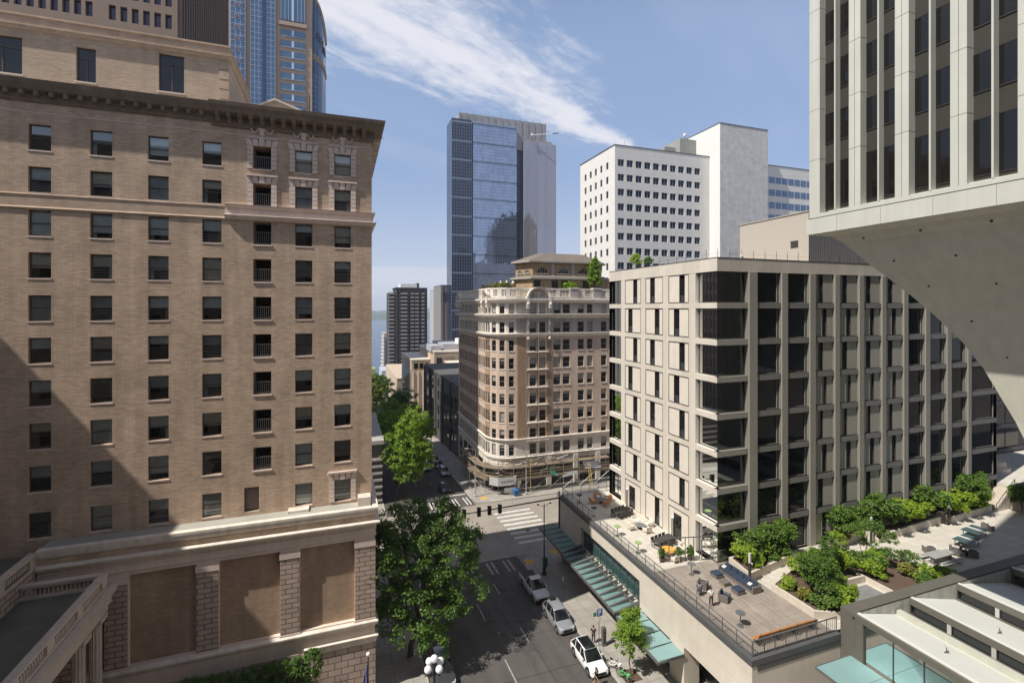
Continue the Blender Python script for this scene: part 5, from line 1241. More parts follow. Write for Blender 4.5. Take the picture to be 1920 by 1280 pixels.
# glass curtain strips with mullion grids
for (a, b2, m) in ((-37.9, -33.2, bbl), (-31.4, -23.3, bbl)):
    mb = MB((0, BY2, 0)); mb.lb(a, b2, -.3, .6, -50, 150, m); gl = mb.build('curtain_wall', bl)
    mb = MB((0, BY2, 0)); x = a
    n = max(2, round((b2-a)/1.35))
    for i in range(n+1): x = a+(b2-a)*i/n; mb.lb(x-.05, x+.05, .6, .68, -50, 150, mwhite)
    z = -48
    while z < 150: mb.lb(a, b2, .6, .66, z, z+.10, mwhite); z += 2.02
    mb.build('mullion_grid', gl)
for k in range(14):   # paired ornament panels
    z = 94.4+k*4.04-8*4.04; 
    mb = MB((0, BY2, 0))
    for s in (-.7, .7):
        cx = -35.5+s; mb.lb(cx-.55, cx+.55, .68, .78, z-.75, z+.75, plain('tower_ornament', (.30, .20, .21), .7)); mb.lb(cx-.3, cx+.3, .78, .82, z-.4, z+.4, bbl)
    mb.build('ornament_panel', bl)
mb = MB((0, BY2, 0)); mb.lb(-27.6, -26.4, .66, .8, -50, 119, bbl2); mb.build('dark_strip', bl)
zrow = 112.9
for k in range(26):
    z1 = 104.8-k*4.04 if k < 24 else (112.9+4.04*(k-24))+2
    mb = MB((0, BY2, 0)); mb.lb(-21.4, -13.1, -.2, .12, z1-2.3, z1, bbl); mb.lb(-17.7, -16.9, .12, .2, z1-2.3, z1, mwhite); mb.lb(-21.5, -13.0, 0, .14, z1-2.45, z1-2.3, mwhite)
    mb.build('window_band', bl)
mb = MB((0, BY2, 0)); mb.lb(-21.4, -13.1, 0, .5, 108.2, 150, bbl); mb.lb(-22.0, -12.4, 0, .9, 106.2, 107.6, bstone); mb.lb(-17.7, -16.9, .5, .6, 108.2, 150, mwhite)
for x in (-21.4, -20, -18.8, -15.6, -14.4, -13.2): mb.lb(x, x+.12, .5, .58, 108.2, 150, mwhite)
mb.build('top_bay', bl)
# rounded corner: quarter cylinder in plan, its top falls away in a curve
mb = MB(); prev = None; N_ = 12
for i in range(N_+1):
    t = (pi/2)*i/N_; x = -10.4+4.2*sin(t); y = BY2+1.5+ (1-cos(t))*14; zt = 119.5-11.0*(1-cos(t*.95))**.9
    cur = (x, y, zt)
    if prev:
        mb.poly([(prev[0], prev[1], -50), (cur[0], cur[1], -50), (cur[0], cur[1], cur[2]), (prev[0], prev[1], prev[2])], bbl2)
        if i % 2 == 0: mb.tube((cur[0], cur[1]-.05, -50), (cur[0], cur[1]-.05, cur[2]), .07, .07, mwhite, 4)
        mb.tube((prev[0], prev[1]-.1, prev[2]), (cur[0], cur[1]-.1, cur[2]), .6, .6, bstone, 5)
        for zz in (96.5, 97.7): mb.tube((prev[0], prev[1]-.1, zz-.10*i), (cur[0], cur[1]-.1, zz-.1*(i+1)), .5, .5, bstone, 5)
        z = 90
        while z > 20: mb.tube((prev[0], prev[1]-.05, z), (cur[0], cur[1]-.05, z), .05, .05, mwhite, 4); z -= 2.02
    prev = cur
rc = mb.build('rounded_corner', bl)
mb = MB()   # dark raised letters on the curved corner, seen edge-on
blk = frame_dark
for i, ch in enumerate('zillow'):
    t0 = .30+i*.17; x = -10.4+4.2*sin(t0); y = BY2+1.3+(1-cos(t0))*14-.2; x1 = -10.4+4.2*sin(t0+.11); y1 = BY2+1.3+(1-cos(t0+.11))*14-.2; z = 104.5-i*.55
    d = Vector((x1-x, y1-y, 0)); w = d.length; mb.fr((x, y, 0), d, (d.y, -d.x, 0)); s = w*.22; H_ = 3.0
    def bar(a, b2, p, q): mb.lb(a, b2, .1, .35, z+p, z+q, blk)
    if ch == 'z': bar(0, w, 0, .4); bar(0, w, 1.6, 2.0); mb.tube(mb.L(.1, .2, .4+z), mb.L(w-.1, .2, 1.6+z), .22, .22, blk, 5)
    elif ch == 'i': bar(w*.35, w*.65, 0, 2); bar(w*.35, w*.65, 2.4, 3)
    elif ch == 'l': bar(w*.35, w*.65, 0, H_)
    elif ch == 'o': bar(0, w, 0, .4); bar(0, w, 1.6, 2); bar(0, s, 0, 2); bar(w-s, w, 0, 2)
    else: bar(0, s, 0, 2); bar(w-s, w, 0, 2); bar(w/2-s/2, w/2+s/2, 0, 1.6); bar(0, w, 0, .4)
mb.build('sign_letters', rc)

# central glass tower
gt = root('glass_tower', 'tall slim blue mirrored glass tower with grey louvred crown in the middle distance', 'building', (96, 300, -50))
mir = glassm('mirror_glass', (.40, .45, .56), .03, .9, .9, panes=(1.56, 3.75, .010)); mird = glassm('mirror_dark', (.035, .05, .085), .06, .3, .6, panes=(1.56, 3.75, .03)); mirg = glassm('mirror_grey', (.33, .345, .41), .05, .85, .8, panes=(1.2, 50, .012))
gm = plain('steel_mullion', (.26, .30, .38), .4, .05, metal=.4); louv = brick('louvre_screen', (.36, .35, .35), (.33, .32, .32), (.26, .25, .25), 2.6, .9, .12, offset=0, bump=0)
GY = 285.5
mb = MB(); mb.box(62.41, 74.6, GY, 300, -50, 114.3, mird); mb.build('west_bay', gt)
mb = MB(); mb.box(75.4, 103.57, GY-.6, 310, -50, 113.5, mir); mb.build('glass_body', gt)
mb = MB(); mb.box(74.6, 75.4, GY+1, 300, -50, 113, mird); mb.box(103.57, 108.22, GY+3, 310, -50, 106, mird); mb.build('recess', gt)
mb = MB(); mb.box(108.22, 130.7, GY-.6, 312, -50, 105.3, mirg); mb.build('east_bay', gt)
mb = MB(); mb.box(67.3, 124.7, GY+2, 306, 105, 118.9, louv); mb.box(104.0, 128.5, GY+1.4, 306, 100, 107.5, louv); mb.build('crown_screen', gt)
for i in range(14): x = 67.3+i*4.4; mb = MB(); mb.box(x-.12, x+.12, GY+1.5, GY+1.7, 105.5, 119.9, gm); mb.build('crown_post', gt)
mb = MB((0, GY-.6, 0))
for i, z in enumerate([100.9-11.36*k for k in range(-1, 13)]): 
    if z < 113: mb.lb(75.4, 103.6, 0, .25, z-.35, z, frame_dark); mb.lb(103.6, 108.2, -3.4, -3.2, z-.5, z, frame_dark); mb.lb(62.4, 74.6, -.6, -.35, z-.4, z+.4, gm)
mb.build('floor_line', gt)
mb = MB((0, GY-.6, 0)); z = 113
while z > -45:
    mb.lb(75.4, 103.57, 0, .10, z-.09, z, gm); mb.lb(62.4, 74.6, -.6, -.48, z-.12, z, gm); z -= 1.893
for i in range(19): x = 75.4+i*1.565; mb.lb(x-.03, x+.03, 0, .08, -50, 113.3, gm)
for i in range(9): x = 62.41+i*1.52; mb.lb(x-.06, x+.06, -.6, -.4, -50, 114.2, gm)
for i in range(30): x = 108.22+i*.77; mb.lb(x-.05, x+.05, 0, .18, -50, 105.3, plain('pale_fin', (.50, .45, .44), .5))
mb.build('mullion_grid', gt)
mb = MB(); mb.tube((113.5, GY-2, 109.2), (126, GY-6, 110.3), .22, .22, white_paint, 6); mb.tube((125.8, GY-6, 110.3), (129.5, GY-7, 110.6), .35, .3, grey_metal, 6); mb.sphere((113.5, GY-2, 109.3), .8, white_paint, n=8, h=6); mb.tube((113.5, GY-1.8, 105), (113.5, GY-2, 109.3), .3, .3, grey_metal, 6); mb.build('window_cleaning_crane', gt)

# white office building + blank slab
wb = root('white_building', 'white concrete office building with ten bays of dark square windows', 'building', (85, 123, -36))
wm = brick('white_facing', (.71, .69, .655), (.68, .66, .625), (.56, .545, .51), 2.4, 1.2, .02, blotch=.03, bump=0, streak=.03)
wmw = brick('marble_slab', (.58, .575, .56), (.52, .515, .50), (.50, .49, .48), 1.6, 1.0, .03, blotch=.14, bump=0, streak=.05)
wz = [40.22-3.97*k for k in range(12)]
mb = MB((0, 113.4, 0)); hs = []; wpos = []
for k, z in enumerate(wz):
    for i in range(10):
        a = 70.25+i*2.81; hs.append((a, a+1.95, z-1.85, z, .25)); wpos.append((a, a+1.95, z-1.85, z, k))
mb.wall(69.34, 100.9, -36, 43.9, hs, .25, wm)
mb.fr((69.34, 113.4, 0), (0, 1, 0), (-1, 0, 0)); hs2 = []
lw = [(3.4, 4.6), (6.7, 7.8), (9.8, 10.95), (12.8, 14.0), (16.0, 17.2)]
for k, z in enumerate(wz):
    for a, b2 in lw: hs2.append((a, b2, z-1.9, z+.05, .25))
mb.wall(0, 20, -36, 43.9, hs2, .25, wm)
mb.poly([(69.34, 133.4, -36), (101, 133.4, -36), (101, 133.4, 43.9), (69.34, 133.4, 43.9)], wm)
mb.poly([(69.34, 113.4, 43.7), (101, 113.4, 43.7), (101, 133.4, 43.7), (69.34, 133.4, 43.7)], roof_dark); mb.build('wall', wb)
mb = MB((0, 113.4, 0)); mb.lb(69.24, 100.9, -.1, .1, 43.9, 44.1, darkcop); mb.box(69.2, 69.4, 113.4, 133.4, 43.9, 44.1, darkcop); mb.build('coping', wb)
n_ = 0; rest = MB((0, 113.4, 0))
wg = glassm('slate_window', (.04, .055, .085), .06, .1, .6)
for a, b2, z0, z1, k in wpos:
    tgt = MB((0, 113.4, 0)) if n_ < 99 else rest
    tgt.lq([(a, -.2, z0), (b2, -.2, z0), (b2, -.2, z1), (a, -.2, z1)], wg); tgt.lb((a+b2)/2-.05, (a+b2)/2+.05, -.2, -.14, z0, z1, gm)
    if n_ < 99: tgt.build('window', wb)
    n_ += 1
rest.fr((69.34, 113.4, 0), (0, 1, 0), (-1, 0, 0))
for a, b2, z0, z1, d in hs2: rest.lq([(a, -.2, z0), (b2, -.2, z0), (b2, -.2, z1), (a, -.2, z1)], glass_dark)
rest.build('window', wb)['kind'] = 'stuff'
mb = MB(); mb.box(95, 101, 119, 127, 43.7, 50.6, plain('grey_plant', (.30, .30, .28), .8)); mb.box(91, 95, 121, 127, 43.7, 48.3, MT['grey_plant']); mb.build('plant_room', wb)
sl = root('slab_tower', 'tall windowless pale stone slab with bright side next to the white office building', 'building', (110, 120, -36))
mb = MB(); mb.box(100.9, 118.5, 109.3, 131.7, -36, 52.3, wmw); mb.box(100.88, 100.9, 109.3, 131.7, -36, 52.3, plain('slab_side_sunlit', (.74, .72, .685), .7, .03)); mb.build('wall', sl)  # thin paler facing on the sunny side, sunlight put into its colour
mb = MB(); mb.box(100.8, 118.6, 109.2, 131.8, 52.3, 52.5, darkcop); mb.build('coping', sl)
for (x0, x1, y0, y1, z0, z1) in ((72, 76, 118, 122, 43.7, 45.0), (80, 82, 120, 126, 43.7, 45.4), (84.5, 87, 117, 119, 43.7, 44.9)):
    mb = MB(); mb.box(x0, x1, y0, y1, z0, z1, MT['grey_plant']); mb.box(x0+.3, x1-.3, y0+.3, y1-.3, z1, z1+.2, grey_metal); mb.build('roof_unit', wb)
for x in (74, 79, 90): mb = MB(); mb.tube((x, 116, 43.9), (x, 116, 46.6), .05, .03, grey_metal, 5); mb.build('roof_mast', wb)
mb = MB(); mb.lathe((101.5, 125, 52.5), [(.1, 0), (.1, 1.2)], grey_metal, 6); mb.sphere((101.3, 124.6, 54.0), .7, white_paint, (1, .4, 1), n=10, h=6); mb.build('dish', sl)
ww = root('banded_wing', 'lower pale office wing with rows of blue reflecting windows right of the blank slab', 'building', (130, 118, -36))
mb = MB(); mb.box(118.5, 160, 112.1, 130, -36, 43.2, wm); mb.box(118.5, 160, 112, 130, 43.2, 43.4, darkcop); mb.build('wall', ww)
wg2 = glassm('sky_window', (.13, .19, .30), .06, .45, .7)
for k in range(6):
    z = 39.8-3.8*k
    for i in range(12):
        mb = MB((0, 112.1, 0)); a = 119.5+i*2.55; mb.lb(a, a+2.2, .02, .05, z-1.9, z, wg2); mb.lb(a+1.05, a+1.13, .05, .07, z-1.9, z, gm); mb.build('window', ww)

# ================================================================== DOWN THE STREET
def bldg(name, label, x0, x1, y0, y1, z1, m, wins=None, extra=None, group=None):
    z0 = gz(min(y1, 600))-3; r = root(name, label, 'building', ((x0+x1)/2, (y0+y1)/2, z0), group=group)
    mb = MB(); mb.box(x0, x1, y0, y1, z0, z1, m); mb.build('wall', r)
    mb = MB(); mb.box(x0-.15, x1+.15, y0-.15, y1+.15, z1, z1+.5, extra or m); mb.build('parapet', r)
    return r
darkst = plain('dark_stone', (.075, .07, .07), .7, .15, .4, streak=.2); beige = plain('beige_stone', (.50, .40, .30), .8, .08, .4, streak=.1)
d1 = bldg('dark_stone_building', 'dark stone building with tall bays on the shaded right side of the street', 27.9, 58, 119.2, 172, -20.2, darkst, extra=plain('stone_band', (.10, .095, .09), .8))
for i in range(11):
    a = 1+i*4.7
    for k in range(4):
        mb = MB((27.9, 172, 0), (0, -1, 0), (-1, 0, 0)); zt = gz(172-a)+3.5+k*4.3
        if zt+3 < -20.5: mb.lb(a, a+2.2, .01, .06, zt, zt+2.9, glass_dark); mb.lb(a-.3, a+2.5, .0, .12, zt-.35, zt-.1, MT['stone_band']); mb.build('window', d1)
for i in range(5):
    mb = MB((27.9, 172, 0), (0, -1, 0), (-1, 0, 0)); mb.lb(i*10.6, i*10.6+.8, 0, .4, -46, -20.2, MT['stone_band']); mb.build('pilaster', d1)
b1 = bldg('beige_building', 'beige stone building with pale pilasters and corner windows at the far end of the street', 27.7, 35.4, 205, 240, -21.9, beige, extra=pale_coping)
for i in range(4): mb = MB((27.7, 205, 0)); mb.lb(.3+i*2.1, .9+i*2.1, 0, .5, -48, -26.4, pale_coping); mb.build('pilaster', b1)
for i in range(3): mb = MB((27.7, 205, 0)); mb.lb(1.0+i*2.3, 2.6+i*2.3, .01, .1, -25.4, -23.0, glass_dark); mb.build('window', b1)
for i in range(9): mb = MB((27.7, 205, 0), (0, 1, 0), (-1, 0, 0)); mb.lb(1+i*3.6, 2.6+i*3.6, .01, .1, -44, -26, wg); mb.build('window', b1)
b2_ = bldg('beige_building', 'large beige building with stepped roof blocks behind the dark stone building', 35.6, 62, 196, 235, -18.0, beige, extra=pale_coping)
for (x0, x1, z0, z1) in ((36.6, 38.6, -24.5, -20), (39.6, 43.5, -24, -19.5), (45.5, 51, -25, -19.6)): mb = MB((0, 196, 0)); mb.lb(x0, x1, .01, .12, z0, z1, glass_dark if x0 < 39 else MT['tan_stone']); mb.build('window', b2_)
mb = MB(); mb.box(40, 60, 200, 225, -18, -14.9, plain('roof_units', (.40, .40, .42), .7, .2)); mb.box(34.9, 39, 199, 215, -17.9, -15.5, MT['roof_units']); mb.box(46, 56, 198, 204, -14.9, -12.7, white_paint); mb.build('roof_plant', b2_)
b3 = bldg('beige_building', 'small tan block with dark glazed arch beside the dark stone building', 39.0, 58, 176, 192, -21.5, MT['tan_stone'], extra=pale_coping)
mb = MB((0, 176, 0)); mb.lb(40.2, 44, .01, .2, -34, -25, glass_dark); mb.build('window', b3)
# low dark building on the left past the crossing
l1 = root('low_stone_building', 'low stone building with horizontal bands, glimpsed beside the hotel edge past the crossing', 'building', (0, 98, -36))
mb = MB(); mb.box(-14, 7.0, 92, 116, -38, -24.9, darkst); mb.build('wall', l1)
for k in range(7): mb = MB((0, 92, 0)); mb.lb(-14, 7.1, 0, .35, -35.4+k*1.25, -35.0+k*1.25, c_grey); mb.build('stone_band', l1)
mb = MB(); mb.box(-14.2, 7.4, 91.6, 116, -24.9, -24.2, c_grey); mb.build('cornice', l1)
# hilltop apartment tower and neighbours
at = root('apartment_tower', 'dark apartment tower with pale balconies near the waterfront', 'building', (54, 435, -70))
apd = plain('apt_dark', (.055, .05, .052), .7, .1, .1); apl = plain('apt_pale', (.36, .34, .32), .8, .1, .2)
AX0, AX1, AY = 44.0, 70.2, 420.0
mb = MB(); mb.box(AX0, AX1, AY, 450, -75, 17.0, apd); mb.box(38.3, AX0, AY+4, 448, -75, 13.5, apd); mb.build('wall', at)
mb = MB(); mb.box(48, 62, 425, 440, 17, 21.2, white_paint); mb.box(62, 64, 425, 440, 17, 22.0, apd); mb.box(AX0-1, AX1, AY-.5, 448, 17, 17.8, apd); mb.build('roof_plant', at)
zz = 12.0; n_ = 0; stf = MB()
while zz > -62:
    for (x0, x1) in ((38.0, 42.6), (47.5, 53), (56, 58.6), (59.6, 62.8), (65, 67.6)):
        mb = MB() if n_ < 100 else stf
        y0 = AY-1.4 if x0 > 40 else AY+2.5
        mb.box(x0, x1, y0, AY+4, zz, zz+.28, apl); mb.box(x0, x1, y0, y0+.1, zz+.28, zz+1.1, apl)
        if n_ < 100: mb.build('balcony', at)
        n_ += 1
    for x in (45.2, 54.2, 63.4): stf.box(x, x+1.2, AY-.12, AY, zz+.8, zz+2.3, glass_dark)
    zz -= 3.15
stf.build('balcony', at)['kind'] = 'stuff'
mb = MB()
for x in (44, 46.4, 53.8, 55.2, 58.9, 63.0, 68.4): mb.box(x, x+.7, AY-.5, AY, -75, 17.2, apd)
mb.build('fin', at)
s1_ = root('stepped_tower', 'slim pale tower with stepped balconies just left of the dark apartment tower', 'building', (38, 450, -75))
mb = MB(); mb.box(35.8, 42, 445, 470, -75, -22.2, apl); mb.build('wall', s1_)
for k in range(14): mb = MB(); mb.box(33.5+.12*k*.0-(.10*k), 36.2, 441, 446, -25-3.2*k, -24.6-3.2*k, white_paint); mb.build('balcony', s1_)
g1 = bldg('grey_tower', 'grey windowless tower just left of the mirrored glass tower', 58.6, 63.0, 300, 325, 14.2, plain('grey_precast', (.21, .20, .20), .8, .1)); mb = MB((0, 300, 0)); mb.lb(58.8, 62.9, 0, .1, 4, 10, apd); mb.lb(59.0, 60.0, 0, .3, -50, 14.2, MT['grey_precast']); mb.build('window_band', g1)
g2 = bldg('grey_tower', 'lower pale grey tower half hidden left of the mirrored glass tower', 60.3, 66, 330, 350, 12.6, plain('pale_precast', (.36, .36, .37), .8, .08)); mb = MB((0, 330, 0)); mb.lb(60.2, 66, 0, .2, -60, -2.5, mirg); mb.build('window_band', g2)
sp_ = root('spire', 'small white pointed tower on the waterfront skyline', 'tower', (108, 600, -84))
mb = MB(); mb.box(104.9, 111, 598, 604, -84, -32, white_paint); mb.box(106.6, 109.6, 599, 603, -32, -20, white_paint); mb.box(105.6, 110.2, 597.9, 598, -50, -34, glass_dark); mb.build('tower', sp_)
for i in range(3): mb = MB(); mb.box(107.4, 108.8, 598.85, 599, -23.2-i*3, -21.4-i*3, glass_dark); mb.build('window', sp_)
bldg('low_building', 'small white and blue glazed building near the waterfront', 30.6, 38.5, 400, 430, -50.5, plain('white_blue', (.45, .47, .55), .6, .1))
bldg('low_building', 'green roofed low building beside the water, next to the hotel edge', 30, 36, 560, 580, -68, plain('green_roof', (.30, .32, .08), .8, .2))
rr = random.Random(21)
for i, (x0, x1, y0, y1, h, lab) in enumerate(((-40, 2, 195, 260, 10, 'low grey building in shade on the left beyond the second crossing'), (-50, 1.5, 148, 174, 76, 'tall grey block hidden behind the hotel, added to cast shade on the far street'), (27.8, 60, 262, 330, 16, 'grey building past the beige stone building'), (40, 90, 345, 400, 14, 'grey mid-rise in front of the dark apartment tower'), (70, 120, 470, 560, 16, 'grey waterfront block right of the dark apartment tower'))):  # the tall hidden block is added to shade the dark stone building
    zg = gz((y0+y1)/2); bldg('street_building', lab, x0, x1, y0, y1, zg+h, [c_grey, apl, beige, MT['grey_precast'], apl][i])

# ================================================================== BEHIND THE VIEWPOINT (seen in the glass, and keeping light off the shaded walls)
nb = root('added_viewpoint_block', 'added brown stone block behind the viewpoint, unseen but for reflections, cutting light on shaded walls', 'building', (-15, -35, -30))  # added behind the camera to cut sky light and deepen shade
mb = MB(); hs = [(2+i*3.6, 4+i*3.6, -26+k*3.8, -24+k*3.8) for i in range(24) for k in range(18)]
mb.fr((30, -9, 0), (-1, 0, 0), (0, 1, 0)); mb.wall(0, 90, -32, 28, [h for h in hs if h[3] < 27],  .3, plain('brown_stone', (.20, .16, .13), .8)); mb.box(-60, 29.9, -60, -9.4, -32, 28, glass_dark); mb.build('wall', nb)

vt = root('vaulted_tower', 'dark vaulted office tower behind the viewpoint, seen mirrored in the glass tower', 'building', (235, -95, -30))
mb = MB(); N_ = 18; pts = [(201, -30)]+[(235.5-34.5*cos(pi*i/N_), 98+38*sin(pi*i/N_)) for i in range(N_+1)]+[(270, -30)]
vm = brick('vault_glass', (.05, .055, .075), (.035, .04, .055), (.12, .12, .13), 3.0, 3.9, .5, offset=0, bump=0)
for y in (-80, -120): mb.poly([(x, y, z) for x, z in pts], vm)
for p, q in zip(pts, pts[1:]): mb.poly([(p[0], -80, p[1]), (q[0], -80, q[1]), (q[0], -120, q[1]), (p[0], -120, p[1])], vm)
mb.build('wall', vt)
# ================================================================== VEGETATION
leaf_maple = leafm('leaf_maple', (.045, .10, .012), (.12, .21, .03), .32)
leaf_lime = leafm('leaf_lime', (.12, .21, .022), (.27, .38, .05), .42)
leaf_shrub = leafm('leaf_shrub', (.035, .09, .014), (.16, .25, .035), .3)
leaf_yellow = leafm('leaf_yellow', (.15, .25, .02), (.32, .40, .04), .38)
leaf_hedge = leafm('leaf_hedge', (.05, .12, .012), (.11, .20, .025), .25)
leaf_red = leafm('leaf_mixed', (.16, .14, .03), (.26, .28, .05), .3)
def foliage(blobs, nclump, per, cr, ls, seed, flat=.5, low=-.75):
    """leaf-sized quads gathered in clumps spread through the crown"""
    rg = np.random.default_rng(seed); C = []
    vol = np.array([b[3]*b[4]*b[5] for b in blobs])**.8; vol = vol/vol.sum()
    idx = rg.choice(len(blobs), nclump, p=vol)
    for i in idx:
        x, y, z, rx_, ry, rz = blobs[i]
        d = rg.normal(size=3); d /= np.linalg.norm(d)
        if d[2] < low: d[2] *= -.5
        k = rg.uniform(.45, 1.0)**.6; C.append([x+d[0]*rx_*k, y+d[1]*ry*k, z+d[2]*rz*k])
    C = np.array(C); n = nclump*per
    c = np.repeat(C, per, 0)
    d = rg.normal(size=(n, 3)); d /= np.linalg.norm(d, axis=1)[:, None]; sz_ = np.repeat(rg.uniform(.55, 1.25, nclump), per)[:, None]
    c = c+d*cr*sz_*rg.uniform(.3, 1, (n, 1))*np.array([1, 1, .75])
    nrm = d*.7+rg.normal(size=(n, 3))*.6; nrm[:, 2] = np.abs(nrm[:, 2])+flat; nrm /= np.linalg.norm(nrm, axis=1)[:, None]
    t = np.cross(nrm, rg.normal(size=(n, 3))); t /= np.linalg.norm(t, axis=1)[:, None]; b2 = np.cross(nrm, t)
    s = ls*rg.uniform(.6, 1.25, (n, 1))
    V = np.stack([c-t*s, c-b2*s*.62, c+t*s, c+b2*s*.62], 1).reshape(-1, 3)
    F = np.arange(n*4).reshape(-1, 4); return V, F
def leaves(name, VF, m, parent, off=(0, 0, 0)):
    V, F = VF; me = bpy.data.meshes.new(name); o0 = WO.get(parent.name, Vector((0, 0, 0))) if parent else Vector((0, 0, 0))
    V = V+np.array(off)-np.array([o0.x, o0.y, o0.z]); me.vertices.add(len(V)); me.vertices.foreach_set('co', V.astype(np.float32).ravel())
    me.loops.add(len(F)*4); me.loops.foreach_set('vertex_index', F.astype(np.int32).ravel()); me.polygons.add(len(F))
    me.polygons.foreach_set('loop_start', np.arange(0, len(F)*4, 4, dtype=np.int32)); me.polygons.foreach_set('loop_total', np.full(len(F), 4, dtype=np.int32))
    me.update(calc_edges=True); me.materials.append(m); o = bpy.data.objects.new(name, me); COL.objects.link(o)
    if parent: o.parent = parent; WO[o.name] = o0
    return o
def limb(mb, p, q, r0, r1, rr, k=3):
    p = Vector(p); q = Vector(q); a = p
    for i in range(1, k+1):
        t = i/k; b2 = p.lerp(q, t)+Vector((rr.uniform(-1, 1), rr.uniform(-1, 1), rr.uniform(-.5, .5)))*(q-p).length*.05*(1 if i < k else 0)
        mb.tube(a, b2, r0+(r1-r0)*(i-1)/k, r0+(r1-r0)*t, bark, 7, False); a = b2
def tree(name, label, cat, base, blobs, nclump, per, cr, ls, m, seed, r=.2, group=None, fork=None, stem=None):
    """blobs in coordinates relative to the foot of the trunk"""
    t = root(name, label, cat, base, group=group); rr = random.Random(seed); b = Vector(base)
    leaves('crown', foliage(blobs, nclump, per, cr, ls, seed), m, t, base)
    mb = MB(); cz = min(x[2] for x in blobs); top = Vector(stem) if stem else Vector((blobs[0][0]*.5, blobs[0][1]*.5, max(.4, fork or cz*.85)))
    limb(mb, b-Vector((0, 0, .15)), b+top, r, r*.72, rr)
    for x in blobs[:9]: limb(mb, b+top, b+Vector(x[:3])+Vector((0, 0, x[5]*.25)), r*.5, r*.12, rr, 4)
    mb.build('trunk', t); return t
rb = random.Random(4)
# the big maple by the hotel
blobs = [(1.6, .4, 9.5, 4.2, 4.2, 3.6), (-1.5, -1.0, 10.0, 3.4, 3.4, 3.0), (4.4, 1.0, 9.0, 3.4, 3.2, 2.8), (1.0, -2.2, 6.6, 3.6, 3.0, 2.6), (4.6, -1.2, 6.2, 2.6, 2.6, 2.0), (-.6, 1.4, 12.0, 3.2, 3.2, 2.6), (2.8, 1.0, 12.2, 2.8, 2.8, 2.3), (.0, -3.2, 4.2, 1.9, 1.9, 1.3), (1.9, -3.4, 3.4, 1.9, 1.6, 1.2), (6.4, .8, 7.4, 1.6, 1.6, 1.2), (-3.0, .6, 7.6, 2.2, 2.2, 2.2), (6.2, 2.2, 9.6, 1.6, 1.6, 1.3)]
tree('maple_tree', 'large dark leafy maple with layered boughs overhanging the street beside the hotel', 'tree', (6.2, 47.0, gz(47)+.1), blobs+[(-2.2, -2.0, 5.6, 2.0, 2.0, 1.6), (3.2, -1.5, 4.6, 1.9, 1.9, 1.3), (-2.6, 1.5, 10.6, 2.2, 2.2, 2.2)], 680, 76, .74, .12, leaf_maple, 31, .3, fork=3.6)
ng = 'street trees beyond the crossing'
def blobset(seed, w, h, z0, n):
    r_ = random.Random(seed); return [(0, 0, z0+h*.45, w*.75, w*.75, h*.42)]+[(r_.uniform(-.6, .6)*w, r_.uniform(-.6, .6)*w, z0+r_.uniform(.15, .9)*h, w*r_.uniform(.3, .55), w*r_.uniform(.3, .55), h*r_.uniform(.15, .28)) for _ in range(n)]
tree('street_tree', 'bright green street tree nearest the crossing on the left side of the shaded street', 'tree', (9.4, 93.5, gz(93.5)), [(2.0, 0, 8.2, 4.2, 3.6, 3.4), (0, .5, 9.5, 3.4, 3.2, 3.2), (4.2, .5, 9.0, 3.2, 3.0, 3.0), (2.5, -1, 5.2, 2.8, 2.4, 2.2), (3, .5, 13.2, 3.0, 2.6, 2.8), (5.6, 0, 7.0, 2.2, 2.0, 1.8), (4.5, .5, 15.4, 2.4, 2.2, 1.8)], 320, 46, .85, .20, leaf_lime, 41, .22, ng, 3.5)
tree('street_tree', 'second bright street tree, behind and above the nearest one, with pale tips', 'tree', (10.6, 103.5, gz(103.5)), [(3.2, 0, 10.5, 4.4, 4.4, 3.4), (1, 1, 11.5, 3.4, 3.4, 3.2), (5.6, 1, 11, 3.2, 3.2, 3.0), (3.5, -1, 7.2, 3.0, 3.0, 2.2), (3.5, 1, 14.4, 3.2, 3.0, 2.4)], 280, 40, .9, .25, leaf_lime, 42, .22, ng, 4)
tree('street_tree', 'third street tree further down the shaded street, standing beyond the brightest crowns', 'tree', (11.8, 132, gz(132)), blobset(8, 5.5, 12, 3, 8), 240, 36, 1.0, .28, leaf_lime, 43, .22, ng, 4)
tree('street_tree', 'pale grey green street tree low at the left, against the hotel edge', 'tree', (6.5, 141, gz(141)), blobset(9, 6, 8.5, 2.5, 8), 220, 34, 1.0, .28, leafm('leaf_pale', (.14, .15, .08), (.30, .28, .20), .3), 44, .22, ng, 3)
tree('street_tree', 'dark green tree in shade below the beige stone building', 'tree', (17.5, 172, gz(172)), blobset(10, 7, 12, 3, 8), 240, 34, 1.1, .32, leaf_maple, 45, .25, ng, 4)
tree('street_tree', 'olive green tree left of the beige stone building, next to the hotel edge', 'tree', (13, 205, gz(205)), blobset(11, 8, 13, 3, 8), 240, 34, 1.2, .35, leafm('leaf_olive', (.07, .12, .02), (.20, .24, .04), .3), 46, .25, ng, 4)
tree('street_tree', 'farthest dark tree at the bottom of the street in front of the small white building', 'tree', (20, 262, gz(262)), blobset(12, 9, 13, 4, 8), 220, 34, 1.3, .4, leaf_maple, 47, .25, ng, 4)
tree('sidewalk_tree', 'small bright green young tree in a square pit beside the pale canopy', 'tree', (24.3, 37.2, gz(37.2)+.15), [(0, 0, 4.3, 1.2, 1.2, 1.2), (-.7, .1, 3.3, .9, .9, .8), (.9, -.2, 3.2, 1.0, 1.0, .7), (.3, .2, 5.2, .8, .8, .8), (-.3, 0, 2.4, .7, .7, .5), (.8, .4, 4.8, .6, .6, .6), (-.8, -.5, 4.3, .7, .7, .7)], 120, 44, .42, .105, leaf_lime, 48, .06, fork=1.9)
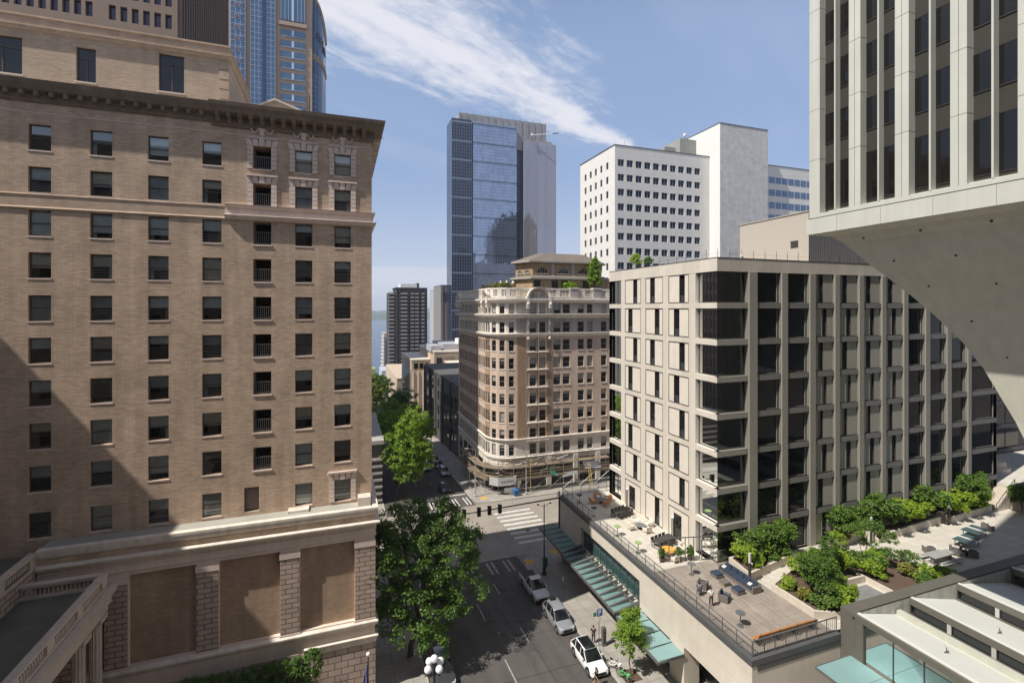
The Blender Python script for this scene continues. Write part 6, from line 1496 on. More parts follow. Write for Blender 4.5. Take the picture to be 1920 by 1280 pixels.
mb = MB(); mb.poly([(23.5, 36.4, gz(36.4)+.15), (25.1, 36.4, gz(36.4)+.15), (25.1, 38.0, gz(38)+.15), (23.5, 38.0, gz(38)+.15)], soil); struct(mb.build('tree_pit'))
# hedge on the ledge of the hotel
hd = root('ivy_hedge', 'dark green clipped ivy hedge growing along the ledge at the foot of the hotel wall', 'hedge', (-6.5, 42, -30))
leaves('foliage', foliage([(-10.6+i*1.05, 41.9, -29.0+.1*(i % 3)+(.3 if i in (0, 8) else 0), .8, .6, 1.3) for i in range(9)], 900, 46, .22, .06, 51, low=-1), leaf_hedge, hd)
mb = MB(); mb.box(-12, -2.3, 40.8, 43.15, -34, -30.2, stone_small); mb.build('planter_wall', hd)
# terrace shrubs: three kinds of bush are built once, then copied
def bush(label, w, h, seed, m, stem=.35, n=90, per=40, ls=.085):
    r_ = random.Random(seed); bl = [(0, 0, stem+h*.45, w*.55, w*.55, h*.45)]+[(r_.uniform(-.55, .55)*w, r_.uniform(-.55, .55)*w, stem+h*r_.uniform(.15, .85), w*.33, w*.33, h*.22) for _ in range(6)]
    t = root('shrub', label, 'shrub'); leaves('crown', foliage(bl, n, per, .26*w**.5, ls, seed), m, t)
    mb = MB(); rr2 = random.Random(seed)
    for b2 in bl[:5]: limb(mb, (0, 0, -.05), b2[:3], .04, .015, rr2, 3)
    mb.build('stems', t); return t
P1 = bush('', 1.35, 2.1, 61, leaf_shrub, .4, 110, 42); P2 = bush('', 1.2, 1.5, 62, leaf_yellow, .25, 90, 40); P3 = bush('', .8, .8, 63, leaf_yellow, .1, 60, 34); P4 = bush('', .8, .7, 64, leaf_shrub, .1, 60, 34); P5 = bush('', .6, .6, 65, leaf_red, .05, 46, 30, .07)
reg_children()
sg = 'shrubs in the terrace planters'
SH = [
 (P2, 36.7, 36.6, 1.15, 'bright yellow green shrub at the left end of the planter beside the office corner'),
 (P1, 37.9, 36.9, 1.15, 'dark glossy shrub, second from the office corner in the low planter'),
 (P2, 39.2, 37.2, 1.1, 'bright shrub in the middle of the planter under the corner windows'),
 (P1, 40.6, 37.2, 1.2, 'tall dark shrub right of the middle of the office corner planter'),
 (P1, 42.3, 37.3, 1.3, 'tallest dark shrub at the right end of the office corner planter'),
 (P3, 37.3, 35.9, 1.0, 'low lime ground plant in front of the office corner planter shrubs'),
 (P4, 39.8, 36.3, 1.0, 'low green ground plant beside the first lamp post planter edge'),
 (P4, 41.6, 36.5, 1.1, 'low green plant near the right front edge of the office corner planter'),
 (P2, 40.0, 32.3, 1.35, 'bright yellow green shrub right behind the big round terrace tree'),
 (P2, 41.6, 31.9, 1.15, 'lime shrub between the big round tree and the grey paved square'),
 (P2, 39.5, 28.6, 1.0, 'lime shrub at the foot of the big round tree by the skylight hall'),
 (P3, 37.4, 32.2, 1.0, 'low lime plant at the deck end of the big tree planter'),
 (P5, 37.3, 30.6, 1.3, 'reddish low plant at the corner of the big tree planter'),
 (P4, 37.6, 29.2, 1.2, 'low green plant at the front of the big tree planter'),
 (P1, 42.6, 33.2, .8, 'small dark shrub behind the thin stemmed tree'),
 (P2, 44.4, 32.6, 1.0, 'lime shrub right of the thin stemmed tree'),
 (P4, 46.6, 33.4, 1.5, 'spreading green shrub at the top of the sloping bed'),
 (P4, 47.6, 32.0, 1.5, 'spreading green shrub in the middle of the sloping bed'),
 (P3, 46.6, 31.3, 1.3, 'lime ground plant behind the grey paved square'),
 (P3, 48.8, 32.6, 1.3, 'lime ground plant in the sloping bed under the forked tree'),
 (P5, 49.8, 30.4, 1.4, 'reddish low plant on the bare soil of the sloping bed'),
 (P3, 50.4, 28.9, 1.3, 'lime plant at the lower right end of the sloping bed'),
 (P3, 51.6, 28.4, 1.2, 'outermost lime plant beside the bronze roof edge'),
 (P4, 49.0, 28.4, 1.2, 'low green plant beside the grey paved square'),
 (P3, 49.6, 37.0, 1.1, 'yellow low plant at the left end of the boarded planter'),
 (P5, 51.0, 37.0, 1.2, 'reddish plant at the front of the boarded planter'),
 (P1, 50.6, 37.5, 1.35, 'tall shrub above the boarded planter'),
 (P2, 52.6, 37.6, 1.2, 'lime shrub left of the middle lamp post'),
 (P1, 54.9, 37.4, 1.35, 'dark shrub just right of the middle lamp post'),
 (P1, 56.8, 37.4, 1.55, 'tallest dark shrub in the long low planter'),
 (P1, 58.6, 37.3, 1.2, 'dark rounded shrub in the middle of the long low planter'),
 (P2, 60.5, 37.3, 1.5, 'bright lime shrub in the long low planter'),
 (P2, 62.9, 37.3, 1.25, 'smaller lime shrub next to the bright one in the long planter'),
 (P1, 65.0, 37.4, 1.5, 'dark shrub left of the far lamp post'),
 (P2, 68.4, 37.4, 1.4, 'lime shrub behind the far lamp post'),
 (P2, 70.6, 37.4, 1.45, 'lime shrub right of the far lamp post'),
 (P1, 72.6, 37.5, 1.7, 'tall dark shrub near the terrace stairs'),
 (P2, 74.6, 37.4, 1.4, 'lime shrub beside the stair railing'),
 (P1, 76.8, 39.4, 1.6, 'last dark shrub, above the stairs at the far right'),
 (P1, 78.9, 35.2, 1.2, 'dark shrub in shade at the foot of the grey block wall'),
]
used = set(); rr = random.Random(77)
for (p, x, y, s, lab) in SH:
    z = TZ+.5; rz = rr.uniform(0, 6.28); s *= 1.15
    if p.name not in used:
        used.add(p.name); p.location = (x, y, z); p.rotation_euler = (0, 0, rz); p.scale = (s,)*3; p['label'] = lab; p['group'] = sg
    else: dup(p, (x, y, z), rz, lab, sg, scale=s)
tree('terrace_tree', 'big round dark green tree in the terrace planter beside the timber deck', 'tree', (38.6, 30.3, TZ+.4), [(0, 0, 2.5, 1.5, 1.5, 1.3), (-.6, .3, 3.3, 1.2, 1.2, .9), (.7, .3, 3.0, 1.2, 1.2, 1.0), (0, -.7, 1.7, 1.2, 1.1, .8), (.9, -.5, 1.6, 1.0, 1.0, .8), (-.8, -.5, 2.0, .9, .9, .8)], 260, 46, .34, .075, leaf_maple, 71, .08, fork=.9)
tree('terrace_tree', 'small thin stemmed dark tree in the middle of the terrace planting', 'tree', (42.3, 32.4, TZ+.4), [(0, 0, 3.0, .8, .8, .8), (.3, .1, 3.6, .6, .6, .5), (-.3, -.2, 2.4, .6, .6, .5)], 90, 44, .3, .07, leaf_maple, 72, .05, fork=1.5)
tree('terrace_tree', 'forked open crowned tree with layered foliage on the sloping bed', 'tree', (49.6, 33.4, TZ+.3), [(-1.6, .4, 3.2, .9, .9, .45), (.6, .4, 3.2, 1.0, 1.0, .5), (1.3, -.6, 2.4, 1.2, 1.0, .5), (-.9, -.4, 2.0, .8, .8, .4), (.3, -1.6, 1.3, 1.0, .9, .5), (2.2, -2.0, 1.0, 1.0, .9, .5)], 150, 40, .32, .085, leaf_shrub, 73, .07, fork=.6)
tree('cypress', 'bright green columnar tree on the roof of the ornate corner building', 'tree', (50.8, 91.4, 2.6), [(0, 0, 5.2, 1.3, 1.3, 2.6), (0, 0, 3.3, 1.5, 1.5, 1.6), (0, 0, 7.2, .8, .8, 1.2)], 160, 40, .5, .16, leaf_lime, 74, .1, fork=1.4)
tree('roof_shrub', 'yellow green roof shrub behind the ornate balustrade near the columnar tree', 'shrub', (45.0, 91.2, 2.4), [(0, 0, 2.3, 1.4, .9, .9)], 60, 36, .45, .14, leaf_yellow, 75, .06, fork=.6)
tree('roof_shrub', 'long olive roof shrub above the rounded corner of the ornate building', 'shrub', (31.6, 95.4, 2.4), [(0, 0, 2.3, 2.2, 1.0, .8), (-1.6, 1, 1.9, 1.2, 1, .6)], 80, 36, .45, .14, leaf_red, 76, .06, fork=.6)
tree('roof_tree', 'small roof tree above the parapet of the concrete grid office', 'tree', (36.6, 54.6, 5.0), [(0, 0, 1.3, .8, .8, .8), (.2, .5, 1.8, .5, .5, .5)], 60, 40, .28, .08, leaf_yellow, 77, .04, fork=.5)
tree('roof_tree', 'smaller darker roof tree right of the other on the office parapet', 'tree', (36.6, 52.0, 5.0), [(0, 0, .9, .55, .55, .6)], 40, 36, .25, .075, leaf_shrub, 78, .03, fork=.4)

# ================================================================== VEHICLES
tyre = plain('tyre', (.02, .02, .02), .85, .1); rimm = plain('wheel_rim', (.35, .35, .36), .35, .05, metal=.8)
carglass = glassm('car_glass', (.01, .012, .015), .04, 0, .8); lampm = plain('headlamp_lens', (.55, .57, .6), .15, .02, spec=.8); taill = plain('tail_lamp', (.25, .02, .02), .3, .02)
def paint(nm, c, metal=0.0): return plain(nm, c, .28, .015, .5, metal=metal, coat=.8)
def vehicle(name, label, kind, L_, W_, H_, m, loc, rz, group=None, trim=None):
    """nose toward local -Y; body loft + cabin loft, then wheels, lamps, mirrors, glass"""
    v = root(name, label, 'pickup' if kind == 'pickup' else 'car', loc, rz, group); WO[v.name] = Vector((0, 0, 0)); hw_ = W_/2; trim = trim or black_metal
    def loft(secs, mm, nm, bevel=.05, par=v):
        mb = MB(); k = len(secs[0]); i = mb.mi(mm)
        for s in secs: mb.v += s
        for a in range(len(secs)-1):
            for j in range(k): j2 = (j+1) % k; mb.f.append((a*k+j, a*k+j2, (a+1)*k+j2, (a+1)*k+j)); mb.m.append(i)
        mb.f.append(tuple(range(k))[::-1]); mb.m.append(i); e = (len(secs)-1)*k; mb.f.append(tuple(range(e, e+k))); mb.m.append(i)
        return mb.build(nm, par, True, bevel)
    h0 = .28; belt = H_*.56
    def sec(y, zt, w, zb=h0): return [(-w, y, zb), (w, y, zb), (w*1.0, y, zb+(zt-zb)*.55), (w*.93, y, zt-.03), (w*.80, y, zt), (-w*.80, y, zt), (-w*.93, y, zt-.03), (-w*1.0, y, zb+(zt-zb)*.55)]
    n0 = -L_/2
    if kind == 'pickup':
        body = [sec(n0, belt*.72, hw_*.82, .45), sec(n0+.18, belt*.9, hw_*.95, .34), sec(n0+1.35, belt, hw_), sec(n0+1.7, belt+.02, hw_), sec(n0+3.2, belt+.02, hw_), sec(n0+3.25, belt-.02, hw_), sec(L_/2-.05, belt-.02, hw_*.98), sec(L_/2, belt-.1, hw_*.95, .45)]
        cab = [(n0+1.35, .0), (n0+2.05, 1.0), (n0+3.0, 1.0), (n0+3.28, .55)]
    else:
        body = [sec(n0, belt*.66, hw_*.76, .40), sec(n0+.15, belt*.84, hw_*.90, .30), sec(n0+.55, belt*.92, hw_*.98), sec(n0+1.25, belt, hw_), sec(0, belt+.02, hw_), sec(L_/2-.5, belt+.04, hw_*.98), sec(L_/2-.12, belt, hw_*.92, .32), sec(L_/2, belt*.82, hw_*.85, .42)]
        back = .25 if kind == 'suv' else .75
        cab = [(n0+1.2, .0), (n0+1.95, .92), (n0+2.6, 1.0), (L_/2-back-.6, .97), (L_/2-back, .2 if kind == 'car' else .35)]
    bo = loft(body, m, 'body', .05)
    hc = H_-belt
    gsec = []
    for y, f in cab:
        z = belt+hc*f-.035*(1 if f > .1 else 0); w1 = hw_*.90; w2 = hw_*(.90-.17*f); gsec.append([(-w1, y, belt-.03), (w1, y, belt-.03), (w2, y, max(z, belt)), (-w2, y, max(z, belt))])
    loft(gsec, carglass, 'windows', .03)
    ys_ = [c[0] for c in cab if c[1] > .85]; y0, y1 = min(ys_), max(ys_); mb = MB(); w2 = hw_*.75
    rs = [[(-w2-.01, y0+.02, H_-.10), (w2+.01, y0+.02, H_-.10), (w2-.06, y0+.1, H_), (-w2+.06, y0+.1, H_)]]
    mb.hexa([(-w2-.02, y0-.06, H_-.16), (w2+.02, y0-.06, H_-.16), (w2+.02, y1+.12, H_-.14), (-w2-.02, y1+.12, H_-.14), (-w2+.08, y0+.1, H_), (w2-.08, y0+.1, H_), (w2-.08, y1-.05, H_-.01), (-w2+.08, y1-.05, H_-.01)], m)
    mb.build('roof', v, True, .04)
    mb = MB()       # pillars
    for s in (-1, 1):
        a, b2 = cab[0], cab[1]; mb.tube((s*hw_*.88, a[0]+.05, belt), (s*(w2+.0), b2[0], H_-.10), .045, .04, m, 6)
        if kind == 'pickup': mb.tube((s*hw_*.88, n0+3.27, belt), (s*w2, n0+3.0, H_-.1), .07, .06, m, 6); mb.tube((s*hw_*.9, n0+2.35, belt), (s*w2, n0+2.4, H_-.08), .035, .035, m, 6)
        else:
            for yy in (.15, L_/2-1.15): mb.tube((s*hw_*.895, yy, belt), (s*w2, yy+.02, H_-.1), .04, .035, m if kind == 'suv' else trim, 6)
            a = cab[-1]; mb.tube((s*hw_*.88, a[0], belt+.02), (s*w2, cab[-2][0], H_-.12), .06, .05, m, 6)
    mb.build('pillars', v)
    wr = .37 if kind != 'car' else .33; wbase = L_*.60
    for s in (-1, 1):
        for y in (-wbase/2-.08, wbase/2-.08):
            x = s*(hw_-.11); mb = MB(); mb.tube((x-s*.12, y, wr), (x+s*.13, y, wr), wr, wr*.98, tyre, 18); w_ = mb.build('wheel', v)
            mb = MB(); mb.tube((x+s*.115, y, wr), (x+s*.14, y, wr), wr*.62, wr*.56, rimm, 14)
            mb.build('rim', w_)
            mb = MB(); mb.tube((x-s*.2, y, wr+.02), (x+s*.116, y, wr+.02), wr*1.14, wr*1.14, trim, 18); mb.build('wheel_arch', v)
        mb = MB(); mb.hexa([(s*hw_*.86, n0+.10, belt*.66), (s*hw_*.52, n0+.005, belt*.62), (s*hw_*.52, n0+.16, belt*.62), (s*hw_*.9, n0+.42, belt*.68), (s*hw_*.84, n0+.12, belt*.83), (s*hw_*.52, n0+.06, belt*.80), (s*hw_*.52, n0+.2, belt*.84), (s*hw_*.9, n0+.42, belt*.86)], lampm); mb.build('headlight', v)
        mb = MB(); mb.box(min(s*hw_*.95, s*hw_*.72), max(s*hw_*.95, s*hw_*.72), L_/2-.06, L_/2+.0, belt*.7, belt*.9, taill); mb.build('tail_light', v)
        mb = MB(); mb.box(min(s*hw_, s*(hw_+.17)), max(s*hw_, s*(hw_+.17)), n0+1.55, n0+1.68, belt+.02, belt+.18, m); mb.build('mirror', v, False, .02)
    mb = MB(); mb.box(-hw_*.55, hw_*.55, n0-.01, n0+.08, belt*.50, belt*.72, trim); mb.box(-hw_*.78, hw_*.78, n0+.0, n0+.14, h0+.06, belt*.40, trim); mb.build('grille', v)
    if kind == 'pickup':
        mb = MB(); mb.box(-hw_*.86, hw_*.86, n0+3.42, L_/2-.12, belt-.03, belt+.012, black_metal); mb.build('load_bed', v)
        mb = MB(); mb.box(-hw_*.95, hw_*.95, n0-.12, n0+.12, .35, .62, black_metal); mb.build('bumper', v)
    if kind == 'suv':
        for s in (-1, 1): mb = MB(); mb.tube((s*hw_*.62, y0+.3, H_+.04), (s*hw_*.62, y1-.1, H_+.04), .02, .02, trim, 6); mb.build('roof_rail', v)
    return v
G14 = lambda x, y: (x, y, gz(y)+.012)
vehicle('parked_car', 'white crossover with dark roof glass parked at the right kerb, nearest of the row', 'suv', 4.6, 1.86, 1.62, paint('car_white', (.80, .80, .79)), G14(21.78, 40.2), 0.0, 'cars parked along the right kerb')
mb = MB(); mb.box(21.78-.55, 21.78+.55, 39.85, 41.5, gz(40.2)+.012+1.622, gz(40.2)+.012+1.632, carglass)
pc = [o for o in COL.objects if o.name == 'parked_car'][0]; o_ = mb.build('roof_window'); o_.parent = pc; o_.matrix_parent_inverse = Matrix.Translation(Vector(pc.location)).inverted()
vehicle('parked_car', 'silver estate SUV with black sunroof parked between the pickup and the white crossover', 'suv', 4.75, 1.85, 1.72, paint('car_silver', (.42, .43, .44), .5), G14(21.75, 46.9), 0.0, 'cars parked along the right kerb')
pc = [o for o in COL.objects if o.name == 'parked_car.001'][0]; mb = MB(); mb.box(21.75-.36, 21.75+.36, 48.0, 48.75, gz(46.9)+.012+1.722, gz(46.9)+.012+1.732, carglass); o_ = mb.build('sunroof'); o_.parent = pc; o_.matrix_parent_inverse = Matrix.Translation(Vector(pc.location)).inverted()
vehicle('pickup_truck', 'white pickup truck with black load cover parked beside the tall black street lamp', 'pickup', 5.7, 1.95, 1.86, paint('truck_white', (.66, .67, .69)), G14(21.72, 53.6), 0.0, 'cars parked along the right kerb')
vehicle('parked_car', 'dark grey car parked at the left kerb behind the five globe lamp', 'suv', 4.7, 1.88, 1.66, paint('car_dark', (.07, .072, .08), .3), G14(8.6, 43.6), 0.0)
cg = 'cars beyond the crossing'
vehicle('car', 'black car waiting at the stop line beyond the striped crossing', 'car', 4.6, 1.82, 1.46, paint('car_black', (.012, .013, .016)), G14(19.4, 95.4), 0.0, cg)
vehicle('car', 'dark blue car driving up the shaded street beside the bright tree', 'car', 4.5, 1.8, 1.46, paint('car_blue', (.015, .02, .05)), G14(18.6, 112.4), 0.0, cg)
vehicle('parked_car', 'silver SUV parked on the right of the shaded street below the ornate building', 'suv', 4.8, 1.88, 1.74, paint('car_silver2', (.40, .42, .45), .4), G14(21.6, 106.9), 0.0, cg)
vehicle('parked_car', 'grey hatchback parked second in line in the shaded street', 'car', 4.3, 1.78, 1.5, paint('car_grey', (.16, .17, .18), .3), G14(21.7, 118.6), 0.0, cg)
vehicle('car', 'dark hatchback driving away in the shaded left lane beyond the bright tree', 'car', 4.3, 1.78, 1.5, paint('car_navy', (.02, .025, .035)), G14(13.6, 124), pi, cg)
vehicle('parked_car', 'black car parked between the silver SUV and the grey hatchback', 'car', 4.4, 1.8, 1.45, paint('car_black2', (.015, .015, .017)), G14(21.6, 113.0), 0.0, cg)
vehicle('parked_car', 'white car parked farthest down the right side of the shaded street', 'car', 4.4, 1.8, 1.48, paint('car_white2', (.6, .6, .6)), G14(21.7, 125.0), 0.0, cg)

# ================================================================== STREET FURNITURE
sl1 = root('street_lamp', 'tall black street lamp with two short arms on the near pavement corner', 'street lamp', (24.3, 56.6, gz(56.6)+.15)); z = gz(56.6)+.15
mb = MB(); mb.lathe((24.3, 56.6, z), [(.33, 0), (.33, .12), (.22, .3), (.20, .9), (.12, 1.1), (.085, 1.3), (.06, 9.0)], black_metal, 12); mb.build('post', sl1)
for s in (-1, 1):
    mb = MB(); mb.tube((24.3, 56.6, z+8.55), (24.3+s*.75, 56.6, z+8.95), .03, .03, black_metal, 6); mb.lathe((24.3+s*.85, 56.6, z+8.85), [(.04, 0), (.16, .06), (.14, .14), (.03, .2)], black_metal, 10); mb.build('lamp_arm', sl1)
gl = root('globe_lamp', 'black iron lamp post with five white globes at the bottom by the dark parked car', 'street lamp', (6.9, 38.0, gz(38)+.15)); z = gz(38)+.15
mb = MB(); mb.lathe((6.9, 38, z), [(.26, 0), (.26, .3), (.15, .5), (.11, 1.0), (.09, 4.2), (.05, 4.9)], black_metal, 12); mb.build('post', gl)
globe, nt, b = newmat('opal_globe'); b.inputs['Base Color'].default_value = (.85, .84, .86, 1); b.inputs['Roughness'].default_value = .25; b.inputs['Subsurface Weight'].default_value = .2
for i in range(4):
    t = i*pi/2+.5; x, y = 6.9+.62*cos(t), 38+.62*sin(t); mb = MB(); mb.tube((6.9, 38, z+4.0), (x, y, z+4.25), .035, .03, black_metal, 6); mb.tube((x, y, z+4.2), (x, y, z+4.4), .09, .07, black_metal, 8); mb.build('arm', gl)
    mb = MB(); mb.sphere((x, y, z+4.68), .29, globe, n=20, h=14); mb.build('globe', gl, True)
mb = MB(); mb.sphere((6.9, 38, z+5.2), .29, globe, n=20, h=14); mb.build('globe', gl, True)
fl_ = root('flagpole', 'slim flagpole with white ball and hanging purple blue flag at the hotel corner', 'flagpole', (2.1, 41.9, gz(42)+.1))
mb = MB(); mb.tube((2.1, 41.9, gz(42)), (2.1, 41.9, -28.9), .06, .04, black_metal, 8); mb.build('pole', fl_); mb = MB(); mb.sphere((2.1, 41.9, -28.72), .17, white_paint); mb.build('ball', fl_, True)
fm = plain('flag_cloth', (.14, .14, .36), .8, .2, 3); mb = MB(); pts = []
for i in range(9):
    zz = -29.5-i*.22; w = .12+.05*i; pts.append([(2.05-w*j/4, 41.9+.07*sin(j*2.1+i*.4), zz-.25*j/4*(1+.1*i)) for j in range(5)])
for i in range(8):
    for j in range(4): mb.poly([pts[i][j], pts[i][j+1], pts[i+1][j+1], pts[i+1][j]], fm)
mb.build('flag', fl_)
# traffic signal mast arm
tsg = root('traffic_signal', 'long dark mast arm with signal heads reaching over the crossing from the right', 'traffic light', (28.8, 61.7, gz(61.7)+.15)); z = gz(61.7)
mb = MB(); mb.tube((28.8, 61.7, z), (28.8, 61.7, z+8.6), .16, .12, black_metal, 10); mb.tube((28.8, 61.7, z+7.7), (14.8, 61.7, z+7.3), .11, .06, black_metal, 8); mb.build('mast', tsg)
for x in (15.1, 17.1, 18.55, 20.0):
    mb = MB(); zt = z+7.35; mb.box(x-.24, x+.24, 61.45, 61.63, zt-.55, zt+.62, black_metal); mb.box(x-.17, x+.17, 61.75, 61.95, zt-.45, zt+.5, black_metal)
    for k in range(3): mb.tube((x, 61.95, zt-.3+k*.32), (x, 62.2, zt-.3+k*.32), .13, .13, black_metal, 8)
    mb.build('signal_head', tsg)
mb = MB(); mb.box(28.6, 29.0, 61.4, 61.55, z+5.3, z+6.6, black_metal); mb.build('signal_head', tsg); mb = MB(); mb.box(28.55, 28.6, 61.3, 61.9, z+7.9, z+8.5, white_paint); mb.build('street_sign', tsg)
def pole_light(x, y, h, lab, arm=1.6):
    p = root('street_light', lab, 'street lamp', (x, y, gz(y)+.15)); z = gz(y)
    mb = MB(); mb.tube((x, y, z), (x, y, z+h), .12, .07, plain('galvanised', (.42, .41, .39), .5, .08, metal=.3), 8); mb.lathe((x, y, z), [(.25, 0), (.25, .5), (.14, .6)], MT['galvanised'], 8); mb.build('pole', p)
    mb = MB(); mb.tube((x, y, z+h), (x-arm, y-.3, z+h+.5), .05, .04, MT['galvanised'], 6); mb.box(x-arm-.5, x-arm+.1, y-.45, y-.15, z+h+.42, z+h+.58, MT['galvanised']); mb.build('lamp_arm', p)
pole_light(33.2, 86.0, 8.0, 'pale metal street light standing in front of the scaffolding', .9)
pole_light(23.9, 88.6, 9.0, 'pale metal street light at the corner of the scaffolding beside the dark street')
pole_light(22.9+.6, 134, 9.0, 'pale metal street light far down the right side of the shaded street')
def obox(name, lab, cat, parts, base, group=None):
    r = root(name, lab, cat, base, group=group)
    for nm, fn in parts: mb = MB(); fn(mb); mb.build(nm, r)
    return r
z = gz(58.8)+.15; green_bin = plain('green_bin', (.02, .12, .08), .5, .08)
obox('litter_bin', 'dark green litter bin on the pavement beside the corner canopy', 'bin', [('body', lambda mb: mb.lathe((25.3, 58.6, z), [(.30, 0), (.34, .1), (.34, .85)], green_bin, 14)), ('lid', lambda mb: mb.lathe((25.3, 58.6, z), [(.37, .86), (.37, .95), (.2, 1.15), (.05, 1.2)], green_bin, 14))], (25.3, 58.6, z))
z2 = gz(86)+.15; blue_m = plain('blue_plastic', (.03, .14, .38), .45, .05)
obox('recycling_bin', 'blue wheeled bin on the pavement under the scaffolding', 'bin', [('body', lambda mb: mb.hexa([(30.8, 85.7, z2+.1), (31.5, 85.7, z2+.1), (31.5, 86.4, z2+.1), (30.8, 86.4, z2+.1), (30.7, 85.6, z2+1.05), (31.6, 85.6, z2+1.05), (31.6, 86.5, z2+1.05), (30.7, 86.5, z2+1.05)], blue_m)), ('lid', lambda mb: mb.box(30.66, 31.64, 85.55, 86.55, z2+1.06, z2+1.14, blue_m)), ('wheel', lambda mb: mb.tube((30.75, 86.3, z2+.1), (30.85, 86.3, z2+.1), .1, .1, tyre, 10))], (31.1, 86, z2))
zc = gz(41.8)+.15
obox('pay_station', 'tall grey parking pay station on the sunny pavement', 'parking meter', [('cabinet', lambda mb: (mb.box(24.05, 24.42, 41.5, 41.85, zc, zc+1.72, grey_metal), mb.hexa([(24.03, 41.48, zc+1.72), (24.44, 41.48, zc+1.72), (24.44, 41.87, zc+1.72), (24.03, 41.87, zc+1.72), (24.1, 41.55, zc+1.84), (24.38, 41.55, zc+1.84), (24.38, 41.8, zc+1.84), (24.1, 41.8, zc+1.84)], grey_metal))), ('screen', lambda mb: mb.box(24.12, 24.35, 41.48, 41.5, zc+1.2, zc+1.5, carglass)), ('panel', lambda mb: mb.box(24.1, 24.37, 41.485, 41.5, zc+.3, zc+1.1, dark_metal))], (24.2, 41.7, zc))
bluesign = plain('sign_blue', (.02, .12, .42), .5, .05); greensign = plain('sign_green', (.06, .28, .12), .5, .05)
def psign(mb):
    mb.box(23.55, 24.15, 41.78, 41.81, zc+2.9, zc+3.6, bluesign); mb.fr((23.7, 41.78, 0), (1, 0, 0), (0, -1, 0))
    mb.lb(0, .08, 0, .012, zc+3.0, zc+3.5, white_paint); mb.lb(.08, .28, 0, .012, zc+3.42, zc+3.5, white_paint); mb.lb(.08, .28, 0, .012, zc+3.22, zc+3.3, white_paint); mb.lb(.22, .28, 0, .012, zc+3.3, zc+3.42, white_paint)
obox('parking_sign', 'grey pole with blue parking sign next to the pay station', 'sign', [('pole', lambda mb: mb.tube((23.8, 41.85, zc), (23.8, 41.85, zc+3.7), .035, .035, grey_metal, 8)), ('blue_panel', psign), ('green_panel', lambda mb: mb.box(23.15, 23.5, 41.8, 41.83, zc+2.95, zc+3.35, greensign)), ('small_panel', lambda mb: mb.box(23.72, 24.0, 41.78, 41.81, zc+2.45, zc+2.82, white_paint))], (23.8, 41.85, zc))
zc2 = gz(50.2)+.15
obox('curb_sign', 'thin grey sign pole on the pavement between pickup and silver SUV', 'sign', [('pole', lambda mb: mb.tube((23.9, 50.2, zc2), (23.9, 50.2, zc2+2.9), .03, .03, grey_metal, 6)), ('panel', lambda mb: mb.box(23.88, 23.9, 50.05, 50.35, zc2+2.3, zc2+2.8, white_paint))], (23.9, 50.2, zc2))
def bicycle(name, lab, base, rz, col, scooter=False):
    r = root(name, lab, 'bicycle' if not scooter else 'scooter', base, rz, 'parked bikes by the young tree'); fm_ = col
    for y in (-.52, .52):
        mb = MB(); R0 = .33; pr = None
        for i in range(17):
            t = 2*pi*i/16; p = (0, y+R0*cos(t), R0+R0*sin(t))
            if pr: mb.tube(pr, p, .025, .025, tyre, 5)
            pr = p
        w = mb.build('wheel', r); mb = MB()
        for i in range(6): t = pi*i/6; mb.tube((0, y+R0*cos(t), R0+R0*sin(t)), (0, y-R0*cos(t), R0-R0*sin(t)), .006, .006, grey_metal, 3)
        mb.build('spokes', w)
    mb = MB()
    for p, q in (((0, -.52, .33), (0, -.35, .85)), ((0, -.38, .75), (0, .12, .33)), ((0, .12, .33), (0, .22, .8)), ((0, .12, .33), (0, .52, .33)), ((0, .2, .72), (0, .52, .33)), ((0, -.38, .78), (0, .2, .7))): mb.tube(p, q, .035, .035, fm_, 6)
    mb.build('frame', r); mb = MB(); mb.tube((-.28, -.32, .98), (.28, -.32, .98), .02, .02, black_metal, 6); mb.tube((0, -.35, .85), (0, -.32, .98), .025, .025, black_metal, 6); mb.build('handlebar', r)
    mb = MB(); mb.box(-.08, .08, .1, .36, .86, .92, black_metal); mb.build('saddle', r); mb = MB(); mb.box(-.14, .14, -.75, -.52, .7, .85, fm_); mb.build('basket', r); return r
lime = plain('lime_paint', (.12, .50, .16), .4, .05)
bicycle('bicycle', 'lime green hire bicycle parked by the foot of the young pavement tree', (23.45, 37.0, gz(37)+.15), .25, lime)
bicycle('bicycle', 'white hire bicycle parked beside the lime green one', (23.35, 38.4, gz(38.4)+.15), .5, white_paint)

